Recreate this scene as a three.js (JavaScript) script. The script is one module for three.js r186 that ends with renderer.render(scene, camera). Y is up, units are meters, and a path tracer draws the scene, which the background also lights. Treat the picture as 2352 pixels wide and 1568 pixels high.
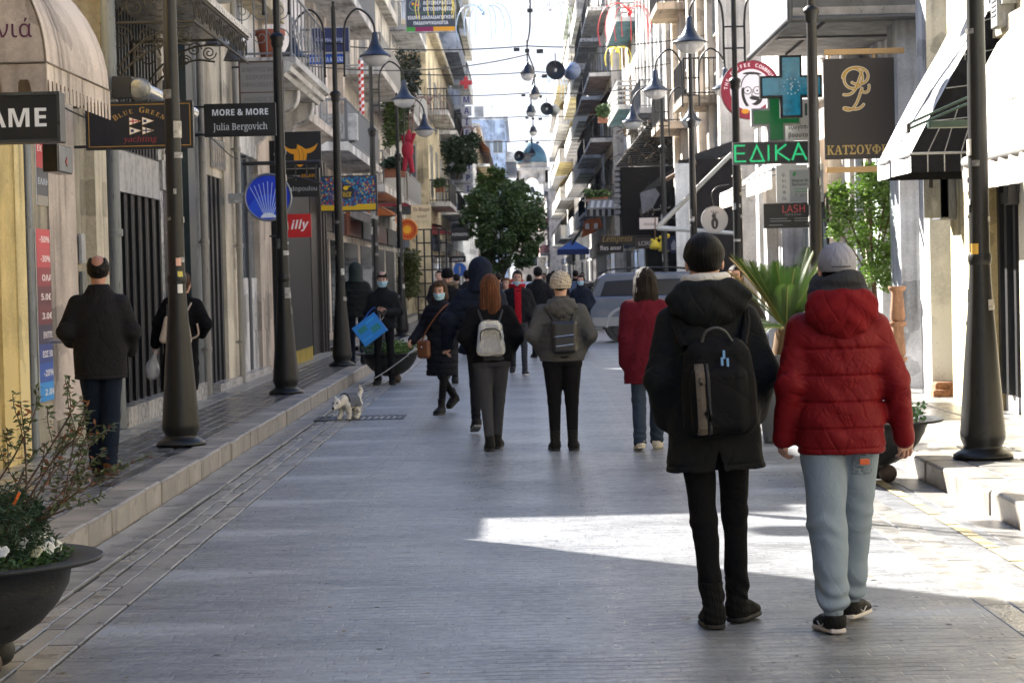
import * as THREE from 'three';
import { mergeGeometries } from 'three/addons/utils/BufferGeometryUtils.js';
import { RoundedBoxGeometry } from 'three/addons/geometries/RoundedBoxGeometry.js';

// ---------------------------------------------------------------- camera, sky, sun, exposure
const EYE = 1.62, FOC = 5145, VPX = 1200, VPY = 635, ROLL = 0.0235;   // measured on the photograph at 2352 x 1568
const scene = new THREE.Scene();
const camera = new THREE.PerspectiveCamera(2 * Math.atan(784 / FOC) * 180 / Math.PI, 1024 / 682, 0.3, 1500);
camera.position.set(0, EYE, 0);
const dC = new THREE.Vector3(VPX - 1176, 784 - VPY, -FOC).normalize();
const uC = new THREE.Vector3(-ROLL, 1, 0).addScaledVector(dC, -new THREE.Vector3(-ROLL, 1, 0).dot(dC)).normalize();
const rC = new THREE.Vector3().crossVectors(dC, uC);
const W2C = new THREE.Matrix4().makeBasis(rC, uC, dC.clone().negate());
const C2W = W2C.clone().invert();
camera.quaternion.setFromRotationMatrix(C2W);
camera.focus = 12; camera.userData.fStop = 11;

const SUN_AZ = 41 * Math.PI / 180, SUN_EL = 33 * Math.PI / 180;
const sunDir = new THREE.Vector3(-Math.sin(SUN_AZ) * Math.cos(SUN_EL), Math.sin(SUN_EL), -Math.cos(SUN_AZ) * Math.cos(SUN_EL));
{
  const W = 512, H = 256, a = new Float32Array(W * H * 4), d = new THREE.Vector3();
  for (let j = 0; j < H; j++) for (let i = 0; i < W; i++) {
    const la = ((j + 0.5) / H - 0.5) * Math.PI, lo = ((i + 0.5) / W - 0.5) * 2 * Math.PI;
    d.set(Math.cos(la) * Math.cos(lo), Math.sin(la), Math.cos(la) * Math.sin(lo));
    const y = Math.max(d.y, 0), hz = Math.pow(1 - y, 3.2), c = Math.max(d.dot(sunDir), 0);
    const glow = 0.30 * Math.pow(c, 10) + 0.16 * Math.pow(c, 2.5);
    const k = (j * W + i) * 4;
    a[k] = 0.17 + 0.98 * hz + glow; a[k + 1] = 0.33 + 0.86 * hz + glow; a[k + 2] = 0.72 + 0.52 * hz + glow * 0.95; a[k + 3] = 1;
    if (d.y < 0) { a[k] = 0.3; a[k + 1] = 0.29; a[k + 2] = 0.28; }
  }
  const t = new THREE.DataTexture(a, W, H, THREE.RGBAFormat, THREE.FloatType);
  t.mapping = THREE.EquirectangularReflectionMapping; t.magFilter = t.minFilter = THREE.LinearFilter; t.needsUpdate = true;
  scene.background = t; scene.environment = t; scene.backgroundIntensity = 0.23; scene.environmentIntensity = 0.23;
}
const sun = new THREE.DirectionalLight(new THREE.Color(1, 0.95, 0.88), 5);
sun.position.copy(sunDir).multiplyScalar(120).add(new THREE.Vector3(0, 0, -40)); sun.target.position.set(0, 0, -40);
sun.castShadow = true; sun.shadow.mapSize.set(4096, 4096); sun.shadow.radius = 1;
Object.assign(sun.shadow.camera, { left: -90, right: 90, top: 60, bottom: -60, near: 1, far: 400 });
scene.add(sun, sun.target);
const renderer = new THREE.WebGLRenderer({ antialias: true });
renderer.setSize(1024, 682);
renderer.toneMapping = THREE.LinearToneMapping; renderer.toneMappingExposure = 5.5;
renderer.shadowMap.enabled = true; renderer.shadowMap.type = THREE.PCFSoftShadowMap;

// ---------------------------------------------------------------- helpers
function rng(seed) { let s = seed >>> 0; return () => { s = (s + 0x6D2B79F5) >>> 0; let t = Math.imul(s ^ s >>> 15, 1 | s); t = t + Math.imul(t ^ t >>> 7, 61 | t) ^ t; return ((t ^ t >>> 14) >>> 0) / 4294967296; }; }
const V = (x, y, z) => new THREE.Vector3(x, y, z);
const lerp = (a, b, t) => a + (b - a) * t, clamp = (x, a, b) => Math.min(b, Math.max(a, x));
const sstep = (a, b, x) => { const t = clamp((x - a) / (b - a), 0, 1); return t * t * (3 - 2 * t); };
// a direction read from the photograph (2352 x 1568), taken to a depth along the street, or to a level ground
function ray(px, py) { return V(px - 1176, 784 - py, -FOC).applyMatrix4(C2W); }
function P(px, py, z) { const r = ray(px, py); return r.multiplyScalar(z / -r.z).add(camera.position); }
function G(px, py, h = 0) { const r = ray(px, py); return r.multiplyScalar((h - EYE) / r.y).add(camera.position); }
const XL = -4.25, XR = 5.2, SW = 0.165;
const zX = (px, X, y = 700) => -X * FOC / (VPX + ROLL * (y - VPY) - px);
const zL = (px, y = 700) => -XL * FOC / (VPX + ROLL * (y - VPY) - px), zR = (px, y = 700) => XR * FOC / (px - VPX - ROLL * (y - VPY));

const used = {};
const numbered = n => { const k = used[n] = (used[n] || 0) + 1; return k === 1 ? n : n + '_' + String(k - 1).padStart(3, '0'); };
function thing(name, label, category, pos = [0, 0, 0], group) {
  const o = new THREE.Group(); o.name = numbered(name); o.position.set(...pos); scene.add(o);
  o.userData = { label, category }; if (group) o.userData.group = group;
  o._w = V(...pos); return o;
}
function mesh(name, geo, mat) { const m = new THREE.Mesh(Array.isArray(geo) ? merge(geo) : geo, mat); m.name = name; m.castShadow = m.receiveShadow = true; return m; }
// a part whose geometry is given in world coordinates (w) or in the thing's own
function part(parent, name, geo, mat, label) { const m = mesh(name, geo, mat); parent.add(m); if (label) m.userData.label = label; return m; }
function wpart(parent, name, geo, mat, label) { const g = Array.isArray(geo) ? merge(geo) : geo; let o = parent; while (o && !o._w) o = o.parent; if (o) g.translate(-o._w.x, -o._w.y, -o._w.z); return part(parent, name, g, mat, label); }
function struct(name, geo, mat) { const m = mesh(numbered(name), geo, mat); m.userData.kind = 'structure'; scene.add(m); return m; }
function merge(list) {
  const l = list.map(g => { g = g.index ? g.toNonIndexed() : g; for (const k of Object.keys(g.attributes)) if (!['position', 'normal', 'uv', 'color'].includes(k)) g.deleteAttribute(k); return g; });
  if (l.some(g => g.attributes.color) && !l.every(g => g.attributes.color)) for (const g of l) if (!g.attributes.color) g.setAttribute('color', new THREE.Float32BufferAttribute(new Float32Array(g.attributes.position.count * 3).fill(1), 3));
  return l.length === 1 ? l[0] : mergeGeometries(l);
}
// box between two corners, uv in metres
function bb(x0, y0, z0, x1, y1, z1) {
  const w = Math.abs(x1 - x0), h = Math.abs(y1 - y0), d = Math.abs(z1 - z0);
  const g = new THREE.BoxGeometry(w, h, d), uv = g.attributes.uv, s = [[d, h], [d, h], [w, d], [w, d], [w, h], [w, h]];
  const ox = (x0 + z0) * 0.37, oy = y0;
  for (let f = 0; f < 6; f++) for (let k = 0; k < 4; k++) { const i = f * 4 + k; uv.setXY(i, uv.getX(i) * s[f][0] + ox, uv.getY(i) * s[f][1] + oy); }
  return g.translate((x0 + x1) / 2, (y0 + y1) / 2, (z0 + z1) / 2);
}
const bc = (x, y, z, w, h, d) => bb(x - w / 2, y - h / 2, z - d / 2, x + w / 2, y + h / 2, z + d / 2);
const rb = (x, y, z, w, h, d, r = 0.01, s = 2) => new RoundedBoxGeometry(w, h, d, s, Math.min(r, w / 2.01, h / 2.01, d / 2.01)).translate(x, y, z);
function rod(a, b, r, r2 = r, n = 8) {
  const A = V(...(a.toArray ? a.toArray() : a)), B = V(...(b.toArray ? b.toArray() : b)), d = B.clone().sub(A), L = d.length();
  const g = new THREE.CylinderGeometry(r2, r, L, n); g.applyQuaternion(new THREE.Quaternion().setFromUnitVectors(V(0, 1, 0), d.normalize()));
  const c = A.add(B).multiplyScalar(0.5); return g.translate(c.x, c.y, c.z);
}
function tube(pts, r, n = 24, m = 6) { return new THREE.TubeGeometry(new THREE.CatmullRomCurve3(pts.map(p => p.toArray ? p : V(...p))), n, r, m); }
function lathe(pts, n = 24) { return new THREE.LatheGeometry(pts.map(p => new THREE.Vector2(p[0], p[1])), n); }
function blade(a, b, w, up) { }

// ---------------------------------------------------------------- textures and materials
function vnoise(seed) {
  const r = rng(seed), p = new Float32Array(4096); for (let i = 0; i < 4096; i++) p[i] = r();
  return (x, y, per = 64) => {
    const xi = Math.floor(x), yi = Math.floor(y), fx = x - xi, fy = y - yi, u = fx * fx * (3 - 2 * fx), v = fy * fy * (3 - 2 * fy);
    const m = k => ((k % per) + per) % per, h = (a, b) => p[(m(a) * 57 + m(b) * 131 + m(a) * m(b) * 7) & 4095];
    return lerp(lerp(h(xi, yi), h(xi + 1, yi), u), lerp(h(xi, yi + 1), h(xi + 1, yi + 1), u), v);
  };
}
const N1 = vnoise(5), N2 = vnoise(77);
function fbm(x, y, per, o = 4) { let s = 0, a = 0.5, t = 0; for (let i = 0; i < o; i++) { s += a * N1(x, y, per); t += a; x *= 2; y *= 2; per *= 2; a *= 0.5; } return s / t; }
function dtex(n, m, fn, srgb = false, rep = 1) {
  const a = new Uint8Array(n * m * 4);
  for (let j = 0; j < m; j++) for (let i = 0; i < n; i++) { const c = fn(i / n, j / m), k = (j * n + i) * 4; if (c.length) { a[k] = c[0] * 255; a[k + 1] = c[1] * 255; a[k + 2] = c[2] * 255; } else a[k] = a[k + 1] = a[k + 2] = clamp(c, 0, 1) * 255; a[k + 3] = 255; }
  const t = new THREE.DataTexture(a, n, m); t.wrapS = t.wrapT = THREE.RepeatWrapping; t.magFilter = THREE.LinearFilter; t.minFilter = THREE.LinearMipmapLinearFilter; t.generateMipmaps = true; if (srgb) t.colorSpace = THREE.SRGBColorSpace;
  t.repeat.set(rep, rep); t.needsUpdate = true; return t;
}
function ctex(w, h, draw) {
  const c = document.createElement('canvas'); c.width = w; c.height = h; draw(c.getContext('2d'), w, h);
  const t = new THREE.CanvasTexture(c); t.colorSpace = THREE.SRGBColorSpace; return t;
}
// stained plaster: blotches, runs and specks of dirt (colour multiplies it), repeating every 5 m
const T_PLASTER = dtex(512, 512, (u, v) => {
  const b = fbm(u * 6, v * 6, 6, 5), runs = Math.pow(N2(u * 90, v * 4, 90), 3) * N2(u * 9 + 3, v * 3, 9), sp = N1(u * 256, v * 256, 256);
  return clamp(0.80 + 0.5 * (b - 0.5) * 1.3 + 0.12 - 0.55 * runs + (sp - 0.5) * 0.09 - (sp > 0.985 ? 0.25 : 0) - (fbm(u * 8 + 3, v * 8, 8, 4) > 0.63 ? 0.13 : 0), 0, 1);
}, true, 0.2);
const T_GRAIN = dtex(256, 256, (u, v) => 0.5 * N1(u * 128, v * 128, 128) + 0.5 * fbm(u * 16, v * 16, 16, 4), false, 1.4);
const T_MARBLE = dtex(256, 256, (u, v) => { const w = fbm(u * 4, v * 4, 4, 5), s = Math.abs(Math.sin((u * 3 + w * 3.2) * Math.PI)); return clamp(0.55 + 0.45 * Math.pow(s, 0.4) - 0.12 * N1(u * 60, v * 60, 60), 0, 1); }, true, 0.9);
const T_CLOTH = dtex(128, 128, (u, v) => 0.5 + 0.25 * Math.sin(u * 2 * Math.PI * 32) + 0.25 * Math.sin(v * 2 * Math.PI * 32) + 0.2 * (N1(u * 64, v * 64, 64) - 0.5), false, 6);
const T_CREASE = dtex(512, 512, (u, v) => { const q = (a, b, p) => 1 - Math.abs(2 * fbm(a, b, p, 3) - 1); const w = 0.12 * fbm(u * 5, v * 5, 5, 3); const a = Math.pow(q((u + w) * 5 + v * 5, v * 3, 5), 5), b = Math.pow(q(u * 6 - v * 6 + 2, (v + w) * 4, 6), 5); return clamp(0.55 - 0.45 * Math.max(a, b) + 0.35 * (fbm(u * 8, v * 8, 8, 3) - 0.5) + 0.06 * (N1(u * 256, v * 256, 256) - 0.5), 0, 1); }, false, 1.6);
const T_HAIR = dtex(256, 128, (u, v) => clamp(0.35 + 0.6 * N1(u * 128, v * 5 + 2 * N2(u * 20, 1, 20), 128) * 0.7 + 0.35 * (N2(u * 40, v * 3, 40) - 0.3), 0, 1), true, 2);
const T_METAL = dtex(256, 256, (u, v) => clamp(0.72 + 0.4 * (fbm(u * 5, v * 5, 5, 5) - 0.5) - (N1(u * 60, v * 60, 60) > 0.88 ? 0.22 : 0), 0, 1), true, 1);
const lin = c => Array.isArray(c) ? new THREE.Color().setRGB(...c) : new THREE.Color(c);
const cache = {};
function mat(c, rough = 0.7, o = {}) {
  const k = JSON.stringify([c, rough, Object.keys(o).map(q => [q, o[q] && o[q].uuid || o[q]])]);
  if (cache[k]) return cache[k];
  const phys = ['transmission', 'clearcoat', 'sheen', 'thickness', 'ior', 'specularIntensity'].some(q => q in o);
  return cache[k] = new (phys ? THREE.MeshPhysicalMaterial : THREE.MeshStandardMaterial)({ color: lin(c), roughness: rough, side: THREE.DoubleSide, ...o });
}
const plaster = (c, o = {}) => mat(c, 0.9, { map: T_PLASTER, bumpMap: T_GRAIN, bumpScale: 0.004, ...o });
const paint = (c, r = 0.5, m = 0) => mat(c, r, { map: T_METAL, metalness: m });
const marble = c => mat(c, 0.25, { map: T_MARBLE });
const M = {
  pole: mat([0.035, 0.034, 0.032], 0.42, { map: T_METAL, metalness: 0.35 }),
  iron: mat([0.03, 0.03, 0.032], 0.5, { metalness: 0.3 }),
  ironGrey: mat([0.2, 0.21, 0.22], 0.5, { metalness: 0.3 }),
  lampCap: mat([0.10, 0.12, 0.16], 0.32, { map: T_METAL, metalness: 0.55 }),
  lampGlass: mat([0.75, 0.75, 0.74], 0.25, { transmission: 0.45, thickness: 0 }),
  glass: mat([0.9, 0.93, 0.94], 0.04, { transmission: 1, thickness: 0, ior: 1.5 }),
  shopGlass: mat([0.05, 0.06, 0.07], 0.06, { metalness: 0.0, clearcoat: 1 }),
  paneDark: mat([0.03, 0.04, 0.05], 0.08),
  paneGrey: mat([0.13, 0.16, 0.19], 0.1),
  black: mat([0.012, 0.012, 0.013], 0.45),
  blackGloss: mat([0.01, 0.01, 0.011], 0.2),
  white: paint([0.78, 0.78, 0.76], 0.5),
  whiteP: plaster([0.78, 0.77, 0.74]),
  wood: mat([0.25, 0.13, 0.06], 0.6, { map: T_METAL }),
  cable: mat([0.03, 0.03, 0.03], 0.7),
  chrome: mat([0.6, 0.6, 0.6], 0.25, { metalness: 0.9 }),
};
// ---------------------------------------------------------------- ground, gutter, kerbs, pavements
const settAt = (u, v) => {
  const wob = 0.9 * (fbm(u * 8, v * 8, 8, 4) - 0.5) + 0.5 * (N1(u * 26, v * 10, 26) - 0.5), row = v * 42 + wob, r = Math.floor(row), fv = row - r;
  const rr = ((r % 42) + 42) % 42, cu = u * 28 + (rr % 2) * 0.5 + 0.6 * N2(rr * 3.7, 1, 64), c = Math.floor(cu), fu = cu - c, cc = c % 28;
  const dep = 0.75 * (0.08 + 0.92 * N2(rr * 7.7 + 0.3, cc * 0.7 + 0.2, 64)) * (0.25 + 0.75 * sstep(0.36, 0.62, fbm(u * 6 + 2, v * 6 + 5, 6, 4)));
  return [rr, cc, 1 - dep * (1 - sstep(0, 0.22, fv) * sstep(0, 0.16, 1 - fv)), 1 - 0.35 * (1 - sstep(0, 0.07, fu))];
};
const T_SETT = dtex(1024, 1024, (u, v) => {   // 4 m square: rows of small setts laid across the street, worn and uneven
  const [r, c, jr, jc] = settAt(u, v), tone = 0.6 * N2(c * 1.37 + 0.5, r * 2.11 + 0.5, 64) + 0.4 * N1(r * 5.3 + 0.5, c * 0.6 + 0.5, 64);
  const patch = fbm(u * 4, v * 8, 4, 6), streak = N1(u * 10, v * 130, 10);
  const k = (0.82 + 0.66 * (patch - 0.5) + 0.12 * (tone - 0.5) + 0.10 * (streak - 0.5)) * (0.66 + 0.34 * jr * jc) + 0.16 * (N1(u * 340, v * 340, 340) - 0.5);
  return [clamp(k * 1.0, 0, 1), clamp(k * 0.97, 0, 1), clamp(k * 0.925, 0, 1)];
}, true, 0.25);
const B_SETT = dtex(1024, 1024, (u, v) => { const [r, c, jr, jc] = settAt(u, v); return clamp(jr * (0.6 + 0.4 * jc) * (0.62 + 0.2 * N2(c * 2.2 + 0.5, r * 1.9 + 0.5, 64)) + 0.22 * fbm(u * 40, v * 40, 40, 4), 0, 1); }, false, 0.25);
const R_SETT = dtex(512, 512, (u, v) => clamp(0.2 + 0.5 * (fbm(u * 5, v * 8, 1, 5) - 0.42) + 0.2 * N1(u * 120, v * 160, 40), 0.16, 0.85), false, 0.25);
const mSett = mat([0.318, 0.35, 0.405], 1.0, { map: T_SETT, bumpMap: B_SETT, bumpScale: 0.009, roughnessMap: R_SETT });
function sheet(x0, z0, x1, z1, y, nx = 1, nz = 1) {
  const g = new THREE.PlaneGeometry(x1 - x0, z1 - z0, nx, nz); g.rotateX(-Math.PI / 2); g.translate((x0 + x1) / 2, y, (z0 + z1) / 2);
  const p = g.attributes.position, uv = g.attributes.uv; for (let i = 0; i < p.count; i++) uv.setXY(i, p.getX(i), -p.getZ(i)); return g;
}
struct('ground', sheet(-300, -700, 300, 60, -0.14), mat([0.3, 0.29, 0.28], 0.9));
struct('road', sheet(-2.03, -420, 3.0, 12, 0), mSett);
struct('cross_street', sheet(-40, -50, XL, -46, 0.002), mSett);
struct('cross_street', sheet(3.0, -55.5, 40, -17.6, 0.0), mSett);
struct('cross_street', sheet(-40, -22.4, XL - 0.3, -18.35, 0.001), mSett);
const T_SLAB = dtex(512, 512, (u, v) => { const b = fbm(u * 5, v * 5, 5, 6), s = N1(u * 200, v * 200, 200); return clamp(0.84 + 0.42 * (b - 0.5) + 0.10 * (s - 0.5) - (fbm(u * 9 + 4, v * 9, 9, 3) > 0.62 ? 0.14 : 0), 0, 1); }, true, 0.6);
const slabMat = (c, r = 0.5) => mat(c, r, { map: T_SLAB, bumpMap: T_GRAIN, bumpScale: 0.003 });
const slabs = [0, 1, 2, 3].map(i => slabMat([0.36 + 0.035 * i, 0.345 + 0.035 * i, 0.325 + 0.03 * i], 0.36 - 0.04 * i));
const kerbM = [0, 1, 2].map(i => slabMat([0.36 + 0.04 * i, 0.325 + 0.035 * i, 0.28 + 0.03 * i], 0.42));
const darkSett = [0, 1, 2, 3].map(i => slabMat([0.12 + 0.03 * i, 0.12 + 0.03 * i, 0.125 + 0.03 * i], 0.14 + 0.06 * i));
// a worn block with rounded shoulders, uv in metres
function block(x0, z0, x1, z1, y0, y1, r = 0.012) {
  const w = x1 - x0, d = z1 - z0, h = y1 - y0, g = new RoundedBoxGeometry(w, h, d, 1, Math.min(r, w / 3, d / 3, h / 3)), p = g.attributes.position, n = g.attributes.normal, uv = g.attributes.uv;
  for (let i = 0; i < p.count; i++) { const ax = Math.abs(n.getX(i)), ay = Math.abs(n.getY(i)); ay > 0.6 ? uv.setXY(i, p.getX(i) + x0 * 3.1, p.getZ(i) + z0 * 1.7) : ax > 0.6 ? uv.setXY(i, p.getZ(i) + z0 * 1.7, p.getY(i)) : uv.setXY(i, p.getX(i) + x0, p.getY(i)); }
  return g.translate((x0 + x1) / 2, (y0 + y1) / 2, (z0 + z1) / 2);
}
{ // left gutter: four courses of long slabs along the street
  const R = rng(11), gut = new THREE.Group(); gut.name = 'gutter'; gut.userData.kind = 'structure'; scene.add(gut);
  const cols = [[-2.712, -2.45, -0.006, 0.85], [-2.428, -2.328, -0.012, 0.6], [-2.312, -2.212, -0.004, 0.75], [-2.196, -2.045, 0.0, 0.7]];
  const far = [];
  cols.forEach(([x0, x1, dy, L], ci) => {
    let z = -6;
    while (z > -150) { const l = L * (0.8 + 0.4 * R()), y = dy + (R() - 0.5) * 0.006, j = (R() - 0.5) * 0.014, g = block(x0 + j, z - l + 0.012, x1 + j, z, -0.09, 0.002 + y, 0.01);
      if (z > -34) part(gut, 'slab', g, slabs[(ci + Math.floor(R() * 3)) % 4]); else far.push(g); z -= l; }
  });
  part(gut, 'far_slabs', far, slabs[1]).userData.kind = 'stuff';
  part(gut, 'joint_bed', bb(-2.74, -0.1, -150, -2.02, -0.02, 8), mat([0.035, 0.033, 0.028], 0.95));
}
function pavement(name, xk, dir, xw, zNear, zFar, seed, dark) {   // kerb stones at xk, running in to the wall at xw
  const R = rng(seed), g0 = new THREE.Group(); g0.name = name; g0.userData.kind = 'structure'; scene.add(g0);
  const X = (a, b) => dir < 0 ? [xk - b, xk - a] : [xk + a, xk + b], far = [], farS = [], farD = [], W = Math.abs(xw - xk);
  let n = 0, z = zNear;
  while (z > zFar) { const l = 0.55 + 0.35 * R(), [a, b] = X((R() - 0.5) * 0.014, 0.285), g = block(a, z - l + 0.007, b, z, -0.06, SW + (R() - 0.5) * 0.008, 0.022); if (z > -46) part(g0, 'kerb_stone', g, kerbM[Math.floor(R() * 3)]); else far.push(g); z -= l; }
  if (far.length) part(g0, 'far_kerb_stones', far, kerbM[1]).userData.kind = 'stuff';
  // courses of small dark setts, then pale slabs to the wall
  const nd = dark ? 6 : 0, dw = 0.135;
  for (let k = 0; k < nd; k++) { z = zNear; while (z > zFar) { const l = 0.2 + 0.14 * R(), [a, b] = X(0.295 + k * dw, 0.295 + (k + 1) * dw - 0.012), g = block(a, z - l + 0.013, b, z, 0, SW - 0.004 + (R() - 0.5) * 0.010, 0.014); if (n < 285 && z < -13.5 && z > -22.5) { part(g0, 'sett', g, darkSett[Math.floor(R() * 4)]); n++; } else (farD).push(g); z -= l; } }
  if (farD.length) part(g0, 'far_setts', farD, darkSett[1]).userData.kind = 'stuff';
  let x = 0.295 + nd * dw;
  while (x < W) { const w = Math.min(dark ? 0.26 : 0.42, W + 0.4 - x); z = zNear; while (z > zFar) { const l = (dark ? 0.3 : 0.45) + 0.12 * R(), [a, b] = X(x, x + w - 0.012), g = block(a, z - l + 0.012, b, z, 0, SW - 0.003 + (R() - 0.5) * 0.006, 0.01); if (z > -30) part(g0, 'slab', g, slabs[Math.floor(R() * 4)]); else farS.push(g); z -= l; } x += w; }
  if (farS.length) part(g0, 'far_slabs', farS, slabs[2]).userData.kind = 'stuff';
  const [a, b] = X(0.05, W + 0.6); part(g0, 'joint_bed', bb(a, -0.06, zNear, b, SW - 0.025, zFar), mat([0.09, 0.088, 0.075], 0.95));
  return g0;
}
pavement('pavement', -2.72, -1, XL, -9, -46, 21, true);
pavement('pavement_far_left', -2.72, -1, XL, -50, -150, 22, true);
pavement('pavement_right', 3.0, 1, 7.2, -8, -17.4, 23, false);
pavement('pavement_far_right', 3.1, 1, XR, -55.5, -150, 24, false);
{ // level pale paving before the right hand shops
  const R = rng(31), g0 = new THREE.Group(); g0.name = 'forecourt'; g0.userData.kind = 'structure'; scene.add(g0);
  const far = []; for (let x = 3.02; x < 6.4; x += 0.42) { let z = -17.62; while (z > -47) { const l = 0.5 + 0.15 * R(), g = block(x, z - l + 0.012, x + 0.408, z, -0.05, 0.006 + R() * 0.005, 0.008); if (z > -27) part(g0, 'slab', g, slabs[Math.floor(R() * 4)]); else far.push(g); z -= l; } }
  part(g0, 'far_slabs', far, slabs[2]).userData.kind = 'stuff';
  const yl = []; for (let z = -8; z > -16.6; z -= 0.6) yl.push(sheet(2.62 + 0.004 * (z % 1), z - 0.56, 2.7, z, 0.0085)); 
  const y = mesh('road_marking', yl, mat([0.56, 0.46, 0.24], 0.7, { map: T_SLAB })); y.userData.kind = 'structure'; scene.add(y);
  const rg = []; for (let k = 0; k < 4; k++) rg.push(k); // right gutter courses
  const gut = new THREE.Group(); gut.name = 'gutter_right'; gut.userData.kind = 'structure'; scene.add(gut);
  [[2.78, 2.99], [2.3, 2.45], [2.15, 2.29]].forEach(([a, b], i) => { let z = -7; while (z > -17) { const l = 0.6 + 0.3 * R(); part(gut, 'slab', block(a, z - l + 0.01, b, z, -0.05, 0.003 + R() * 0.003, 0.006), slabs[(i + Math.floor(R() * 3)) % 4]); z -= l; } });
}

{ // dry leaves and scraps blown along the left gutter and over the road
  const R = rng(300), l = []; for (let k = 0; k < 70; k++) { const s = 0.012 + R() * 0.018, z = -9 - R() * R() * 40, x = R() < 0.6 ? -2.7 + R() * 0.5 : -2.5 + R() * 5; const g = new THREE.PlaneGeometry(s, s * 1.7, 1, 2), p = g.attributes.position; for (let i = 0; i < p.count; i++) p.setZ(i, Math.abs(p.getX(i)) * 0.6 + 0.15 * Math.abs(p.getY(i))); g.computeVertexNormals(); l.push(g.rotateX(-Math.PI / 2).rotateY(R() * 6.28).translate(x, 0.007, z)); }
  const m = mesh('litter', l, mat([0.16, 0.12, 0.07], 0.9)); m.userData = { label: 'dry leaves and small scraps scattered along the left gutter and road', category: 'litter', kind: 'stuff' }; scene.add(m);
}

{ // old chewing gum and oil spots trodden into the setts
  const R = rng(310), l = []; for (let k = 0; k < 110; k++) { const r = 0.006 + R() * R() * 0.016, z = -8.5 - Math.pow(R(), 1.6) * 32, x = -2 + R() * 4.7, g = new THREE.CircleGeometry(r, 9), p = g.attributes.position; for (let i = 1; i < p.count; i++) { const q = 0.7 + 0.5 * N1(i * 1.7 + k, k * 2.3, 4096); p.setXY(i, p.getX(i) * q, p.getY(i) * q); } l.push(g.rotateX(-Math.PI / 2).translate(x, 0.0025, z)); }
  const m = mesh('ground_spots', l, mat([0.10, 0.10, 0.105], 0.8)); m.userData = { label: 'small dark trodden spots scattered over the road paving', category: 'stains', kind: 'stuff' }; scene.add(m);
}
// ---------------------------------------------------------------- left hand buildings
const C = {
  ochre: [0.70, 0.53, 0.22], yellowPale: [0.76, 0.61, 0.30], beige: [0.60, 0.50, 0.40], greige: [0.42, 0.37, 0.28], cream: [0.68, 0.60, 0.46], pink: [0.62, 0.52, 0.44], grey: [0.30, 0.32, 0.33],
  white: [0.82, 0.80, 0.76], charcoal: [0.035, 0.036, 0.038], teal: [0.025, 0.05, 0.055],
};
function building(name, label, x, z, cat = 'building') { return thing(name, label, cat, [x, 0, z]); }
// a stretch of the left street front between two places read on the photograph
function sL(g, px0, px1, off, h0, h1, m, name = 'wall', label) { return wpart(g, name, bb(XL - 0.45, h0, -zX(px0, XL + off), XL + off, h1, -zX(px1, XL + off)), m, label); }
// a window or glazed door: frame, panes between mullions, sill; on plane x looking along dx
function winX(g, x, dx, z0, z1, y0, y1, o = {}) {
  const fm = o.frame || M.white, gm = o.glass || M.paneGrey, t = o.t || 0.06, nz = o.nz || 2, ny = o.ny || 1, parts = [], d = 0.07;
  const X0 = x, X1 = x + dx * d;
  parts.push(bb(X0, y0, z0, X1, y0 + t, z1), bb(X0, y1 - t, z0, X1, y1, z1), bb(X0, y0 + t, z0, X1, y1 - t, z0 - t), bb(X0, y0 + t, z1 + t, X1, y1 - t, z1));
  for (let k = 1; k < nz; k++) { const z = lerp(z0, z1, k / nz); parts.push(bb(X0, y0 + t, z + t / 2, X1 - dx * 0.012, y1 - t, z - t / 2)); }
  for (let k = 1; k < ny; k++) { const y = lerp(y0, y1, k / ny); parts.push(bb(X0, y - t / 2, z0 - t, X1 - dx * 0.02, y + t / 2, z1 + t)); }
  const w = wpart(g, 'window', bb(X0 - dx * 0.03, y0 + 0.01, z0 - 0.01, X0 + dx * 0.02, y1 - 0.01, z1 + 0.01), gm);
  wpart(w, 'frame', parts, fm);
  if (o.sill) wpart(w, 'sill', bb(X0, y0 - 0.07, z0 + 0.06, X0 + dx * 0.16, y0 - 0.002, z1 - 0.06), fm);
  return w;
}
function winZ(g, z, x0, x1, y0, y1, o = {}) {   // the same on a wall that faces the camera
  const fm = o.frame || M.white, gm = o.glass || M.paneGrey, t = o.t || 0.06, nx = o.nx || 2, parts = [], Z1 = z + 0.07;
  parts.push(bb(x0, y0, z, x1, y0 + t, Z1), bb(x0, y1 - t, z, x1, y1, Z1), bb(x0, y0 + t, z, x0 + t, y1 - t, Z1), bb(x1 - t, y0 + t, z, x1, y1 - t, Z1));
  for (let k = 1; k < nx; k++) { const x = lerp(x0, x1, k / nx); parts.push(bb(x - t / 2, y0 + t, z, x + t / 2, y1 - t, Z1 - 0.01)); }
  const w = wpart(g, 'window', bb(x0 + 0.01, y0 + 0.01, z - 0.02, x1 - 0.01, y1 - 0.01, z + 0.02), gm);
  wpart(w, 'frame', parts, fm); return w;
}
function pipe(g, x, z, y0, y1, r, m, label) { const l = [rod([x, y0, z], [x, y1, z], r, r, 12)]; for (let y = y0 + 0.6; y < y1; y += 1.4) l.push(rod([x, y - 0.035, z], [x, y + 0.035, z], r * 1.25, r * 1.25, 12), bb(x - 0.12, y - 0.015, z - 0.02, x, y + 0.015, z + 0.02)); return wpart(g, 'drainpipe', l, m, label); }
function railing(x0, z0, x1, z1, y0, y1, n, r = 0.011) { const l = [rod([x0, y1, z0], [x1, y1, z1], r * 1.8), rod([x0, y0 + 0.06, z0], [x1, y0 + 0.06, z1], r * 1.3)]; for (let k = 0; k <= n; k++) { const x = lerp(x0, x1, k / n), z = lerp(z0, z1, k / n); l.push(rod([x, y0, z], [x, y1, z], k % n ? r : r * 1.8, undefined, 5)); } return l; }
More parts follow.
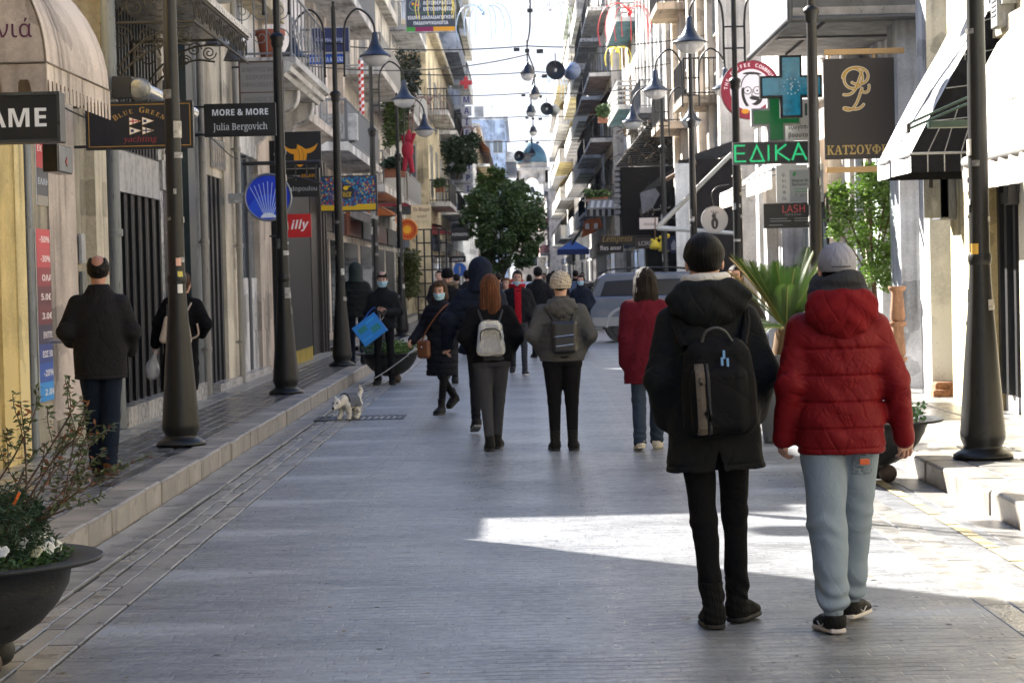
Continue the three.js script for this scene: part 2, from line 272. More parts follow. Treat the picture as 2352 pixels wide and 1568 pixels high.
function spiral(c, r, turns, dir, plane, a0 = 0, n = 22) { const p = []; for (let k = 0; k <= n; k++) { const t = k / n, a = a0 + dir * turns * 2 * Math.PI * t, q = r * (1 - 0.82 * t), u = Math.cos(a) * q, v = Math.sin(a) * q; p.push(plane === 'x' ? V(c.x, c.y + v, c.z + u) : V(c.x + u, c.y + v, c.z)); } return tube(p, 0.008, n + 6, 5); }

{ // the tall ochre block nearest the camera on the left; its corner closes the view
  const g = building('corner_building', 'tall ochre plastered corner building at the left edge behind the striped price posters', XL - 3, -5);
  wpart(g, 'wall', bb(XL - 8, 0, 14, XL, 9.5, -18.3), plaster(C.ochre));
  for (let z = 8; z > -17; z -= 4) { winX(g, XL, 1, z, z - 1.3, 5.2, 7.4, { nz: 2, sill: true }); if (z > -10) winX(g, XL, 1, z, z - 2.6, 0.6, 2.9, { frame: M.black, glass: M.paneDark }); }
  wpart(g, 'cornice', bb(XL - 8, 9.5, 14.2, XL + 0.35, 9.8, -18.3), plaster(C.cream));
}
{ // low shop under the awning
  const g = building('low_shop', 'low beige shop with pale pilasters, posters and drainpipe behind the balding man', XL - 2, -20.4);
  const top = 3.72;
  wpart(g, 'wall', bb(XL - 6, 0, -18.32, XL - 0.46, top - 0.1, -22.6), plaster(C.beige));
  sL(g, 2, 40, 0.03, 0, top, plaster(C.ochre)); sL(g, 40, 62, 0.045, 0, top, plaster(C.yellowPale), 'pilaster');
  sL(g, 63, 79, 0.005, 0, 3.1, plaster(C.grey), 'pilaster', 'grey pilaster');
  pipe(g, XL + 0.03, -zX(66, XL + 0.03), SW, 3.4, 0.03, paint([0.30, 0.32, 0.33], 0.4), 'grey drainpipe');
  sL(g, 79.5, 117, 0.0, 0, top, plaster(C.greige));
  sL(g, 117.5, 180, 0.02, 0, top, plaster(C.pink)); sL(g, 180.5, 224, 0.0, 0, top, plaster(C.greige));
  sL(g, 225, 252, 0.10, 0, top, plaster(C.cream), 'pilaster');
  pipe(g, XL + 0.04, -zX(222, XL + 0.04), SW, 3.6, 0.022, M.white, 'thin white drainpipe');
  wpart(g, 'plinth', bb(XL, 0, -zL(117), XL + 0.05, 0.42, -zL(180)), plaster(C.greige));
  wpart(g, 'parapet', bb(XL - 6, top, -18.36, XL + 0.04, top + 0.16, -22.3), plaster(C.beige));
  // meter plates on the pink wall
  for (let k = 0; k < 4; k++) wpart(g, 'meter_plate', bb(XL + 0.021, 1.85 - k * 0.36, -zL(178), XL + 0.05, 2.13 - k * 0.36, -zL(187)), k % 2 ? paint([0.3, 0.3, 0.27]) : M.white);
}
{ // shop with black front
  const g = building('black_fronted_shop', 'two storey shop with black shopfront and mottled stone band behind the nearest left lamp post', XL - 2, -25);
  const z0 = -zL(252), z1 = -zL(452);
  wpart(g, 'wall', bb(XL - 6, 0, z0 + 0.5, XL - 0.46, 6.45, z1), plaster(C.cream));
  pipe(g, XL + 0.09, -zX(265, XL + 0.09), SW, 5.6, 0.075, paint([0.34, 0.37, 0.38], 0.4), 'wide grey drainpipe');
  sL(g, 253, 272, 0.0, 0, 6.4, plaster(C.greige));
  sL(g, 272, 372, -0.03, SW + 0.1, 2.62, mat([0.006, 0.006, 0.007], 0.35, { specularIntensity: 0.5 }), 'shop_window');
  for (const px of [275, 290, 306, 322, 338, 354, 370]) wpart(g, 'door_post', bb(XL - 0.03, SW + 0.15, -zL(px), XL + 0.0, 2.62, -zL(px + 4)), mat([0.006, 0.006, 0.007], 0.6, { specularIntensity: 0.4 }));
  sL(g, 272, 372, 0.02, 2.62, 3.06, mat([0.4, 0.4, 0.4], 0.3, { map: T_MARBLE }), 'stone_band', 'mottled grey stone band');
  sL(g, 372, 380, -0.02, 0, 3.4, marble([0.5, 0.5, 0.49]), 'pilaster');
  sL(g, 381, 440, -0.03, SW + 0.1, 2.75, mat([0.006, 0.006, 0.007], 0.35, { specularIntensity: 0.5 }), 'shop_window');
  for (const px of [398, 418, 433]) wpart(g, 'door_post', bb(XL - 0.03, SW + 0.15, -zL(px), XL + 0.0, 2.75, -zL(px + 4)), mat([0.006, 0.006, 0.007], 0.6, { specularIntensity: 0.4 }));
  sL(g, 381, 440, 0.02, 2.75, 3.1, mat([0.4, 0.4, 0.4], 0.3, { map: T_MARBLE }), 'stone_band', 'mottled grey stone band');
  sL(g, 272, 385, -0.05, 3.06, 6.4, paint([0.07, 0.075, 0.085], 0.5, 0.2), 'shutter', 'grey ribbed metal shutter');
  for (let k = 0; k < 16; k++) wpart(g, 'shutter_rib', bb(XL - 0.05, 3.1, -zL(274 + k * 7), XL - 0.03, 6.4, -zL(276 + k * 7)), paint([0.055, 0.06, 0.07], 0.5, 0.2));
  sL(g, 385, 428, 0.0, 3.1, 6.4, marble([0.72, 0.66, 0.6]), 'marble_panel', 'pale veined marble panel');
  sL(g, 440, 455, 0.12, 0, 6.4, paint(C.teal, 0.4), 'pilaster', 'dark teal pilaster');
  wpart(g, 'step', bb(XL - 0.4, 0, z0, XL + 0.16, SW + 0.2, z1 + 0.4), marble([0.62, 0.58, 0.52]));
  wpart(g, 'cornice', bb(XL - 6, 6.4, z0, XL + 0.06, 6.5, -33.7), plaster(C.cream));
  // chrome exhaust duct and round drum above the fascia
}
{ // cream house with dark door
  const g = building('cream_house', 'cream two storey house with dark grey door and floodlights behind the black shop sign', XL - 2, -31);
  wpart(g, 'wall', bb(XL - 6, 0, -zL(454), XL - 0.46, 6.45, -zL(600)), plaster(C.cream));
  sL(g, 455, 470, 0.04, 0, 6.4, plaster([0.30, 0.31, 0.30]), 'pilaster', 'grey pilaster');
  pipe(g, XL + 0.12, -zX(473, XL + 0.12), SW, 6.2, 0.05, paint([0.62, 0.58, 0.52], 0.5), 'cream drainpipe');
  sL(g, 478, 522, -0.03, SW + 0.08, 3.1, mat([0.02, 0.021, 0.023], 0.5), 'door');
  for (const px of [480, 489, 499, 509]) wpart(g, 'door_frame', bb(XL - 0.03, SW + 0.1, -zL(px), XL + 0.005, 3.1, -zL(px + 4)), paint([0.035, 0.036, 0.04], 0.5));
  wpart(g, 'door_handle', rod([XL - 0.08, 0.9, -zL(494)], [XL - 0.08, 1.75, -zL(494)], 0.02), M.chrome);
  sL(g, 478, 522, 0.02, 3.1, 6.4, plaster(C.cream)); sL(g, 522, 557, 0.05, 0, 6.4, plaster(C.cream), 'pilaster');
  wpart(g, 'wall_letters', [0, 1, 2, 3, 4, 5].map(k => bb(XL + 0.03, 3.22, -zL(487 + k * 5), XL + 0.07, 3.62, -zL(490.4 + k * 5))), M.chrome);
  pipe(g, XL + 0.14, -zX(553, XL + 0.14), SW, 5.9, 0.045, paint([0.6, 0.57, 0.5], 0.5), 'cream drainpipe');
  sL(g, 557, 600, -0.05, 1.5, 3.6, M.paneGrey, 'shop_window'); sL(g, 557, 574, -0.02, SW, 1.7, M.whiteP, 'shutter_board', 'white board'); sL(g, 579, 600, -0.02, SW, 1.7, M.whiteP, 'shutter_board', 'white board');
  wpart(g, 'mullion', bb(XL - 0.05, SW, -zL(574), XL - 0.0, 3.6, -zL(579)), paint([0.12, 0.13, 0.15]));
  sL(g, 557, 600, 0.02, 3.6, 6.4, M.whiteP); wpart(g, 'cornice', bb(XL - 0.4, 5.9, -zL(505, 60), XL + 0.4, 6.2, -zL(600, 60)), plaster([0.55, 0.46, 0.3]));
  wpart(g, 'step', bb(XL - 0.3, 0, -zL(478), XL + 0.14, SW + 0.1, -zL(600)), marble([0.66, 0.63, 0.58]));
  for (const [px, y, sz] of [[500, 75, 0.22], [540, 112, 0.24]]) { // floodlights on brackets
    const p = P(px, y, zL(px, y) - 3.2), f = thing('floodlight', px < 520 ? 'pale grey floodlight on a wall bracket, the upper left of two above the black sign' : 'brown grey floodlight on a wall bracket, the lower right of two above the black sign', 'floodlight', p.toArray());
    part(f, 'lamp_housing', lathe([[0.0, 0.14], [0.09, 0.14], [0.1, 0.0], [0.17, -0.16], [0.155, -0.16], [0.0, -0.05]], 14), paint(px < 520 ? [0.4, 0.42, 0.44] : [0.22, 0.21, 0.2], 0.4));
    part(f, 'gear_box', rb(-0.12, 0.2, 0, 0.34, 0.12, 0.2), paint([0.3, 0.3, 0.29]));
    part(f, 'bracket', [rod([-0.05, 0.15, 0], [-0.45, 0.15, 0], 0.02)], M.ironGrey);
  }
}
{ // white neoclassical house with the stone balcony
  const g = building('balcony_house', 'pale neoclassical house with scrolled stone balcony above the blue shell sign', XL - 2.5, -41);
  const z0 = -zL(600), z1 = -44.75;
  wpart(g, 'wall', bb(XL - 7, 0, z0, XL - 0.46, 8.6, z1), plaster(C.white));
  sL(g, 600, 634, 0.04, 0, 8.6, plaster([0.62, 0.53, 0.44]), 'pilaster'); sL(g, 634, 660, -0.02, SW, 4, mat([0.02, 0.02, 0.022], 0.3), 'shop_window');
  sL(g, 634, 716, 0, 4.0, 8.6, plaster([0.72, 0.66, 0.6])); 
  sL(g, 660, 716, 0.28, 0.42, 4.0, mat([0.010, 0.011, 0.013], 0.55, { specularIntensity: 0.5 }), 'shop_pier', 'charcoal pier'); sL(g, 660, 716, 0.25, SW, 0.42, paint([0.62, 0.45, 0.03], 0.5), 'plinth', 'yellow painted base'); 
  sL(g, 718, 742, 0.1, 0, 4.2, paint([0.03, 0.022, 0.02], 0.4), 'door'); 
  for (const px of [722, 729, 735]) wpart(g, 'door_frame', bb(XL + 0.1, SW, -zL(px), XL + 0.17, 4.1, -zL(px + 2)), paint([0.06, 0.05, 0.045], 0.4));
  // balcony: near outer corner at the photograph's (690,117), projecting 0.95 m
  const bz0 = -33.2, bz1 = -39, by = 4.95, bx = XL + 0.95;
  const prof = new THREE.Shape(); [[0, 0], [0.78, 0], [0.82, 0.05], [0.88, 0.07], [0.9, 0.14], [0.97, 0.17], [0.97, 0.27], [0, 0.27]].forEach(([x, y], i) => i ? prof.lineTo(x, y) : prof.moveTo(x, y));
  const sg = new THREE.ExtrudeGeometry(prof, { depth: bz0 - bz1, bevelEnabled: false }).translate(XL, by - 0.27, bz1);
  const b = wpart(g, 'balcony', sg, plaster([0.70, 0.68, 0.64]));
  for (const z of [bz0 - 0.3, -36, bz1 + 0.5]) { const s = new THREE.Shape(); s.moveTo(0, 0); s.lineTo(0.72, 0); s.bezierCurveTo(0.74, -0.25, 0.58, -0.3, 0.46, -0.34); s.bezierCurveTo(0.3, -0.42, 0.24, -0.7, 0, -0.85); s.closePath(); wpart(b, 'corbel', new THREE.ExtrudeGeometry(s, { depth: 0.26, bevelEnabled: true, bevelSize: 0.02, bevelThickness: 0.02, bevelSegments: 1 }).translate(XL, by - 0.28, z - 0.13), plaster([0.68, 0.66, 0.63])); }
  const rl = [...railing(XL, bz0 - 0.06, bx - 0.05, bz0 - 0.06, by, by + 1, 5, 0.013), ...railing(bx - 0.05, bz0 - 0.06, bx - 0.05, bz1 + 0.06, by, by + 1, 10, 0.011)];
  for (let k = 0; k < 3; k++) rl.push(spiral(V(XL + 0.18 + k * 0.28, by + 0.3, bz0 - 0.06), 0.14, 1.5, 1, 'z'), spiral(V(XL + 0.18 + k * 0.28, by + 0.68, bz0 - 0.06), 0.14, 1.5, -1, 'z'));
  for (let k = 0; k < 9; k++) rl.push(spiral(V(bx - 0.05, by + 0.5, bz0 - 0.4 - k * 0.62), 0.2, 1.6, k % 2 ? 1 : -1, 'x'));
  wpart(b, 'railing', rl, M.ironGrey);
  winX(g, XL - 0.1, 1, bz0 - 0.9, bz0 - 2.0, by, by + 2.4, { nz: 3, ny: 6, frame: M.white, t: 0.05 }); winX(g, XL - 0.1, 1, bz0 - 3.6, bz0 - 4.8, by, by + 2.4, { nz: 3, ny: 6, t: 0.05 });
  winZ(g, z0 + 0.02, XL - 1.0, XL - 0.05, by + 0.1, by + 2.2, { nx: 4, t: 0.04 });
  wpart(g, 'shutter_leaf', bb(XL - 0.02, by, bz0 - 0.1, XL + 0.06, by + 2.4, bz0 - 0.85), paint([0.17, 0.2, 0.26], 0.5), 'blue grey shutter leaf');
  sL(g, 600, 650, 0.3, 8.6, 8.9, plaster([0.5, 0.42, 0.28]), 'cornice');
  // second, pinkish stretch with its own moulded cornice above the bull sign
  const cz0 = -39.3, cor = new THREE.Shape(); [[0, 0], [0.12, 0], [0.16, 0.12], [0.3, 0.2], [0.5, 0.26], [0.52, 0.42], [0, 0.42]].forEach(([x, y], i) => i ? cor.lineTo(x, y) : cor.moveTo(x, y));
  wpart(g, 'shop_cornice', new THREE.ExtrudeGeometry(cor, { depth: 6.4, bevelEnabled: false }).translate(XL + 0.003, 4.25, cz0 - 6.4), plaster([0.72, 0.64, 0.56]));
  const pot = thing('flower_pot', 'terracotta pot standing on the scrolled stone balcony', 'flower pot', [bx - 0.4, by + 0.002, bz0 - 0.45]); part(pot, 'pot', lathe([[0, 0], [0.14, 0], [0.2, 0.36], [0.23, 0.36], [0.23, 0.44], [0.2, 0.44], [0.18, 0.4], [0, 0.38]], 16), mat([0.38, 0.11, 0.06], 0.8));
}
// wall-mounted strips of posters on the low shop
{
  const cols = ['#c8343c', '#c13a42', '#8f2530', '#5e1d28', '#6a2128', '#332742', '#273a80', '#2b55a8', '#2d8fd6'];
  const t = ctex(96, 640, (c, w, h) => { cols.forEach((k, i) => { c.fillStyle = k; c.fillRect(0, i * h / 9, w, h / 9 + 1); c.fillStyle = '#e8e0dc'; c.font = 'bold 34px sans-serif'; const s = ['-50%', '-30%', 'ΟΛΑ', '5.0€', '3.0€', 'ΕΚΠΤΩ', 'ΕΩΣ 50', '-20%', '2.0€'][i]; c.fillText(s, 20 + (i % 3) * 4, i * h / 9 + 50, 62); }); });
  const g = thing('price_poster', 'tall narrow price poster in bands from red to blue beside the yellow wall', 'poster', [XL + 0.014, 0.62, -(zL(81) + zL(117)) / 2]);
  const L = zL(117) - zL(81); part(g, 'poster_sheet', bb(-0.008, 0, -L / 2, 0.0, 1.52, L / 2), mat([0.9, 0.9, 0.9], 0.5));
  const f = new THREE.PlaneGeometry(L, 1.52).rotateY(Math.PI / 2).translate(0.003, 0.76, 0); part(g, 'print', f, mat([1, 1, 1], 0.45, { map: t }));
  const t2 = ctex(128, 256, (c, w, h) => { c.fillStyle = '#8d8578'; c.fillRect(0, 0, w, h); c.fillStyle = '#b7222a'; c.fillRect(0, 0, w, 120); c.fillStyle = '#30333c'; c.fillRect(0, 120, w, 100); c.fillStyle = '#e9d9d4'; c.font = 'bold 34px sans-serif'; c.fillText('ΕΚΠΤΩ', 6, 60, 116); c.fillStyle = '#aab4bd'; c.fillText('ΕΛΛΗΝ', 6, 180, 116); });
  const g2 = thing('wall_poster', 'short red and dark grey poster high on the wall left of the hanging boxes', 'poster', [XL + 0.012, 2.35, -(zL(80, 400) + zL(118, 400)) / 2]);
  const L2 = zL(118) - zL(80); part(g2, 'poster_sheet', bb(-0.008, 0, -L2 / 2, 0, 0.62, L2 / 2), mat([0.9, 0.9, 0.9], 0.5)); part(g2, 'print', new THREE.PlaneGeometry(L2, 0.62).rotateY(Math.PI / 2).translate(0.003, 0.31, 0), mat([1, 1, 1], 0.45, { map: t2 }));
}

for (const [y, za, zb, sag, n] of [[3.32, -18.6, -27.8, 0.1, 'lower'], [3.55, -23, -34.5, 0.16, 'upper']]) { // cables clipped along the fronts
  const c = mesh(numbered('wall_cable'), [tube([[XL + 0.14, y, za], [XL + 0.15, y - sag, lerp(za, zb, 0.3)], [XL + 0.14, y + 0.03, lerp(za, zb, 0.55)], [XL + 0.15, y - sag * 0.8, lerp(za, zb, 0.8)], [XL + 0.14, y, zb]], 0.009, 40, 5)], M.cable); c.userData = { label: `${n} of two thin black cables strung along the left shop fronts`, category: 'cable' }; scene.add(c); }
// ---------------------------------------------------------------- right hand buildings
function sR(g, px0, px1, off, h0, h1, m, name = 'wall', label) { return wpart(g, name, bb(XR - off, h0, -zR(px0), XR + 0.6, h1, -zR(px1)), m, label); }
{ // yellow shop at the right edge
  const g = building('yellow_shop', 'pale yellow shop house with glazed door behind the nearest right lamp post', XR + 2, -22);
  const Y = plaster([0.80, 0.69, 0.42]), zc = -zR(2186), top = 7.2;
  wpart(g, 'wall', bb(XR + 0.3, 0, 4, XR + 7, top, zc), Y);
  wpart(g, 'wall', bb(XR, 0, 4, XR + 0.3, top, -zR(2352) - 0.2), plaster([0.74, 0.66, 0.48]));
  sR(g, 2258, 2276, 0.02, 0, top, plaster([0.66, 0.52, 0.26]), 'pilaster'); sR(g, 2186, 2257, 0, 0, top, Y);
  sR(g, 2276, 2335, -0.14, 0, 0.2, M.whiteP, 'sill'); sR(g, 2276, 2335, 0, 3.0, top, Y);
  const gl = sR(g, 2276, 2335, -0.25, 0.2, 3.0, M.paneGrey, 'shop_window');
  for (const px of [2276, 2292, 2312, 2331]) wpart(gl, 'frame', bb(XR + 0.08, 0.2, -zR(px), XR + 0.25, 3.0, -zR(px + 5)), M.black);
  wpart(gl, 'frame', bb(XR + 0.1, 2.3, -zR(2276), XR + 0.24, 2.42, -zR(2335)), M.black);
  wpart(g, 'moulding', bb(XR - 0.1, 4.05, zc + 0.02, XR, 4.22, -17), plaster([0.74, 0.66, 0.48])); wpart(g, 'cornice', bb(XR - 0.3, top, zc, XR + 7, top + 0.3, 4.2), plaster([0.74, 0.66, 0.48]));
  winX(g, XR, -1, -zR(2300), -zR(2300) + 1.1, 4.4, 6.6, { nz: 2, sill: true });
  const s = thing('wall_lamp', 'small black wall lamp beside the glazed door of the yellow shop', 'wall lamp', [XR - 0.003, 2.5, -zR(2342)]); part(s, 'lamp_housing', rb(-0.06, 0, 0, 0.12, 0.5, 0.14), M.black); part(s, 'bracket', rb(-0.01, -0.02, 0, 0.03, 0.2, 0.2), M.iron);
  const a = thing('alarm_box', 'pale grey siren box high on the yellow wall at the right edge', 'alarm box', [XR, 4.35, -zR(2322, 50)]); part(a, 'alarm_cover', rb(-0.1, 0, 0, 0.2, 0.5, 0.32, 0.02), paint([0.62, 0.62, 0.6], 0.4)); part(a, 'siren_grille', [0, 1, 2, 3].map(k => bc(-0.204, -0.12 + k * 0.05, 0, 0.012, 0.016, 0.2)), M.ironGrey);
  const m = thing('meter_box', 'open grey electric meter box on the sunlit yellow wall', 'meter box', [XR, 2.2, -zR(2192)]);
  part(m, 'cabinet', rb(-0.1, 0.4, 0, 0.2, 0.84, 0.5, 0.01), paint([0.42, 0.43, 0.45], 0.45, 0.3)); const d = part(m, 'door', rb(-0.24, 0.4, 0.24, 0.3, 0.8, 0.02, 0.006), paint([0.45, 0.46, 0.47], 0.4, 0.3)); part(d, 'handle', rb(-0.3, 0.42, 0.257, 0.04, 0.12, 0.02), M.black); part(m, 'latch', rb(-0.2, 0.2, -0.05, 0.04, 0.14, 0.14), M.white);
}
{ // pale blue-grey portico piers and the pinkish house behind them
  const g = building('pier_house', 'pale grey blue house with tall square piers left of the yellow shop', XR + 2, -31);
  const pale = plaster([0.70, 0.74, 0.80]), grey = plaster([0.72, 0.72, 0.70]), pk = plaster([0.58, 0.50, 0.43]);
  const zb = -28.0, X = (px, z) => P(px, 700, -z).x;
  wpart(g, 'pier', bb(X(2139, zb), 0, zb, XR + 0.6, 7.8, zb - 0.7), grey, 'pale grey pier with a broken brick foot');
  wpart(g, 'pier_foot', [rb(X(2165, zb), 0.09, zb + 0.1, 0.3, 0.2, 0.3, 0.04), rb(X(2150, zb), 0.05, zb + 0.22, 0.22, 0.1, 0.24, 0.03)], mat([0.42, 0.2, 0.1], 0.95, { map: T_SLAB }));
  const za = -29.9; wpart(g, 'pier', bb(X(2072, za), 0, za, XR + 0.6, 7.8, za - 0.8), pale, 'pale blue grey pier');
  const z3 = -32.6; wpart(g, 'pier', bb(X(2028, z3), 0, z3, XR + 0.8, 7.8, z3 - 0.8), pale);
  wpart(g, 'wall', bb(XR + 0.6, 0, zb, XR + 7, 7.8, -33.5), pk); wpart(g, 'architrave', bb(XR - 0.5, 7.0, zb + 0.05, XR + 0.6, 7.8, -33.5), grey);
  wpart(g, 'wall', bb(XR, 0, -33.5, XR + 7, 9, -39.5), pk);
  wpart(g, 'cornice', bb(XR - 0.12, 4.5, -33.6, XR, 4.7, -39.5), grey); pipe(g, XR - 0.12, -35.0, 0, 8.6, 0.06, M.white); pipe(g, XR - 0.12, -33.62, 0, 8.6, 0.07, paint([0.6, 0.63, 0.68]));
  for (const z of [-34.3, -36.2]) wpart(g, 'pilaster', bb(XR - 0.16, 0, z, XR, 9, z - 0.5), plaster([0.60, 0.57, 0.52]));
  winX(g, XR, -1, -36.9, -38.6, 0.5, 2.9, { frame: M.black, glass: M.paneDark }); winX(g, XR, -1, -37, -38.4, 5.2, 7.4, {});
}
{ // house of the overhanging balcony, pharmacy
  const g = building('pharmacy_house', 'grey apartment house with broad overhanging balcony above the pharmacy signs', XR + 3, -43);
  wpart(g, 'wall', bb(XR, 0, -39.5, XR + 8, 13, -47.8), plaster([0.60, 0.60, 0.60]));
  for (const px of [1826, 1790, 1772]) { const z = -zR(px); wpart(g, 'pilaster', bb(XR - 0.22, 0, z, XR, 4.6, z - 0.6), plaster([0.70, 0.70, 0.69])); }
  wpart(g, 'shop_window', bb(XR - 0.02, 0.4, -40.6, XR, 3, -42.8), M.shopGlass); wpart(g, 'shop_window', bb(XR - 0.02, 0.4, -44.2, XR, 3, -47), M.shopGlass);
  const x0 = 3.62, z0 = -29.6, z1 = -34.9, y0 = 4.95;
  const b = wpart(g, 'balcony', [bb(x0, y0, z0, XR + 0.3, y0 + 0.12, z1), bb(x0 + 0.5, y0 - 0.05, z0 - 0.35, XR + 0.1, y0, z1 + 0.35)], paint([0.52, 0.5, 0.48], 0.8));
  wpart(b, 'parapet', bb(x0, y0 + 0.12, z0 - 0.06, x0 + 0.06, y0 + 1.1, z1 + 0.06), M.whiteP, 'white street side parapet'); wpart(b, 'parapet', bb(x0, y0 + 0.12, z0, XR + 0.3, y0 + 1.1, z0 - 0.06), paint([0.13, 0.135, 0.145], 0.5), 'dark grey end parapet'); wpart(b, 'parapet', bb(x0, y0 + 0.12, z1 + 0.06, XR + 0.3, y0 + 1.1, z1), paint([0.13, 0.135, 0.145], 0.5));
  wpart(b, 'frame_post', [rod([x0 - 0.02, y0 - 0.06, z0], [x0 - 0.02, y0 + 1.2, z0], 0.04), rod([x0 - 0.02, y0 - 0.03, z0], [x0 - 0.02, y0 - 0.03, z1], 0.045), rod([x0, y0 - 0.03, z0], [XR + 0.3, y0 - 0.03, z0], 0.045)], paint([0.13, 0.135, 0.145], 0.5));
  wpart(b, 'soffit_rib', bb(x0 + 0.06, y0 - 0.08, -31.6, XR, y0 - 0.05, -31.75), paint([0.2, 0.2, 0.21], 0.5));
}
// ---------------------------------------------------------------- generic street-side apartment house further off
function apartment(o) {   // side -1 left / +1 right, xw street face, z0 (near) .. z1 (far), storeys above the shops
  const s = o.side, xw = o.xw, g = building(o.name || 'apartment_house', o.label, xw + s * 4, (o.z0 + o.z1) / 2, 'building'), base = o.base ?? 4, H = o.H, fh = o.fh || 3.3;
  const wall = plaster(o.color), trim = o.trim ? plaster(o.trim) : M.whiteP, R = rng(o.seed || 3);
  wpart(g, 'wall', bb(xw, 0, o.z0, xw + s * 9, H, o.z1), wall);
  if (o.pilasters) for (let k = 0; k <= o.pilasters; k++) { const z = lerp(o.z0, o.z1 + 0.6, k / o.pilasters); wpart(g, 'pilaster', bb(xw - s * 0.22, o.pbase ?? base, z - 0.002 * k, xw, H - 0.3, z - 0.6), trim); }
  wpart(g, 'cornice', bb(xw - s * 0.35, H, o.z0 + 0.02, xw + s * 9, H + 0.35, o.z1), trim);
  const nb = o.bays || 3, L = (o.z0 - o.z1) / nb;
  for (let y = base, f = 0; y + 2.6 < H; y += fh, f++) for (let k = 0; k < nb; k++) {
    const zc = o.z0 - (k + 0.5) * L, ww = Math.min(1.5, L * 0.5);
    winX(g, xw, -s, zc + ww / 2, zc - ww / 2, y + (o.balcony ? 0.05 : 0.8), y + 2.4, { frame: o.wframe || M.white, glass: R() < 0.4 ? M.paneDark : M.paneGrey, sill: !o.balcony });
    if (o.shut && R() < 0.6) wpart(g, 'shutter_leaf', bb(xw - s * 0.003, y + 0.1, zc - ww / 2 - 0.02, xw - s * 0.06, y + 2.4, zc - ww - 0.02), paint(o.shut, 0.6));
  }
  const gw = Math.min(9, 6); // windows in the end wall that faces the camera
  if (o.gable) for (let y = base; y + 2.6 < H; y += fh) for (const dx of o.gable) { const a = xw + s * dx, b2 = xw + s * (dx + 1.1); winZ(g, o.z0, Math.min(a, b2), Math.max(a, b2), y + 0.8, y + 2.3, { frame: o.wframe || M.white, glass: M.paneGrey }); }
  if (o.balcony) { const B = o.balcony;
    for (const y of B.ys) for (const [za, zb] of B.spans) {
      const xo = xw - s * B.d, p = wpart(g, 'balcony', bb(xo, y - 0.2, za, xw, y, zb), plaster(B.slab || [0.72, 0.71, 0.69])); 
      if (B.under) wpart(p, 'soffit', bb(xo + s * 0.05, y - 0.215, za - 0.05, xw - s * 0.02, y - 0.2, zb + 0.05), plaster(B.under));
      if (B.solid) { wpart(p, 'parapet', [bb(xo, y, za, xo + s * 0.08, y + 0.95, zb), bb(xo + s * 0.08, y, za, xw, y + 0.95, za - 0.08)], plaster(B.solid)); }
      else if (B.slats) { const l = []; for (let k = 0; k < 5; k++) l.push(bb(xo, y + 0.12 + k * 0.2, za, xw, y + 0.22 + k * 0.2, za - 0.03), bb(xo, y + 0.12 + k * 0.2, za - 0.03, xo + s * 0.03, y + 0.22 + k * 0.2, zb)); for (const x of [xo, (xo + xw) / 2, xw - s * 0.04]) l.push(bb(x, y, za - 0.035, x + s * 0.04, y + 1.05, za - 0.07)); wpart(p, 'railing', l, M.white); }
      else wpart(p, 'railing', [...railing(xw, za - 0.04, xo + s * 0.04, za - 0.04, y, y + 0.95, Math.max(5, Math.round(B.d * 7)), B.r || 0.014), ...railing(xo + s * 0.04, za - 0.04, xo + s * 0.04, zb + 0.04, y, y + 0.95, Math.round((za - zb) * 4), B.r || 0.014)], B.rail || M.iron);
      if (B.awn && R() < B.awn) { const c = B.awnC[Math.floor(R() * B.awnC.length)]; wpart(p, 'sun_blind', (() => { const ag = new THREE.PlaneGeometry(1, 1, 1, 6), q = ag.attributes.position; for (let i = 0; i < q.count; i++) { const u = q.getX(i) + 0.5, v = q.getY(i) + 0.5; q.setXYZ(i, lerp(xo, xw, v), y + 1.3 + 1.3 * v - 0.25 * v * (1 - v), lerp(za - 0.2, zb + 0.2, u)); } ag.computeVertexNormals(); return ag; })(), mat(c, 0.9, { map: T_PLASTER })); }
    } }
  if (o.shops) for (let k = 0; k < nb; k++) { const zc = o.z0 - (k + 0.5) * L, m = [M.shopGlass, M.paneDark, paint([0.03, 0.03, 0.035], 0.4)][Math.floor(R() * 3)]; wpart(g, 'shop_window', bb(xw - s * 0.02, 0.3, zc + L * 0.4, xw, 2.7, zc - L * 0.4), m); wpart(g, 'shop_fascia', bb(xw - s * 0.12, 2.9, zc + L * 0.44, xw, 3.5, zc - L * 0.44), paint([[0.06, 0.06, 0.065], [0.25, 0.08, 0.05], [0.5, 0.47, 0.42], [0.04, 0.07, 0.15]][Math.floor(R() * 4)], 0.5)); }
  if (o.roof) { for (let k = 0; k < 4; k++) { const z = lerp(o.z0 - 1, o.z1 + 1, R()); wpart(g, 'aerial', [rod([xw + s * 1.5, H, z], [xw + s * 1.5, H + 2.2, z], 0.03), rod([xw + s * 1.1, H + 2, z], [xw + s * 1.9, H + 2, z], 0.02), rod([xw + s * 1.2, H + 1.7, z], [xw + s * 1.8, H + 1.7, z], 0.02)], M.ironGrey); } wpart(g, 'water_tank', [new THREE.CylinderGeometry(0.6, 0.6, 1.4, 16).translate(xw + s * 3, H + 1.05, o.z0 - 3)], paint([0.5, 0.5, 0.5])); }
  return g;
}
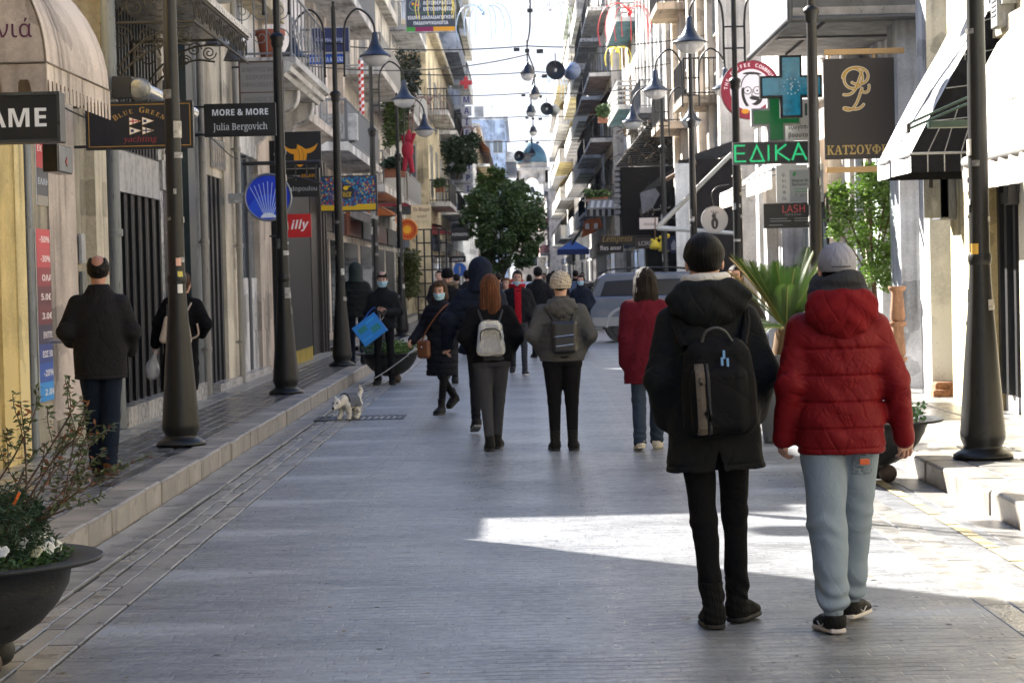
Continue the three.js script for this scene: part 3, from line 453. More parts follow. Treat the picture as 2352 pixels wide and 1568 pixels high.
// ---------------------------------------------------------------- further down the street
// left
apartment({ side: -1, xw: -5.0, z0: -50.2, z1: -62, H: 9.6, color: [0.74, 0.66, 0.58], trim: [0.8, 0.72, 0.64], bays: 3, base: 4.6, pilasters: 4, gable: [0.5, 2.2], shops: true, seed: 5, label: 'pinkish house with pilasters and grey railed balcony behind the red striped pole',
  balcony: { ys: [4.75, 8.4], d: 1.15, spans: [[-50.4, -61.5]], rail: M.ironGrey, r: 0.018 } });
apartment({ side: -1, xw: -5.0, z0: -62.3, z1: -88, H: 11.5, color: [0.70, 0.65, 0.57], trim: [0.76, 0.72, 0.65], bays: 4, base: 4.2, gable: [0.6], shops: true, seed: 9, label: 'weathered low house hung with ivy and a white railed balcony, left side', shut: [0.3, 0.33, 0.36],
  balcony: { ys: [4.3, 7.6], d: 1.2, spans: [[-63, -73], [-76, -86]], rail: M.white, r: 0.016, solid: null } });
apartment({ side: -1, xw: -4.0, z0: -98, z1: -128, H: 12.6, color: [0.82, 0.70, 0.47], trim: [0.74, 0.66, 0.5], bays: 5, base: 5.2, gable: [0.5], shops: true, seed: 12, label: 'sunlit cream yellow corner house with moulded eaves and rounded balcony slab, left side',
  balcony: { ys: [5.0, 9], d: 0.9, spans: [[-98.5, -108], [-112, -126]], rail: M.iron } });
apartment({ side: -1, xw: -5.0, z0: -88.2, z1: -97.8, H: 17, color: [0.6, 0.56, 0.5], bays: 2, base: 4.4, gable: [1.2, 3], shops: true, seed: 13, label: 'narrow grey beige apartment house carrying the big square speech therapy sign', balcony: { ys: [8.2, 11.6, 15], d: 1.1, spans: [[-88.5, -97]], rail: M.white } });
apartment({ side: -1, xw: -4.5, z0: -128.5, z1: -172, H: 25, color: [0.60, 0.66, 0.74], bays: 6, base: 5, gable: [0.5, 2.4], shops: true, seed: 15, roof: true, label: 'tall pale blue grey apartment block behind the red cross and lettered sign',
  balcony: { ys: [5, 8.3, 11.6, 14.9, 18.2, 21.5], d: 1.1, spans: [[-130, -148], [-152, -170]], solid: [0.6, 0.64, 0.7], awn: 0.3, awnC: [[0.6, 0.55, 0.4], [0.3, 0.4, 0.3]] } });
apartment({ side: -1, xw: -1.6, z0: -255, z1: -300, H: 19.5, color: [0.48, 0.62, 0.86], trim: [0.7, 0.74, 0.8], bays: 5, base: 5, gable: [0.3, 1.7, 3.1], shops: true, seed: 16, roof: true, label: 'light blue apartment block at the far left end of the street', balcony: { ys: [5, 8.3, 11.6, 14.9], d: 1.2, spans: [[-255.2, -298]], solid: [0.75, 0.77, 0.8] } });
apartment({ side: -1, xw: -3.6, z0: -185, z1: -240, H: 14, color: [0.7, 0.66, 0.6], bays: 5, base: 5, gable: [0.3, 1.7], shops: true, seed: 17, label: 'pale house with sun blinds between the tall block and the light blue block', balcony: { ys: [5, 8.3, 11], d: 1.1, spans: [[-185.5, -238]], rail: M.iron, awn: 0.9, awnC: [[0.66, 0.5, 0.22], [0.5, 0.2, 0.1]] } });
// right
apartment({ side: 1, xw: XR, z0: -55.6, z1: -76, H: 17, color: [0.74, 0.66, 0.56], trim: [0.82, 0.74, 0.63], bays: 4, base: 4.4, pilasters: 6, gable: [0.7, 2.6], shops: true, seed: 25, label: 'beige pilastered house with black iron balconies behind the round coffee sign', shut: [0.2, 0.23, 0.27],
  balcony: { ys: [6.2, 9.8], d: 0.95, spans: [[-58, -61.5], [-68, -72]], rail: M.iron, slab: [0.6, 0.5, 0.38] } });
apartment({ side: 1, xw: XR, z0: -76.4, z1: -94, H: 21, color: [0.8, 0.78, 0.75], trim: [0.84, 0.82, 0.78], bays: 4, base: 4.4, pilasters: 7, gable: [0.7], shops: true, seed: 27, label: 'pale grey house of close pilasters behind the black slatted canopy', balcony: { ys: [7.4], d: 1.0, spans: [[-78, -84]], rail: M.ironGrey } });
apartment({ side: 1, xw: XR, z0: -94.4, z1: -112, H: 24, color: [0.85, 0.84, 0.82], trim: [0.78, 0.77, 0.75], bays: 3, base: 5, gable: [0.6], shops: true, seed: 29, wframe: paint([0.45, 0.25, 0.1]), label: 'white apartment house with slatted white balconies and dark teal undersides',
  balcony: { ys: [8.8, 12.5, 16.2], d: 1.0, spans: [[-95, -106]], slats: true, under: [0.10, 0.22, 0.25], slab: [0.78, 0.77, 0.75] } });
apartment({ side: 1, xw: 4.7, z0: -112.5, z1: -142, H: 19, color: [0.82, 0.77, 0.7], bays: 5, base: 5, gable: [0.6], shops: true, seed: 31, label: 'cream apartment house with planted iron balconies and pink blinds, right side', shut: [0.35, 0.1, 0.08],
  balcony: { ys: [5.2, 8.5, 11.8, 15.1], d: 1.1, spans: [[-113, -125], [-128, -141]], rail: M.iron, awn: 0.6, awnC: [[0.4, 0.15, 0.12], [0.75, 0.72, 0.66]] } });
apartment({ side: 1, xw: 5.0, z0: -142.5, z1: -190, H: 30, color: [0.84, 0.8, 0.74], bays: 6, base: 5, gable: [0.4, 2], shops: true, seed: 33, roof: true, label: 'tall cream apartment block whose stacked balconies close the right side of the sky',
  balcony: { ys: [5, 8.3, 11.6, 14.9, 18.2, 21.5, 24.8], d: 1.2, spans: [[-143, -160], [-165, -188]], solid: [0.72, 0.71, 0.68], awn: 0.5, awnC: [[0.62, 0.5, 0.2], [0.7, 0.68, 0.62], [0.3, 0.4, 0.25]] } });
apartment({ side: 1, xw: 4.6, z0: -192, z1: -260, H: 22, color: [0.70, 0.66, 0.60], bays: 7, base: 5, gable: [0.4, 2], shops: true, seed: 35, roof: true, label: 'far grey cream apartment block with yellowish blinds near the church, right side',
  balcony: { ys: [5, 8.3, 11.6, 14.9, 18.2], d: 1.2, spans: [[-193, -220], [-225, -258]], solid: [0.7, 0.66, 0.58], awn: 0.8, awnC: [[0.62, 0.5, 0.2], [0.7, 0.68, 0.62]] } });
apartment({ side: 1, xw: 3.4, z0: -275, z1: -330, H: 12, color: [0.66, 0.6, 0.55], bays: 6, base: 4.4, gable: [0.3, 1.8], shops: true, seed: 36, label: 'low far house with reddish net on its upper floor right of the church tower', balcony: { ys: [4.5, 7.8], d: 1, spans: [[-276, -328]], solid: [0.6, 0.3, 0.28] } });
{ // the church bell tower at the end of the street
  const cz = -322, cx = P(1224, 500, 322).x, s = 5.3, g = thing('bell_tower', 'stone church bell tower with a blue green dome closing the end of the street', 'bell tower', [cx, 0, cz]);
  const st = plaster([0.56, 0.48, 0.38]), tr = plaster([0.62, 0.55, 0.46]);
  part(g, 'shaft', bc(0, 6, 0, s, 12, s), st); part(g, 'cornice', [bc(0, 12.1, 0, s + 0.8, 0.4, s + 0.8), bc(0, 8.2, 0, s + 0.4, 0.3, s + 0.4), bc(0, 16.9, 0, s - 0.1, 0.4, s - 0.1)].slice(0, 1), tr); part(g, 'cornice', bc(0, 8.2, 0, s + 0.4, 0.3, s + 0.4), tr); part(g, 'cornice', bc(0, 16.9, 0, s - 0.1, 0.4, s - 0.1), tr);
  const b = s - 0.7; for (const [x, z] of [[-1, -1], [1, -1], [-1, 1], [1, 1]]) part(g, 'belfry_pier', bc(x * (b / 2 - 0.35), 14.5, z * (b / 2 - 0.35), 0.7, 4.4, 0.7), st);
  for (const a of [0, 1, 2, 3]) { const sh = new THREE.Shape(); sh.moveTo(-b / 2, 0); sh.lineTo(-b / 2, 1.8); sh.lineTo(b / 2, 1.8); sh.lineTo(b / 2, 0); sh.lineTo(0.95, 0); sh.absarc(0, 0, 0.95, 0, Math.PI, false); sh.closePath(); part(g, 'arch', new THREE.ExtrudeGeometry(sh, { depth: 0.4, bevelEnabled: false }).translate(0, 14.9, b / 2 - 0.42).rotateY(a * Math.PI / 2), tr); }
  part(g, 'bell', lathe([[0, 0.9], [0.25, 0.85], [0.35, 0.4], [0.6, 0], [0.5, 0]], 16).translate(0, 13.6, 0), mat([0.1, 0.12, 0.12], 0.5, { metalness: 0.6 }));
  part(g, 'drum', new THREE.CylinderGeometry(b / 2 - 0.1, b / 2, 0.8, 8).translate(0, 17.5, 0), st);
  const d = part(g, 'dome', new THREE.SphereGeometry(b / 2 - 0.05, 24, 12, 0, Math.PI * 2, 0, Math.PI / 2).scale(1, 1.3, 1).translate(0, 17.9, 0), paint([0.10, 0.26, 0.32], 0.5)); part(d, 'cross', [bc(0, 20.8, 0, 0.12, 1.4, 0.12), bc(0, 21.1, 0, 0.7, 0.12, 0.12)], M.iron);
  for (const y of [4, 9.5]) { const w = part(g, 'window', bc(0, y, s / 2, 0.9, 1.8, 0.06), M.paneDark); part(w, 'frame', [bc(-0.55, y, s / 2, 0.2, 2, 0.2), bc(0.55, y, s / 2, 0.2, 2, 0.2), bc(0, y + 1.05, s / 2, 1.3, 0.25, 0.25)], tr); }
}

scene.fog = new THREE.FogExp2(new THREE.Color(0.86, 0.92, 1.0), 0.00006);
// ---------------------------------------------------------------- lamp posts
const bellPts = [[0.035, 0.40], [0.05, 0.38], [0.058, 0.30], [0.085, 0.20], [0.14, 0.10], [0.215, 0.035], [0.275, 0.0], [0.275, -0.02], [0.25, -0.02], [0.25, -0.01], [0.0, 0.05]];
const glassPts = [[0.235, -0.02], [0.228, -0.06], [0.195, -0.12], [0.13, -0.165], [0.06, -0.185], [0.0, -0.19]];
const gBell = lathe(bellPts, 28), gGlass = lathe(glassPts, 24);
const stickM = ['#d8d4cc', '#b9b6ae', '#cfc7b8', '#8d8a84'].map((c, i) => mat(c, 0.85, { map: T_SLAB }));
function lampPost(x, y, z, label, seed, arms = [-1, 1]) {
  const R = rng(seed), t = thing('lamp_post', label, 'lamp post', [x, y, z], 'black lamp posts along both kerbs');
  part(t, 'base', lathe([[0, 0], [0.225, 0], [0.225, 0.03], [0.19, 0.055], [0.15, 0.075], [0.145, 0.1], [0.168, 0.15], [0.17, 0.2], [0.16, 0.32], [0.128, 0.75], [0.096, 1.15], [0.083, 1.35], [0.078, 1.5]], 24), M.pole);
  part(t, 'pole', [lathe([[0.078, 1.49], [0.072, 2.6], [0.062, 4.1], [0.058, 4.58]], 20), lathe([[0.045, 4.66], [0.04, 6.1], [0.02, 6.16], [0.03, 6.2], [0, 6.26]], 16)], M.pole);
  part(t, 'collar', lathe([[0.06, 4.5], [0.08, 4.54], [0.08, 4.6], [0.095, 4.62], [0.095, 4.66], [0.05, 4.7], [0.04, 4.7]], 20), M.pole); part(t, 'collar', lathe([[0.079, 1.46], [0.089, 1.49], [0.089, 1.53], [0.076, 1.56]], 20), M.pole);
  for (const s of arms) {
    const a = part(t, 'arm', [tube([[s * 0.165, 4.95, 0], [s * 0.168, 5.3, 0], [s * 0.17, 5.62, 0], [s * 0.22, 5.9, 0], [s * 0.4, 6.08, 0], [s * 0.58, 5.98, 0], [s * 0.68, 5.82, 0], [s * 0.70, 5.66, 0]], 0.019, 36, 8), new THREE.SphereGeometry(0.026, 8, 6).translate(s * 0.165, 4.95, 0), rod([0, 5.16, 0], [s * 0.168, 5.16, 0], 0.014), rod([0, 5.5, 0], [s * 0.168, 5.5, 0], 0.014)], M.pole);
    const l = part(t, 'lantern', gBell.clone().translate(s * 0.70, 5.28, 0), M.lampCap); part(l, 'glass_bowl', gGlass.clone().translate(s * 0.70, 5.28, 0), M.lampGlass);
  }
  for (let k = 0; k < 17; k++) { // torn papers pasted round the pole
    const y0 = k < 14 ? 1.55 + R() * 1.7 : 0.9 + R() * 0.5, r = (y0 > 1.45 ? 0.079 : lerp(0.125, 0.08, (y0 - 0.75) / 0.7)) + 0.0035, h = 0.03 + R() * R() * 0.2, a = R() * 5.5, w = 0.25 + R() * 1.3;
    const r2 = (y0 + h > 1.45 ? 0.0785 : lerp(0.125, 0.08, (y0 + h - 0.75) / 0.7)) + 0.0035;
    part(t, 'sticker', new THREE.CylinderGeometry(r2, r, h, 8, 1, true, a, w).translate(0, y0 + h / 2, 0), stickM[Math.floor(R() * 4)]);
  }
  return t;
}
{
  const zs = [20.2, 29.2, 38.3, 47.6, 57.5], nm = ['nearest lamp post on the left pavement, in front of the woman with the cream bag', 'second lamp post on the left pavement, beside the blue shell sign', 'third lamp post on the left pavement, before the multicoloured square sign', 'fourth lamp post on the left, behind the masked man with the blue bag', 'fifth lamp post on the left, before the hanging ivy'];
  zs.forEach((z, i) => { const t = lampPost(-3.12, i < 3 ? SW : 0.16, -z, nm[i], 40 + i, i < 3 ? [-1, 1] : [1]); if (!i) for (const [y, h, c, a] of [[1.66, 0.07, [0.7, 0.4, 0.3], 0.1], [1.53, 0.12, [0.03, 0.03, 0.03], 0.1], [1.55, 0.05, [0.6, 0.5, 0.1], 0.25], [1.42, 0.08, [0.7, 0.68, 0.62], 0.2]]) part(t, 'sticker', new THREE.CylinderGeometry(0.0835 + (c[0] > 0.5 ? 0.003 : 0.001), 0.0855 + (c[0] > 0.5 ? 0.003 : 0.001), h, 8, 1, true, a, 0.55).translate(0, y, 0), mat(c, 0.6)); });
  const zr = [16.9, 26.3, 35.7, 44.9, 54.1], nr = ['nearest lamp post on the right pavement, before the striped awning', 'second lamp post on the right, beside the gold monogram sign', 'third lamp post on the right, crossing the round coffee sign', 'fourth lamp post on the right, above the dark haired man', 'fifth lamp post on the right, hidden partly by the black canopy'];
  zr.forEach((z, i) => { const t = lampPost(3.45, i ? 0.005 : SW, -z, nr[i], 60 + i); if (!i) { part(t, 'sticker', new THREE.CylinderGeometry(0.082, 0.083, 0.085, 8, 1, true, -1.1, 0.8).translate(0, 1.58, 0), mat([0.75, 0.42, 0.06], 0.6), 'small orange yellow sticker'); part(t, 'sticker', new THREE.CylinderGeometry(0.097, 0.098, 0.09, 8, 1, true, 0.5, 0.7).translate(0, 1.12, 0), mat([0.5, 0.3, 0.28], 0.6)); } });
}
// ---------------------------------------------------------------- lights and wires over the street
function wire(a, b, sag, r = 0.012) { const p = []; for (let k = 0; k <= 12; k++) { const t = k / 12; p.push(a.clone().lerp(b, t).add(V(0, -sag * 4 * t * (1 - t), 0))); } return tube(p, r, 24, 5); }
{
  const spots = [[1212, 170, 60, 35, 'nearest'], [1228, 217, 74, 28, 'second'], [1220, 258, 86, 25, 'third'], [1225, 303, 104, 20, 'fourth'], [1222, 352, 128, 17, 'farthest']];
  spots.forEach(([px, py, z, w, n], i) => {
    const p = P(px, py, z), s = w / 35 * z / 60 * 0.74, y = p.y, l = thing('hanging_lantern', `${n} of the grey street lanterns hanging in line over the middle of the street`, 'street lantern', [p.x, y, p.z], 'lanterns hung over the middle of the street');
    part(l, 'lamp_cap', lathe([[0, 0.45], [0.05, 0.44], [0.07, 0.36], [0.16, 0.3], [0.2, 0.16], [0.26, 0.02], [0.27, 0], [0.0, 0.02]], 24).scale(s, s, s), M.lampCap);
    part(l, 'glass_bowl', new THREE.SphereGeometry(0.25 * s, 20, 10, 0, 6.2832, Math.PI / 2, Math.PI / 2), M.lampGlass);
    part(l, 'hanger', [rod([0, 0.44 * s, 0], [0, 0.9, 0], 0.02), rb(0, 0.62, 0, 0.12, 0.1, 0.1), rb(-0.28, 0.66, 0, 0.16, 0.09, 0.09), rb(0.34, 0.6, 0, 0.18, 0.11, 0.1)], M.iron);
    const w1 = mesh('tmp', [wire(V(-5, y + 0.9, p.z - 0.002), V(p.x, y + 0.75, p.z), 0.12, 0.011 + z * 0.00009), wire(V(p.x, y + 0.75, p.z), V(5.2, y + 0.95, p.z - 0.003), 0.15, 0.011 + z * 0.00009)], M.cable);
    w1.name = numbered('overhead_wire'); w1.userData = { label: `thin wire across the street carrying the ${n} hanging lantern`, category: 'wire', group: 'wires across the street' }; scene.add(w1);
  });
  // feed cable from lantern to lantern, running up out of view
  const pts = [P(1217, -40, 50), P(1217, 60, 54), ...spots.map(([px, py, z]) => P(px, py, z).add(V(0, 0.72, 0)))];
  const c = mesh('feed_cable', [tube(pts, 0.022, 80, 5), rod(P(1217, 20, 52), P(1217, 28, 52), 0.07)], M.cable); c.name = numbered('feed_cable'); c.userData = { label: 'black cable running down the middle of the street from lantern to lantern', category: 'cable' }; scene.add(c);
  const pair = (px, py, z, d, dx, ang, lab, m) => { const p = P(px, py, z), r = d / 2 * z / FOC, l = thing('spotlight', lab, 'spotlight', p.toArray());
    part(l, 'reflector', lathe([[0.0, 0.9], [0.35, 0.85], [0.6, 0.6], [0.9, 0.2], [1, 0], [0.97, 0], [0.85, 0.2], [0.5, 0.55], [0, 0.7]].map(q => [q[0] * r, q[1] * r * 1.1]), 26).rotateX(Math.PI / 2 * ang).rotateY(dx), m);
    part(l, 'bulb', new THREE.SphereGeometry(r * 0.2, 12, 8).scale(0.7, 1, 0.7), M.lampGlass); part(l, 'hanger', [rod([0, r * 0.5, 0], [0, r * 1.7, -0.02], 0.014)], M.iron); };
  const dk = mat([0.035, 0.045, 0.06], 0.4, { metalness: 0.3 }), bl = mat([0.13, 0.18, 0.3], 0.4, { metalness: 0.4 });
  pair(1276, 161, 60.5, 46, 0.25, -1.12, 'round dark spotlight hanging face on, left of a pair above the street', dk); pair(1314, 163, 60.9, 42, 2.8, -0.9, 'round blue grey spotlight turned away, right of a pair above the street', bl);
  pair(1256, 250, 90, 30, 0.2, -1.1, 'smaller dark spotlight hanging face on, left of the lower pair', dk); pair(1273, 253, 90.5, 27, 2.8, -0.9, 'smaller grey spotlight turned away, right of the lower pair', mat([0.2, 0.21, 0.21], 0.4, { metalness: 0.4 }));
  pair(1192, 358, 118, 26, -0.5, -1.1, 'far dark spotlight before the church dome, left of two', dk); pair(1209, 362, 118.5, 24, 0.3, -1.15, 'far grey spotlight before the church dome, right of two', mat([0.3, 0.3, 0.3], 0.4));
  // festive arcs of thin coloured light tube
  const fest = (px, py, z, r, color, lab, sd) => { const R = rng(sd), p = P(px, py, z), g = thing('festive_light', lab, 'festive light', p.toArray(), 'unlit festive light bursts hung over the street'), s = r * z / FOC, n = 8;
    for (let k = 0; k < n; k++) { const a = k / n * 2 * Math.PI + R() * 0.4, q = 0.75 + R() * 0.4, ux = Math.cos(a), uz = Math.sin(a) * 0.5; part(g, 'light_tube', tube([[0, 0, 0], [ux * 0.35 * s * q, 0.34 * s * q, uz * 0.3 * s], [ux * 0.8 * s * q, 0.2 * s * q, uz * 0.7 * s], [ux * 1.05 * s * q, -0.45 * s * q, uz * s], [ux * 0.98 * s * q, -1.05 * s * q, uz * s]], 0.008 + z * 0.00007, 18, 5), mat(color, 0.4)); }
    part(g, 'hub', new THREE.SphereGeometry(0.07, 8, 6), mat(color, 0.4)); };
  fest(1447, 30, 66, 62, [0.75, 0.06, 0.07], 'red festive light burst hanging before the white slatted balconies', 1);
  fest(1418, 118, 88, 36, [0.85, 0.7, 0.08], 'yellow festive light burst hanging before the middle white balcony', 2);
  fest(1110, 30, 70, 62, [0.45, 0.65, 0.9], 'pale blue festive light burst right of the speech therapy sign', 3);
  fest(1000, -8, 66, 45, [0.85, 0.7, 0.1], 'yellow festive light burst drooping over the speech therapy sign', 4);
  fest(985, 236, 78, 46, [0.25, 0.14, 0.13], 'brownish festive light burst before the cream yellow corner house', 5);
  fest(1085, 300, 120, 34, [0.3, 0.2, 0.2], 'dark festive light burst before the light blue far block', 6);
  fest(1265, 20, 70, 60, [0.75, 0.8, 0.88], 'faint white festive light burst against the bright sky', 7);
  fest(1262, 185, 96, 40, [0.6, 0.75, 0.9], 'faint pale blue festive light burst against the sky above the church', 8);
  fest(1432, 420, 128, 30, [0.85, 0.7, 0.1], 'far yellow festive light burst before the cream right hand block', 9);
  const w2 = mesh('x', [wire(P(700, 150, 50), P(1212, 125, 60), 0.25, 0.016)], M.cable); w2.name = numbered('overhead_wire'); w2.userData = { label: 'long pale wire slanting from the left balconies to the nearest lantern', category: 'wire' }; scene.add(w2);
}
// ---------------------------------------------------------------- signs hung square to the street
function fit(c, s, x, y, w, font, col, al = 'center') { c.font = font; c.fillStyle = col; c.textAlign = al; c.textBaseline = 'alphabetic'; c.fillText(s, x, y, w); }
// board seen in the photograph between two corners, at a depth; print on the face towards the camera
function board(o) {
  const a = P(o.x0, (o.y0 + o.y1) / 2, o.z), b = P(o.x1, (o.y0 + o.y1) / 2, o.z), c = a.clone().add(b).multiplyScalar(0.5), w = (o.x1 - o.x0) * o.z / FOC, h = (o.y1 - o.y0) * o.z / FOC, th = o.t || 0.05;
  const g = thing(o.name, o.label, o.cat || 'sign', c.toArray(), o.group);
  part(g, 'sign_panel', rb(0, 0, -th / 2, w, h, th, 0.008), o.body || M.black);
  const fr = o.frame ?? 0; if (fr) { const fm = o.frameMat || M.iron; part(g, 'frame', [bc(0, h / 2 - fr / 2, 0.006, w, fr, 0.016), bc(0, -h / 2 + fr / 2, 0.006, w, fr, 0.016), bc(-w / 2 + fr / 2, 0, 0.006, fr, h - 2 * fr, 0.016), bc(w / 2 - fr / 2, 0, 0.006, fr, h - 2 * fr, 0.016)], fm); }
  if (o.draw) { const W = o.res || 256, H = Math.round(W * h / w); const pr = part(g, 'print', new THREE.PlaneGeometry(w - 2 * fr - 0.004, h - 2 * fr - 0.004).translate(0, 0, 0.0035), mat([1, 1, 1], o.rough || 0.45, { map: ctex(W, H, o.draw) })); }
  if (o.wall) { const s = Math.sign(o.wall), L = Math.abs(o.wall), x = s * w / 2; for (const y of (o.rods || [h * 0.42, -h * 0.42])) part(g, 'bracket', [rod([x - s * 0.02, y, -th / 2], [x + s * L, y, -th / 2], 0.014)], o.rodMat || M.iron); }
  return [g, w, h];
}
board({ name: 'shop_sign', label: 'black sign box with white letters AME at the left edge under the pale awning', x0: -150, x1: 138, y0: 213, y1: 329, z: 14.2, t: 0.16, res: 512, frame: 0.02, frameMat: paint([0.12, 0.13, 0.14], 0.3, 0.4), body: M.black, draw: (c, w, h) => { c.fillStyle = '#0e0f12'; c.fillRect(0, 0, w, h); fit(c, 'AME', w * 0.925, h * 0.72, w * 0.56, 'bold 124px sans-serif', '#e8e9ea', 'right'); } });
{ const [g, w, h] = board({ name: 'shop_sign', label: 'small dark hanging box with grey side below the AME sign', x0: 96, x1: 132, y0: 330, y1: 394, z: 17.6, t: 0.55, body: M.blackGloss }); part(g, 'side_panel', bc(w / 2 + 0.004, 0, -0.28, 0.006, h - 0.02, 0.53), paint([0.22, 0.23, 0.24], 0.4)); part(g, 'emblem', new THREE.CylinderGeometry(0.045, 0.045, 0.006, 3).rotateZ(Math.PI / 2).translate(w / 2 + 0.01, -0.02, -0.28), mat([0.3, 0.05, 0.05], 0.6)); }
board({ name: 'shop_sign', label: 'navy sign with gold border reading Blue Green yachting and four small pennants', x0: 196, x1: 443, y0: 233, y1: 342, z: 21.0, t: 0.09, res: 512, frame: 0.018, frameMat: paint([0.03, 0.03, 0.035], 0.4), wall: -0.12, draw: (c, w, h) => {
  c.fillStyle = '#10141f'; c.fillRect(0, 0, w, h); c.strokeStyle = '#a8823a'; c.lineWidth = 5; c.strokeRect(5, 5, w - 10, h - 10);
  const s = 'BLUE GREEN'; c.fillStyle = '#b08a45'; c.textAlign = 'center'; for (let i = 0; i < s.length; i++) { const t = (i - 4.5) / 4.5, a = t * 0.62; c.save(); c.translate(w * 0.5 + Math.sin(a) * 190, h * 1.05 - Math.cos(a) * 190 ); c.rotate(a); c.font = `bold ${i === 0 || i === 5 ? 40 : 31}px serif`; c.fillText(s[i], 0, 0); c.restore(); }
  [[0.405, 0.32], [0.53, 0.32], [0.405, 0.54], [0.53, 0.54]].forEach(([x, y], i) => { const X = x * w, Y = y * h, W = 54, H = h * 0.17; c.fillStyle = '#b08a45'; c.beginPath(); c.moveTo(X - 2, Y - 3); c.lineTo(X + W + 5, Y + H / 2); c.lineTo(X - 2, Y + H + 3); c.fill(); c.fillStyle = '#eee6df'; c.beginPath(); c.moveTo(X, Y); c.lineTo(X + W, Y + H / 2); c.lineTo(X, Y + H); c.fill(); c.fillStyle = i === 0 ? '#b03030' : '#26324f'; if (i === 0 || i === 3) { c.fillRect(X, Y + H / 2 - 3, W * 0.9, 6); c.fillRect(X + 14, Y + 6, 6, H - 12); } else c.fillRect(X + 5, Y + H / 2 - 7, 15, 14); });
  fit(c, 'yachting', w * 0.5, h * 0.88, w * 0.34, 'italic 40px serif', '#a03038'); } });
board({ name: 'shop_sign', label: 'black hanging sign with white words MORE & MORE and Julia Bergovich', x0: 468, x1: 633, y0: 237, y1: 313, z: 28.2, t: 0.05, res: 512, wall: -0.24, draw: (c, w, h) => { c.fillStyle = '#101214'; c.fillRect(0, 0, w, h); fit(c, 'MORE & MORE', w * 0.505, h * 0.36, w * 0.8, 'bold 62px sans-serif', '#dfe6ee'); fit(c, 'Julia Bergovich', w * 0.505, h * 0.8, w * 0.76, '66px serif', '#d3d9e0'); } });
board({ name: 'name_plate', label: 'tall grey plaque of two framed panels with dark Greek lettering, behind the black sign', x0: 549, x1: 652, y0: 140, y1: 300, z: 31.5, t: 0.05, res: 256, frame: 0.02, frameMat: paint([0.14, 0.07, 0.05], 0.5), wall: -0.1, body: paint([0.2, 0.2, 0.2]), draw: (c, w, h) => { c.fillStyle = '#807f7d'; c.fillRect(0, 0, w, h); c.fillStyle = '#4a2a22'; c.fillRect(0, h * 0.44, w, 6); fit(c, 'ΔΗΜΗΤΡΙΟΣ ΜΑΡΑΓ', w / 2, h * 0.14, w * 0.92, '36px sans-serif', '#55534f'); fit(c, 'ΧΕΙΡΟΥΡΓΟΣ', w / 2, h * 0.25, w * 0.76, '34px serif', '#55534f'); fit(c, 'ΟΦΘΑΛΜΙΑΤΡΟΣ', w / 2, h * 0.36, w * 0.92, '34px serif', '#55534f'); fit(c, 'ΑΘΑΝΑΣΙΟΣ ΤΟΠΟ', w / 2, h * 0.58, w * 0.88, '34px serif', '#55534f'); } });
{ // round blue shell sign
  const z = 31.6, p = P(615, 453, z), r = 53 * z / FOC, g = thing('round_sign', 'round blue sign with a white ribbed scallop shell on an arm', 'sign', p.toArray());
  part(g, 'sign_panel', new THREE.CylinderGeometry(r, r, 0.09, 48).rotateX(Math.PI / 2).translate(0, 0, -0.05), mat([0.03, 0.08, 0.5], 0.3)); part(g, 'frame', new THREE.TorusGeometry(r, 0.018, 8, 56), paint([0.45, 0.48, 0.55], 0.35, 0.5));
  const t = ctex(512, 512, (c, w, h) => { c.fillStyle = '#1c3fd0'; c.fillRect(0, 0, w, h); c.fillStyle = '#2c59e4'; c.beginPath(); c.arc(w * 0.5, h * 0.92, 250, Math.PI, 0); c.fill(); c.strokeStyle = '#cfe0ff'; c.lineCap = 'round'; for (let k = -4; k <= 4; k++) { c.lineWidth = 7; c.beginPath(); c.moveTo(w * 0.5 + k * 12, h * 0.9); c.quadraticCurveTo(w * 0.5 + k * 34, h * 0.5, w * 0.5 + k * 52, h * (0.14 + Math.abs(k) * 0.03)); c.stroke(); } c.fillStyle = '#e6f0ff'; c.beginPath(); c.ellipse(w / 2, h * 0.96, 90, 56, 0, Math.PI, 0); c.fill(); });
  part(g, 'print', new THREE.CircleGeometry(r - 0.014, 48).translate(0, 0, 0.0), mat([1, 1, 1], 0.3, { map: t })); part(g, 'side_bracket', rb(-r - 0.1, 0.0, -0.05, 0.28, 0.14, 0.06), M.white);
}
{ const a = P(556, 376, 33), b = P(735, 378, 33), g = thing('iron_bracket', 'dark iron arm with ladder braces carrying the bull sign', 'bracket', a.toArray()); const L = b.x - a.x; part(g, 'bar', [rod([0, 0, 0], [L, 0, 0], 0.03)], M.iron); part(g, 'bar', [tube([[L * 0.25, -0.24, 0], [L * 0.45, -0.2, 0], [L * 0.7, -0.22, 0], [L, -0.32, 0]], 0.018, 14, 5)], M.iron); part(g, 'brace', [0.55, 0.68, 0.82, 0.94].map(k => rod([L * k, 0, 0], [L * k, -0.26, 0], 0.01)), M.iron); }
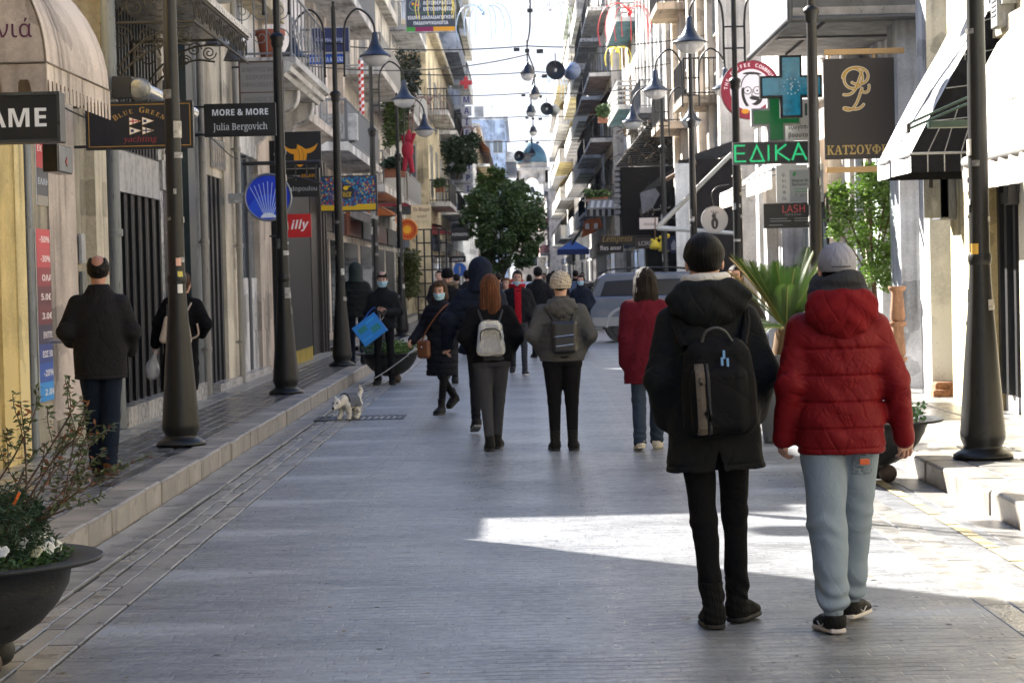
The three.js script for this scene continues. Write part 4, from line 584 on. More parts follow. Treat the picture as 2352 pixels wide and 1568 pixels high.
board({ name: 'shop_sign', label: 'black square sign with a golden bull head of two horns', x0: 648, x1: 737, y0: 302, y1: 386, z: 35.2, t: 0.06, res: 256, draw: (c, w, h) => { c.fillStyle = '#121317'; c.fillRect(0, 0, w, h); c.fillStyle = '#d9930f'; c.beginPath(); c.moveTo(w * 0.04, h * 0.33); c.quadraticCurveTo(w * 0.12, h * 0.5, w * 0.36, h * 0.47); c.quadraticCurveTo(w * 0.4, h * 0.36, w * 0.37, h * 0.33); c.quadraticCurveTo(w * 0.5, h * 0.4, w * 0.6, h * 0.48); c.quadraticCurveTo(w * 0.82, h * 0.46, w * 0.92, h * 0.31); c.quadraticCurveTo(w * 0.86, h * 0.6, w * 0.63, h * 0.6); c.quadraticCurveTo(w * 0.64, h * 0.86, w * 0.45, h * 0.97); c.quadraticCurveTo(w * 0.26, h * 0.9, w * 0.3, h * 0.62); c.quadraticCurveTo(w * 0.07, h * 0.58, w * 0.04, h * 0.33); c.fill(); c.strokeStyle = '#8a5808'; c.lineWidth = 4; for (const k of [0.36, 0.46]) { c.beginPath(); c.moveTo(w * (k + 0.02), h * 0.45); c.quadraticCurveTo(w * (k + 0.14), h * 0.66, w * (k + 0.02), h * 0.92); c.stroke(); } } });
board({ name: 'shop_sign', label: 'black sign with small gold and white words under the bull head', x0: 646, x1: 733, y0: 388, y1: 452, z: 35.6, t: 0.06, res: 256, draw: (c, w, h) => { c.fillStyle = '#101114'; c.fillRect(0, 0, w, h); fit(c, 'ITALIAN', w * 0.3, h * 0.32, w * 0.4, 'bold 26px sans-serif', '#c9c9c9'); fit(c, 'GELATO', w * 0.73, h * 0.3, w * 0.42, 'bold 28px sans-serif', '#d9930f'); fit(c, 'odopoulou', w * 0.55, h * 0.78, w * 0.8, '42px sans-serif', '#b9bcc0'); } });
board({ name: 'shop_sign', label: 'small red square sign with white script illy', x0: 660, x1: 714, y0: 491, y1: 545, z: 36.2, t: 0.08, res: 256, body: mat([0.4, 0.02, 0.02], 0.4), wall: -0.3, draw: (c, w, h) => { c.fillStyle = '#c61a20'; c.fillRect(0, 0, w, h); c.save(); c.transform(1, -0.06, -0.25, 1, w * 0.14, 0); fit(c, 'illy', w * 0.5, h * 0.66, w * 0.8, 'bold 132px sans-serif', '#f4eeee'); c.restore(); } });
board({ name: 'shop_sign', label: 'multicoloured speckled square sign with yellow bottom band and dark round emblem', x0: 727, x1: 866, y0: 403, y1: 486, z: 46.2, t: 0.12, res: 384, frame: 0.03, frameMat: paint([0.08, 0.09, 0.11], 0.4), draw: (c, w, h) => { const R = rng(8); c.fillStyle = '#1d3c66'; c.fillRect(0, 0, w, h); const k = ['#2a7fb0', '#2a7fb0', '#b5352f', '#d8b022', '#1f5b96', '#3aa0b4', '#7a2f4a', '#224a80']; for (let i = 0; i < 900; i++) { c.fillStyle = k[Math.floor(R() * k.length)]; c.beginPath(); c.ellipse(R() * w, R() * h, 4 + R() * 5, 3 + R() * 3, R() * 3, 0, 7); c.fill(); } c.fillStyle = '#dcb31b'; c.beginPath(); c.moveTo(0, h); c.lineTo(0, h * 0.84); c.lineTo(w * 0.3, h * 0.84); c.lineTo(w * 0.36, h * 0.88); c.lineTo(w * 0.62, h * 0.88); c.lineTo(w * 0.68, h * 0.82); c.lineTo(w, h * 0.82); c.lineTo(w, h); c.fill(); c.fillStyle = '#1c2634'; c.beginPath(); c.arc(w * 0.49, h * 0.44, 52, 0, 7); c.fill(); c.fillStyle = '#e3b91d'; c.beginPath(); c.ellipse(w * 0.48, h * 0.33, 17, 15, 0, 0, 7); c.fill(); c.fillRect(w * 0.5, h * 0.27, 24, 7); fit(c, 'YELLOW', w * 0.49, h * 0.5, 80, 'bold 18px sans-serif', '#e3b91d'); fit(c, 'OLK', w * 0.5, h * 0.6, 80, 'bold 30px sans-serif', '#e3b91d'); } });
board({ name: 'office_sign', label: 'dark blue sign with white edge and word Consulting behind the lamp post', x0: 712, x1: 803, y0: 62, y1: 122, z: 44, t: 0.08, res: 256, frame: 0.02, frameMat: M.white, wall: -0.5, draw: (c, w, h) => { c.fillStyle = '#16224f'; c.fillRect(0, 0, w, h); fit(c, 'Consulting', w * 0.5, h * 0.56, w * 0.82, '40px sans-serif', '#b8c2dd'); } });
board({ name: 'office_sign', label: 'bright blue narrow sign with white capitals under the dark blue sign', x0: 708, x1: 790, y0: 124, y1: 147, z: 44.3, t: 0.06, res: 256, wall: -0.4, draw: (c, w, h) => { c.fillStyle = '#1d52b8'; c.fillRect(0, 0, w, h); fit(c, 'CHRISTINA ΑΝΑΓΚΙ', w * 0.5, h * 0.76, w * 0.94, 'bold 46px serif', '#e2ecfa'); } });
board({ name: 'clinic_sign', label: 'big square dark grey sign with white Greek lines and green, purple, orange base stripe', x0: 930, x1: 1047, y0: -22, y1: 74, z: 86, t: 0.2, res: 512, frame: 0.045, frameMat: M.white, wall: -0.6, draw: (c, w, h) => { c.fillStyle = '#3a4350'; c.fillRect(0, 0, w, h); ['ΛΟΓΟΘΕΡΑΠΕΙΑ', 'ΕΡΓΟΘΕΡΑΠΕΙΑ'].forEach((s, i) => fit(c, s, w * 0.66, h * (0.33 + i * 0.155), w * 0.62, 'bold 56px sans-serif', '#e9ecef')); fit(c, 'ΕΙΔΙΚΗ ΔΙΑΠΑΙΔΑΓΩΓΗΣΗ', w * 0.5, h * 0.69, w * 0.94, 'bold 48px sans-serif', '#e9ecef'); fit(c, 'ΠΑΙΔΟΨΥΧΟΛΟΓΙΑ', w * 0.5, h * 0.83, w * 0.72, 'bold 48px sans-serif', '#e9ecef'); c.fillStyle = '#3f8f52'; c.fillRect(w * 0.06, h * 0.53, w * 0.88, 4); c.fillStyle = '#3c9a3c'; c.fillRect(0, h * 0.89, w * 0.18, h); c.fillStyle = '#8c1f55'; c.fillRect(w * 0.18, h * 0.89, w * 0.37, h); c.fillStyle = '#e5a21f'; c.fillRect(w * 0.55, h * 0.89, w, h); c.strokeStyle = '#aab3bb'; c.lineWidth = 5; c.beginPath(); c.arc(w * 0.18, h * 0.34, 56, 0, 7); c.stroke(); [['#e5a21f', -20, -16], ['#d66', 22, -4], ['#3c9a3c', -2, 22]].forEach(([k, x, y]) => { c.fillStyle = k; c.beginPath(); c.arc(w * 0.18 + x, h * 0.34 + y, 14, 0, 7); c.fill(); }); } });
{ // vertical lettered sign: one box per letter under a red cross
  const z = 126, L = 'ΜΑΙΕΥΤΗΡΙΟ', g = thing('clinic_sign', 'vertical row of white letter boxes with blue Greek capitals under a red cross', 'sign', P(1072, 465, z).toArray()), k = z / FOC, o = g.position;
  const y0 = 229, st = 25.6; [...L].forEach((ch, i) => { const p = P(1071 + i * 0.5, y0 + i * st - 0.0, z).sub(o); const b = part(g, 'letter_box', rb(p.x, p.y, p.z - 0.15, 23 * k, 22 * k, 0.28, 0.02), mat([0.8, 0.8, 0.82], 0.5, { transmission: 0.5, thickness: 0 })); part(b, 'letter', new THREE.PlaneGeometry(20 * k, 20 * k).translate(p.x, p.y, p.z - 0.006), mat([1, 1, 1], 0.5, { transmission: 0.5, thickness: 0, map: ctex(64, 64, (c, w, h) => { c.fillStyle = '#f2f1f4'; c.fillRect(0, 0, w, h); fit(c, ch, 32, 53, 60, 'bold 60px sans-serif', '#2a2f8f'); }) })); });
  const q = P(1070, 190, z).sub(o); part(g, 'red_cross', [bc(q.x, q.y, q.z, 27 * k, 10 * k, 0.2), bc(q.x, q.y + 9.5 * k, q.z, 9 * k, 9 * k, 0.2), bc(q.x, q.y - 9.5 * k, q.z, 9 * k, 9 * k, 0.2)], mat([0.75, 0.05, 0.06], 0.4));
  part(g, 'bracket', [rod([-0.9, 0.6, -0.2], [0, 0.6, -0.2], 0.03), rod([-0.9, 5, -0.2], [0, 5, -0.2], 0.03)], M.iron); }
board({ name: 'shop_sign', label: 'orange red square sign with white m under the vertical letter boxes', x0: 1062, x1: 1090, y0: 487, y1: 499, z: 124, t: 0.15, res: 64, draw: (c, w, h) => { c.fillStyle = '#e2481c'; c.fillRect(0, 0, w, h); fit(c, 'm', w / 2, h * 0.85, w * 0.6, 'bold 34px sans-serif', '#f8e8e0'); } });
{ const z = 63, p = P(935, 527, z), r = 24 * z / FOC, g = thing('round_sign', 'round orange sun sign in an orange ring before the dark trellis', 'sign', p.toArray()); part(g, 'sign_panel', new THREE.CylinderGeometry(r, r, 0.1, 32).rotateX(Math.PI / 2).translate(0, 0, -0.06), mat([0.6, 0.15, 0.02], 0.4)); part(g, 'frame', new THREE.TorusGeometry(r * 0.94, 0.03, 8, 36), mat([0.7, 0.22, 0.04], 0.4)); part(g, 'print', new THREE.CircleGeometry(r * 0.92, 32), mat([1, 1, 1], 0.4, { map: ctex(128, 128, (c, w, h) => { c.fillStyle = '#c2410e'; c.fillRect(0, 0, w, h); c.fillStyle = '#e8801a'; for (let k = 0; k < 14; k++) { c.save(); c.translate(64, 64); c.rotate(k * 0.449); c.beginPath(); c.moveTo(-9, 0); c.quadraticCurveTo(0, -34, 10, -54); c.quadraticCurveTo(12, -26, 9, 0); c.fill(); c.restore(); } c.fillStyle = '#f5b52a'; c.beginPath(); c.arc(64, 64, 26, 0, 7); c.fill(); }) })); }
board({ name: 'shop_sign', label: 'cream sign with dark Greek script on the left above the orange awning', x0: 944, x1: 990, y0: 470, y1: 507, z: 72, t: 0.06, res: 128, body: M.white, wall: -0.6, draw: (c, w, h) => { c.fillStyle = '#d9cfae'; c.fillRect(0, 0, w, h); fit(c, 'Το Μικρό', w * 0.5, h * 0.4, w * 0.85, 'italic bold 34px serif', '#4b3226'); fit(c, 'καφέ', w * 0.52, h * 0.8, w * 0.5, 'italic 26px serif', '#4b3226'); } });
board({ name: 'shop_sign', label: 'small black sign with rounded ends and white word left of the dense tree', x0: 1036, x1: 1076, y0: 525, y1: 553, z: 92, t: 0.08, res: 128, wall: -0.6, draw: (c, w, h) => { c.fillStyle = '#15161a'; c.fillRect(0, 0, w, h); fit(c, 'ΡΟΠΟΛΙΤΟ', w * 0.5, h * 0.6, w * 0.9, 'bold 30px sans-serif', '#c9c9cc'); } });
board({ name: 'shop_sign', label: 'small black sign with pale script under the rounded one', x0: 1032, x1: 1070, y0: 588, y1: 602, z: 90, t: 0.08, res: 128, wall: -0.6, draw: (c, w, h) => { c.fillStyle = '#15161a'; c.fillRect(0, 0, w, h); fit(c, 'corty', w * 0.5, h * 0.75, w * 0.7, 'italic bold 34px serif', '#c9c9cc'); } });
{ const p = P(1056, 619, 80), r = 9 * 80 / FOC, g = thing('traffic_sign', 'round blue traffic sign with white pedestrians beside the trellis', 'traffic sign', [p.x, 0, p.z]); part(g, 'sign_disc', new THREE.CylinderGeometry(r * 1.7, r * 1.7, 0.03, 24).rotateX(Math.PI / 2).translate(0, p.y, 0), mat([0.02, 0.12, 0.5], 0.4)); part(g, 'pictogram', [bc(0, p.y - 0.04, 0.018, 0.06, 0.2, 0.006), new THREE.SphereGeometry(0.035, 8, 6).scale(1, 1, 0.2).translate(0, p.y + 0.1, 0.018)], M.white); part(g, 'post', rod([0, 0, -0.03], [0, p.y + 0.1, -0.03], 0.03), M.ironGrey); }
// right hand side
const PHz = 32.5;
board({ name: 'shop_sign', label: 'dark brown hanging sign with gold PL monogram and gold Greek capitals between gold bars', x0: 1894, x1: 2056, y0: 134, y1: 364, z: 29.6, t: 0.05, res: 512, rough: 0.6, draw: (c, w, h) => { c.fillStyle = '#35302f'; c.fillRect(0, 0, w, h); const q = (col, lw) => { c.strokeStyle = col; c.lineWidth = lw; c.lineCap = 'round'; c.beginPath(); c.moveTo(w * 0.27, h * 0.19); c.bezierCurveTo(w * 0.28, h * 0.06, w * 0.64, h * 0.06, w * 0.63, h * 0.18); c.bezierCurveTo(w * 0.62, h * 0.27, w * 0.44, h * 0.27, w * 0.40, h * 0.24); c.stroke(); c.beginPath(); c.moveTo(w * 0.56, h * 0.11); c.bezierCurveTo(w * 0.46, h * 0.26, w * 0.46, h * 0.38, w * 0.28, h * 0.36); c.stroke(); c.beginPath(); c.ellipse(w * 0.42, h * 0.2, w * 0.13, h * 0.10, 0.3, 0, 7); c.stroke(); c.beginPath(); c.moveTo(w * 0.64, h * 0.27); c.bezierCurveTo(w * 0.66, h * 0.38, w * 0.5, h * 0.34, w * 0.54, h * 0.3); c.moveTo(w * 0.54, h * 0.3); c.bezierCurveTo(w * 0.48, h * 0.42, w * 0.42, h * 0.56, w * 0.28, h * 0.5); c.bezierCurveTo(w * 0.27, h * 0.46, w * 0.46, h * 0.56, w * 0.56, h * 0.46); c.stroke(); }; q('#d8cfba', 22); q('#b8923f', 11); fit(c, 'ΚΑΤΣΟΥΦΗ', w * 0.47, h * 0.955, w * 0.9, 'bold 92px serif', '#b39a5a'); } });
{ const g = thing('sign_bracket', 'pair of gold wall bars holding the dark brown monogram sign', 'sign bracket', P(1893, 120, 29.62).toArray()); const L = XR - g.position.x - 0.1; part(g, 'bar', rb(L / 2, 0, 0, L, 0.075, 0.05, 0.008), mat([0.5, 0.32, 0.14], 0.5)); part(g, 'bar', rb(L / 2, -1.55, 0, L, 0.075, 0.05, 0.008), mat([0.5, 0.32, 0.14], 0.5)); for (const k of [0.06, 0.62]) part(g, 'hanger', bc(L * k, -0.08, 0, 0.03, 0.12, 0.02), mat([0.5, 0.32, 0.14], 0.5)); }
function cross(px, py, z, s, arm, lab, body, face, rim) { const p = P(px, py, z), k = z / FOC, g = thing('pharmacy_cross', lab, 'pharmacy sign', p.toArray()), S = s * k, A = arm * k; const sh = q => { const a = A + q, b = S + q, m = new THREE.Shape(); [[-a, b], [a, b], [a, a], [b, a], [b, -a], [a, -a], [a, -b], [-a, -b], [-a, -a], [-b, -a], [-b, a], [-a, a]].forEach(([x, y], i) => i ? m.lineTo(x, y) : m.moveTo(x, y)); m.closePath(); return m; };
  part(g, 'sign_box', new THREE.ExtrudeGeometry(sh(0), { depth: 0.14, bevelEnabled: true, bevelSize: 0.008, bevelThickness: 0.008, bevelSegments: 1 }).translate(0, 0, -0.16), body); part(g, 'lit_face', new THREE.ExtrudeGeometry(sh(-rim * k), { depth: 0.012, bevelEnabled: false }).translate(0, 0, -0.006), face); return [g, k]; }
cross(1784, 268, PHz, 56, 19, 'green pharmacy cross in a white rim, the lower left of two crosses', M.white, mat([0.006, 0.11, 0.03], 0.25, { emissive: new THREE.Color(0, 0.008, 0.002) }), 4);
{ const [g, k] = cross(1818, 198, PHz - 0.7, 70, 24, 'larger teal blue lit pharmacy cross with a ring of white dots', M.black, mat([0.02, 0.2, 0.3], 0.15, { map: T_MARBLE, emissive: new THREE.Color(0.0, 0.012, 0.02) }), 4);
  part(g, 'dot_ring', [...Array(12)].map((_, i) => new THREE.SphereGeometry(1.9 * k, 8, 6).translate(Math.cos(i / 12 * 6.283) * 18 * k, Math.sin(i / 12 * 6.283) * 18 * k, 0.01)), mat([0.8, 0.9, 0.92], 0.4)).userData.kind = 'stuff'; part(g, 'snake_emblem', tube([[4 * k, 8 * k, 0.01], [-3 * k, 5 * k, 0.012], [3 * k, 0, 0.012], [-2 * k, -5 * k, 0.012], [1 * k, -10 * k, 0.01]], 1.1 * k, 20, 6), mat([0.8, 0.9, 0.92], 0.4)); }
{ // running letters of lamps
  const dr = em => (c, w, h) => { c.fillStyle = em ? '#000' : '#0d1110'; c.fillRect(0, 0, w, h); c.save(); c.transform(1, 0, 0, 1, 0, 0); c.strokeStyle = '#18e08a'; c.lineWidth = 13; c.lineJoin = 'miter'; const L = (...q) => { c.beginPath(); for (let i = 0; i < q.length; i += 2) i ? c.lineTo(q[i] * w, q[i + 1] * h) : c.moveTo(q[i] * w, q[i + 1] * h); c.stroke(); }; L(0.14, 0.12, 0.015, 0.12, 0.015, 0.9, 0.15, 0.9); L(0.015, 0.5, 0.14, 0.5); L(0.2, 0.9, 0.285, 0.14, 0.37, 0.9, 0.2, 0.9); L(0.43, 0.1, 0.43, 0.9); L(0.52, 0.1, 0.52, 0.9); L(0.65, 0.1, 0.53, 0.46, 0.69, 0.9); L(0.72, 0.9, 0.8, 0.08, 0.9, 0.9); L(0.745, 0.6, 0.865, 0.6); c.restore(); c.fillStyle = em ? '#000' : '#0d1110'; for (let y = 0; y < h; y += 7) c.fillRect(0, y, w, 2); for (let x = 0; x < w; x += 7) c.fillRect(x, 0, 2, h); };
  const [g, w, h] = board({ name: 'led_display', label: 'black running text display with green lit letters ΕΔΙΚΑ', cat: 'display', x0: 1684, x1: 1874, y0: 325, y1: 376, z: PHz - 0.4, t: 0.12, frame: 0.015, frameMat: paint([0.2, 0.2, 0.21], 0.4) });
  const m = ctex(512, 136, dr(true)); part(g, 'lit_letters', new THREE.PlaneGeometry(w - 0.03, h - 0.03).translate(0, 0, 0.004), mat([0.02, 0.025, 0.025], 0.4, { emissive: new THREE.Color(0.3, 0.3, 0.3), emissiveMap: m })); }
board({ name: 'name_plate', label: 'pale grey board with dark Greek surnames behind the green cross', x0: 1800, x1: 1882, y0: 228, y1: 322, z: PHz + 0.3, t: 0.05, res: 256, body: M.white, draw: (c, w, h) => { c.fillStyle = '#b4b4b2'; c.fillRect(0, 0, w, h); c.fillStyle = '#3d4a44'; c.fillRect(w * 0.6, h * 0.1, w * 0.2, h * 0.3); fit(c, 'τζωγοπούλο', w * 0.56, h * 0.72, w * 0.88, 'bold 44px sans-serif', '#35363a'); fit(c, 'βοουτσέλη', w * 0.54, h * 0.92, w * 0.84, 'bold 44px sans-serif', '#35363a'); } });
board({ name: 'name_plate', label: 'tall white and grey board with small Greek lines and a green leaf under the display', x0: 1784, x1: 1892, y0: 378, y1: 464, z: PHz + 0.2, t: 0.05, res: 256, body: M.white, draw: (c, w, h) => { c.fillStyle = '#dcdcdb'; c.fillRect(0, 0, w, h); c.fillStyle = '#a9adb2'; c.fillRect(w * 0.28, h * 0.14, w, h); ['ψ.', 'ει', 'έι', 'Φ', 'δι'].forEach((s, i) => fit(c, s, w * 0.16, h * (0.3 + i * 0.16), 40, '28px serif', '#55565a')); c.fillStyle = '#3f9a52'; c.beginPath(); c.moveTo(w * 0.36, h * 0.32); c.quadraticCurveTo(w * 0.32, h * 0.2, w * 0.42, h * 0.18); c.quadraticCurveTo(w * 0.43, h * 0.27, w * 0.36, h * 0.32); c.fill(); fit(c, 'Μαρια Καρκάλα', w * 0.63, h * 0.46, w * 0.62, 'bold 24px sans-serif', '#4a4c52'); fit(c, 'Κρυωνοπούλου', w * 0.63, h * 0.56, w * 0.62, 'bold 24px sans-serif', '#4a4c52'); c.fillStyle = '#5a9b6c'; c.fillRect(w * 0.38, h * 0.64, w * 0.5, 4); c.fillRect(w * 0.38, h * 0.71, w * 0.5, 4); fit(c, 'Τ. 2610 991', w * 0.63, h * 0.86, w * 0.5, '24px sans-serif', '#5d6066'); } });
board({ name: 'shop_sign', label: 'black hanging sign with red word LASH above the palm fronds', x0: 1755, x1: 1890, y0: 466, y1: 523, z: PHz, t: 0.05, res: 256, draw: (c, w, h) => { c.fillStyle = '#1b1b1d'; c.fillRect(0, 0, w, h); fit(c, 'LASH', w * 0.51, h * 0.38, w * 0.58, '46px sans-serif', '#c2434c'); fit(c, 'nails & brows', w * 0.5, h * 0.5, w * 0.3, '12px sans-serif', '#9a9a9a'); c.fillStyle = '#77777a'; for (const [x, y, l] of [[0.1, 0.6, 0.3], [0.1, 0.7, 0.36], [0.52, 0.6, 0.3], [0.52, 0.7, 0.42], [0.08, 0.86, 0.24], [0.72, 0.84, 0.24]]) c.fillRect(w * x, h * y, w * l, 4); } });
{ const z = 40.5, p = P(1725, 206, z), r = 68 * z / FOC, g = thing('round_sign', 'large round dark red ringed coffee sign with a black and white bearded face', 'sign', p.toArray());
  part(g, 'sign_panel', new THREE.CylinderGeometry(r, r, 0.14, 56).rotateX(Math.PI / 2).translate(0, 0, -0.075), paint([0.2, 0.03, 0.05], 0.4)); part(g, 'bracket', rb(r + 0.4, 0, -0.08, 0.9, 0.1, 0.06), M.iron);
  part(g, 'print', new THREE.CircleGeometry(r - 0.01, 56).translate(0, 0, 0.0), mat([1, 1, 1], 0.4, { map: ctex(512, 512, (c, w, h) => { c.fillStyle = '#8e1a35'; c.fillRect(0, 0, w, h); c.fillStyle = '#ece9f0'; c.beginPath(); c.arc(256, 256, 182, 0, 7); c.fill(); const s = 'THE COFFEE COMMUNITY'; for (let i = 0; i < s.length; i++) { const a = -1.48 + i * 0.158; c.save(); c.translate(256 + Math.sin(a) * 204, 256 - Math.cos(a) * 204); c.rotate(a); fit(c, s[i], 0, 0, 50, 'bold 44px sans-serif', '#f0e6ea'); c.restore(); }
    c.strokeStyle = c.fillStyle = '#1c1a1c'; c.lineWidth = 9; c.beginPath(); c.ellipse(268, 236, 98, 126, 0.1, Math.PI * 0.98, Math.PI * 2.1); c.stroke(); c.beginPath(); c.moveTo(366, 240); c.quadraticCurveTo(386, 300, 340, 372); c.quadraticCurveTo(300, 410, 262, 380); c.quadraticCurveTo(330, 360, 340, 250); c.fill(); c.beginPath(); c.ellipse(290, 330, 46, 18, 0.1, 0, 7); c.fill(); c.beginPath(); c.moveTo(176, 240); c.quadraticCurveTo(160, 330, 214, 402); c.lineTo(240, 396); c.quadraticCurveTo(190, 330, 196, 232); c.fill(); c.lineWidth = 6; for (const x of [228, 312]) { c.beginPath(); c.arc(x, 262, 32, 0, 7); c.stroke(); c.beginPath(); c.ellipse(x, 264, 10, 7, 0, 0, 7); c.fill(); } c.beginPath(); c.moveTo(258, 258); c.lineTo(282, 258); c.moveTo(272, 268); c.lineTo(262, 306); c.lineTo(284, 308); c.stroke(); c.beginPath(); c.ellipse(270, 122, 84, 22, 0.05, Math.PI, 0); c.fill(); c.fillStyle = '#e39b1d'; c.beginPath(); c.ellipse(204, 444, 34, 22, 0, 0, 7); c.fill(); }) })); }
{ const z = 45, p = P(1642, 504, z), r = 31 * z / FOC, g = thing('round_sign', 'round cream sign with small dark figure hanging under the white awning frame', 'sign', p.toArray()); part(g, 'sign_panel', new THREE.CylinderGeometry(r, r, 0.05, 36).rotateX(Math.PI / 2).translate(0, 0, -0.03), M.white); part(g, 'print', new THREE.CircleGeometry(r - 0.015, 36), mat([1, 1, 1], 0.6, { map: ctex(128, 128, (c, w, h) => { c.fillStyle = '#bcb8b0'; c.fillRect(0, 0, w, h); c.fillStyle = '#37352f'; c.beginPath(); c.ellipse(64, 82, 18, 30, 0, 0, 7); c.fill(); c.beginPath(); c.arc(60, 46, 11, 0, 7); c.fill(); c.strokeStyle = '#37352f'; c.lineWidth = 3; for (const [a, b] of [[46, 20], [58, 16], [74, 18], [84, 26]]) { c.beginPath(); c.moveTo(62, 40); c.lineTo(a, b); c.stroke(); } c.fillStyle = '#c9c5bc'; c.fillRect(62, 74, 5, 26); }) })); part(g, 'hanger', tube([[-0.02, r, 0], [-0.05, r + 0.25, 0], [0.06, r + 0.38, 0], [0.3, r + 0.42, 0]], 0.012, 12, 5), M.iron); }
{ const z = 58, p = P(1551, 561, z), r = 20.5 * z / FOC, g = thing('round_sign', 'round dark blue sign with a pale drawing left of the dark haired man', 'sign', p.toArray()); part(g, 'sign_panel', new THREE.CylinderGeometry(r, r, 0.06, 32).rotateX(Math.PI / 2).translate(0, 0, -0.035), mat([0.02, 0.04, 0.14], 0.4)); part(g, 'print', new THREE.CircleGeometry(r, 32), mat([1, 1, 1], 0.5, { transmission: 0.5, thickness: 0, map: ctex(64, 64, (c, w, h) => { c.fillStyle = '#1b2a55'; c.fillRect(0, 0, w, h); c.fillStyle = '#a9b2c4'; c.fillRect(18, 34, 28, 18); c.beginPath(); c.moveTo(16, 34); c.lineTo(28, 14); c.lineTo(36, 28); c.lineTo(42, 18); c.lineTo(48, 34); c.fill(); }) })); part(g, 'bracket', rod([r, 0, -0.03], [r + 0.5, 0, -0.03], 0.02), M.iron); }
const smallR = [
  ['shop_sign', 'black oval lettered sign low on the right, left of the yellow bags', 1376, 1458, 541, 561, 70, '#17140f', 'Lempesis', '#9a8348', 'italic 30px serif'],
  ['shop_sign', 'black sign with white letters anor under the oval one', 1374, 1432, 561, 580, 71, '#1c1c1d', 'fixs anor', '#dcdcdc', 'bold 30px sans-serif'],
  ['shop_sign', 'dark sign with thin pale letters beside the yellow bags', 1459, 1506, 545, 571, 69, '#1d1d1f', 'LCIKC', '#b5b5b8', '34px sans-serif'],
  ['shop_sign', 'white sign with grey script under the dark fan, right side', 1469, 1512, 500, 526, 64, '#dcd9d6', 'moza', '#55504c', 'italic 30px serif'],
];
for (const [n, lab, x0, x1, y0, y1, z, bg, s, col, f] of smallR) board({ name: n, label: lab, x0, x1, y0, y1, z, t: 0.08, res: 128, wall: 0.5, body: bg[1] === 'd' ? M.white : M.black, draw: (c, w, h) => { c.fillStyle = bg; c.fillRect(0, 0, w, h); fit(c, s, w / 2, h * 0.68, w * 0.85, f, col); } });
board({ name: 'shop_sign', label: 'dark green sign with white letters behind the tree beside the second right lamp post', x0: 1908, x1: 1934, y0: 440, y1: 560, z: 37, t: 0.06, res: 64, wall: 0.4, draw: (c, w, h) => { c.fillStyle = '#12302c'; c.fillRect(0, 0, w, h); ['Τ', 'Α', 'Χ', 'Ι'].forEach((s, i) => fit(c, s, w / 2, h * (0.24 + i * 0.23), 40, 'bold 44px sans-serif', '#d5dcd8')); } });
// ---------------------------------------------------------------- awnings and canopies
function ribbon(prof, z0, z1, n = 10, flut = 0) {   // sheet swept along the street from a profile of (x, y)
  const m = prof.length, pos = [], uv = [], idx = []; let len = 0;
  for (let i = 0; i < m; i++) { if (i) len += Math.hypot(prof[i][0] - prof[i - 1][0], prof[i][1] - prof[i - 1][1]); for (let k = 0; k <= n; k++) { const t = k / n; pos.push(prof[i][0] + flut * Math.sin(t * n * 1.3), prof[i][1] - 0.02 * Math.sin(t * Math.PI) * (i / m), lerp(z0, z1, t)); uv.push(Math.abs(z1 - z0) * t, len); } }
  for (let i = 0; i < m - 1; i++) for (let k = 0; k < n; k++) { const a = i * (n + 1) + k; idx.push(a, a + n + 1, a + 1, a + 1, a + n + 1, a + n + 2); }
  const g = new THREE.BufferGeometry(); g.setAttribute('position', new THREE.Float32BufferAttribute(pos, 3)); g.setAttribute('uv', new THREE.Float32BufferAttribute(uv, 2)); g.setIndex(idx); g.computeVertexNormals(); return g;
}
function polyZ(pts, z, d = 0.008, holes) { const s = new THREE.Shape(); pts.forEach(([x, y], i) => i ? s.lineTo(x, y) : s.moveTo(x, y)); s.closePath(); return new THREE.ExtrudeGeometry(s, { depth: d, bevelEnabled: false }).translate(0, 0, z); }
const cloth = (c, o = {}) => mat(c, 0.92, { map: T_PLASTER, bumpMap: T_GRAIN, bumpScale: 0.003, ...o });
const sheer = c => mat(c, 0.95, { transmission: 0.35, thickness: 0 });
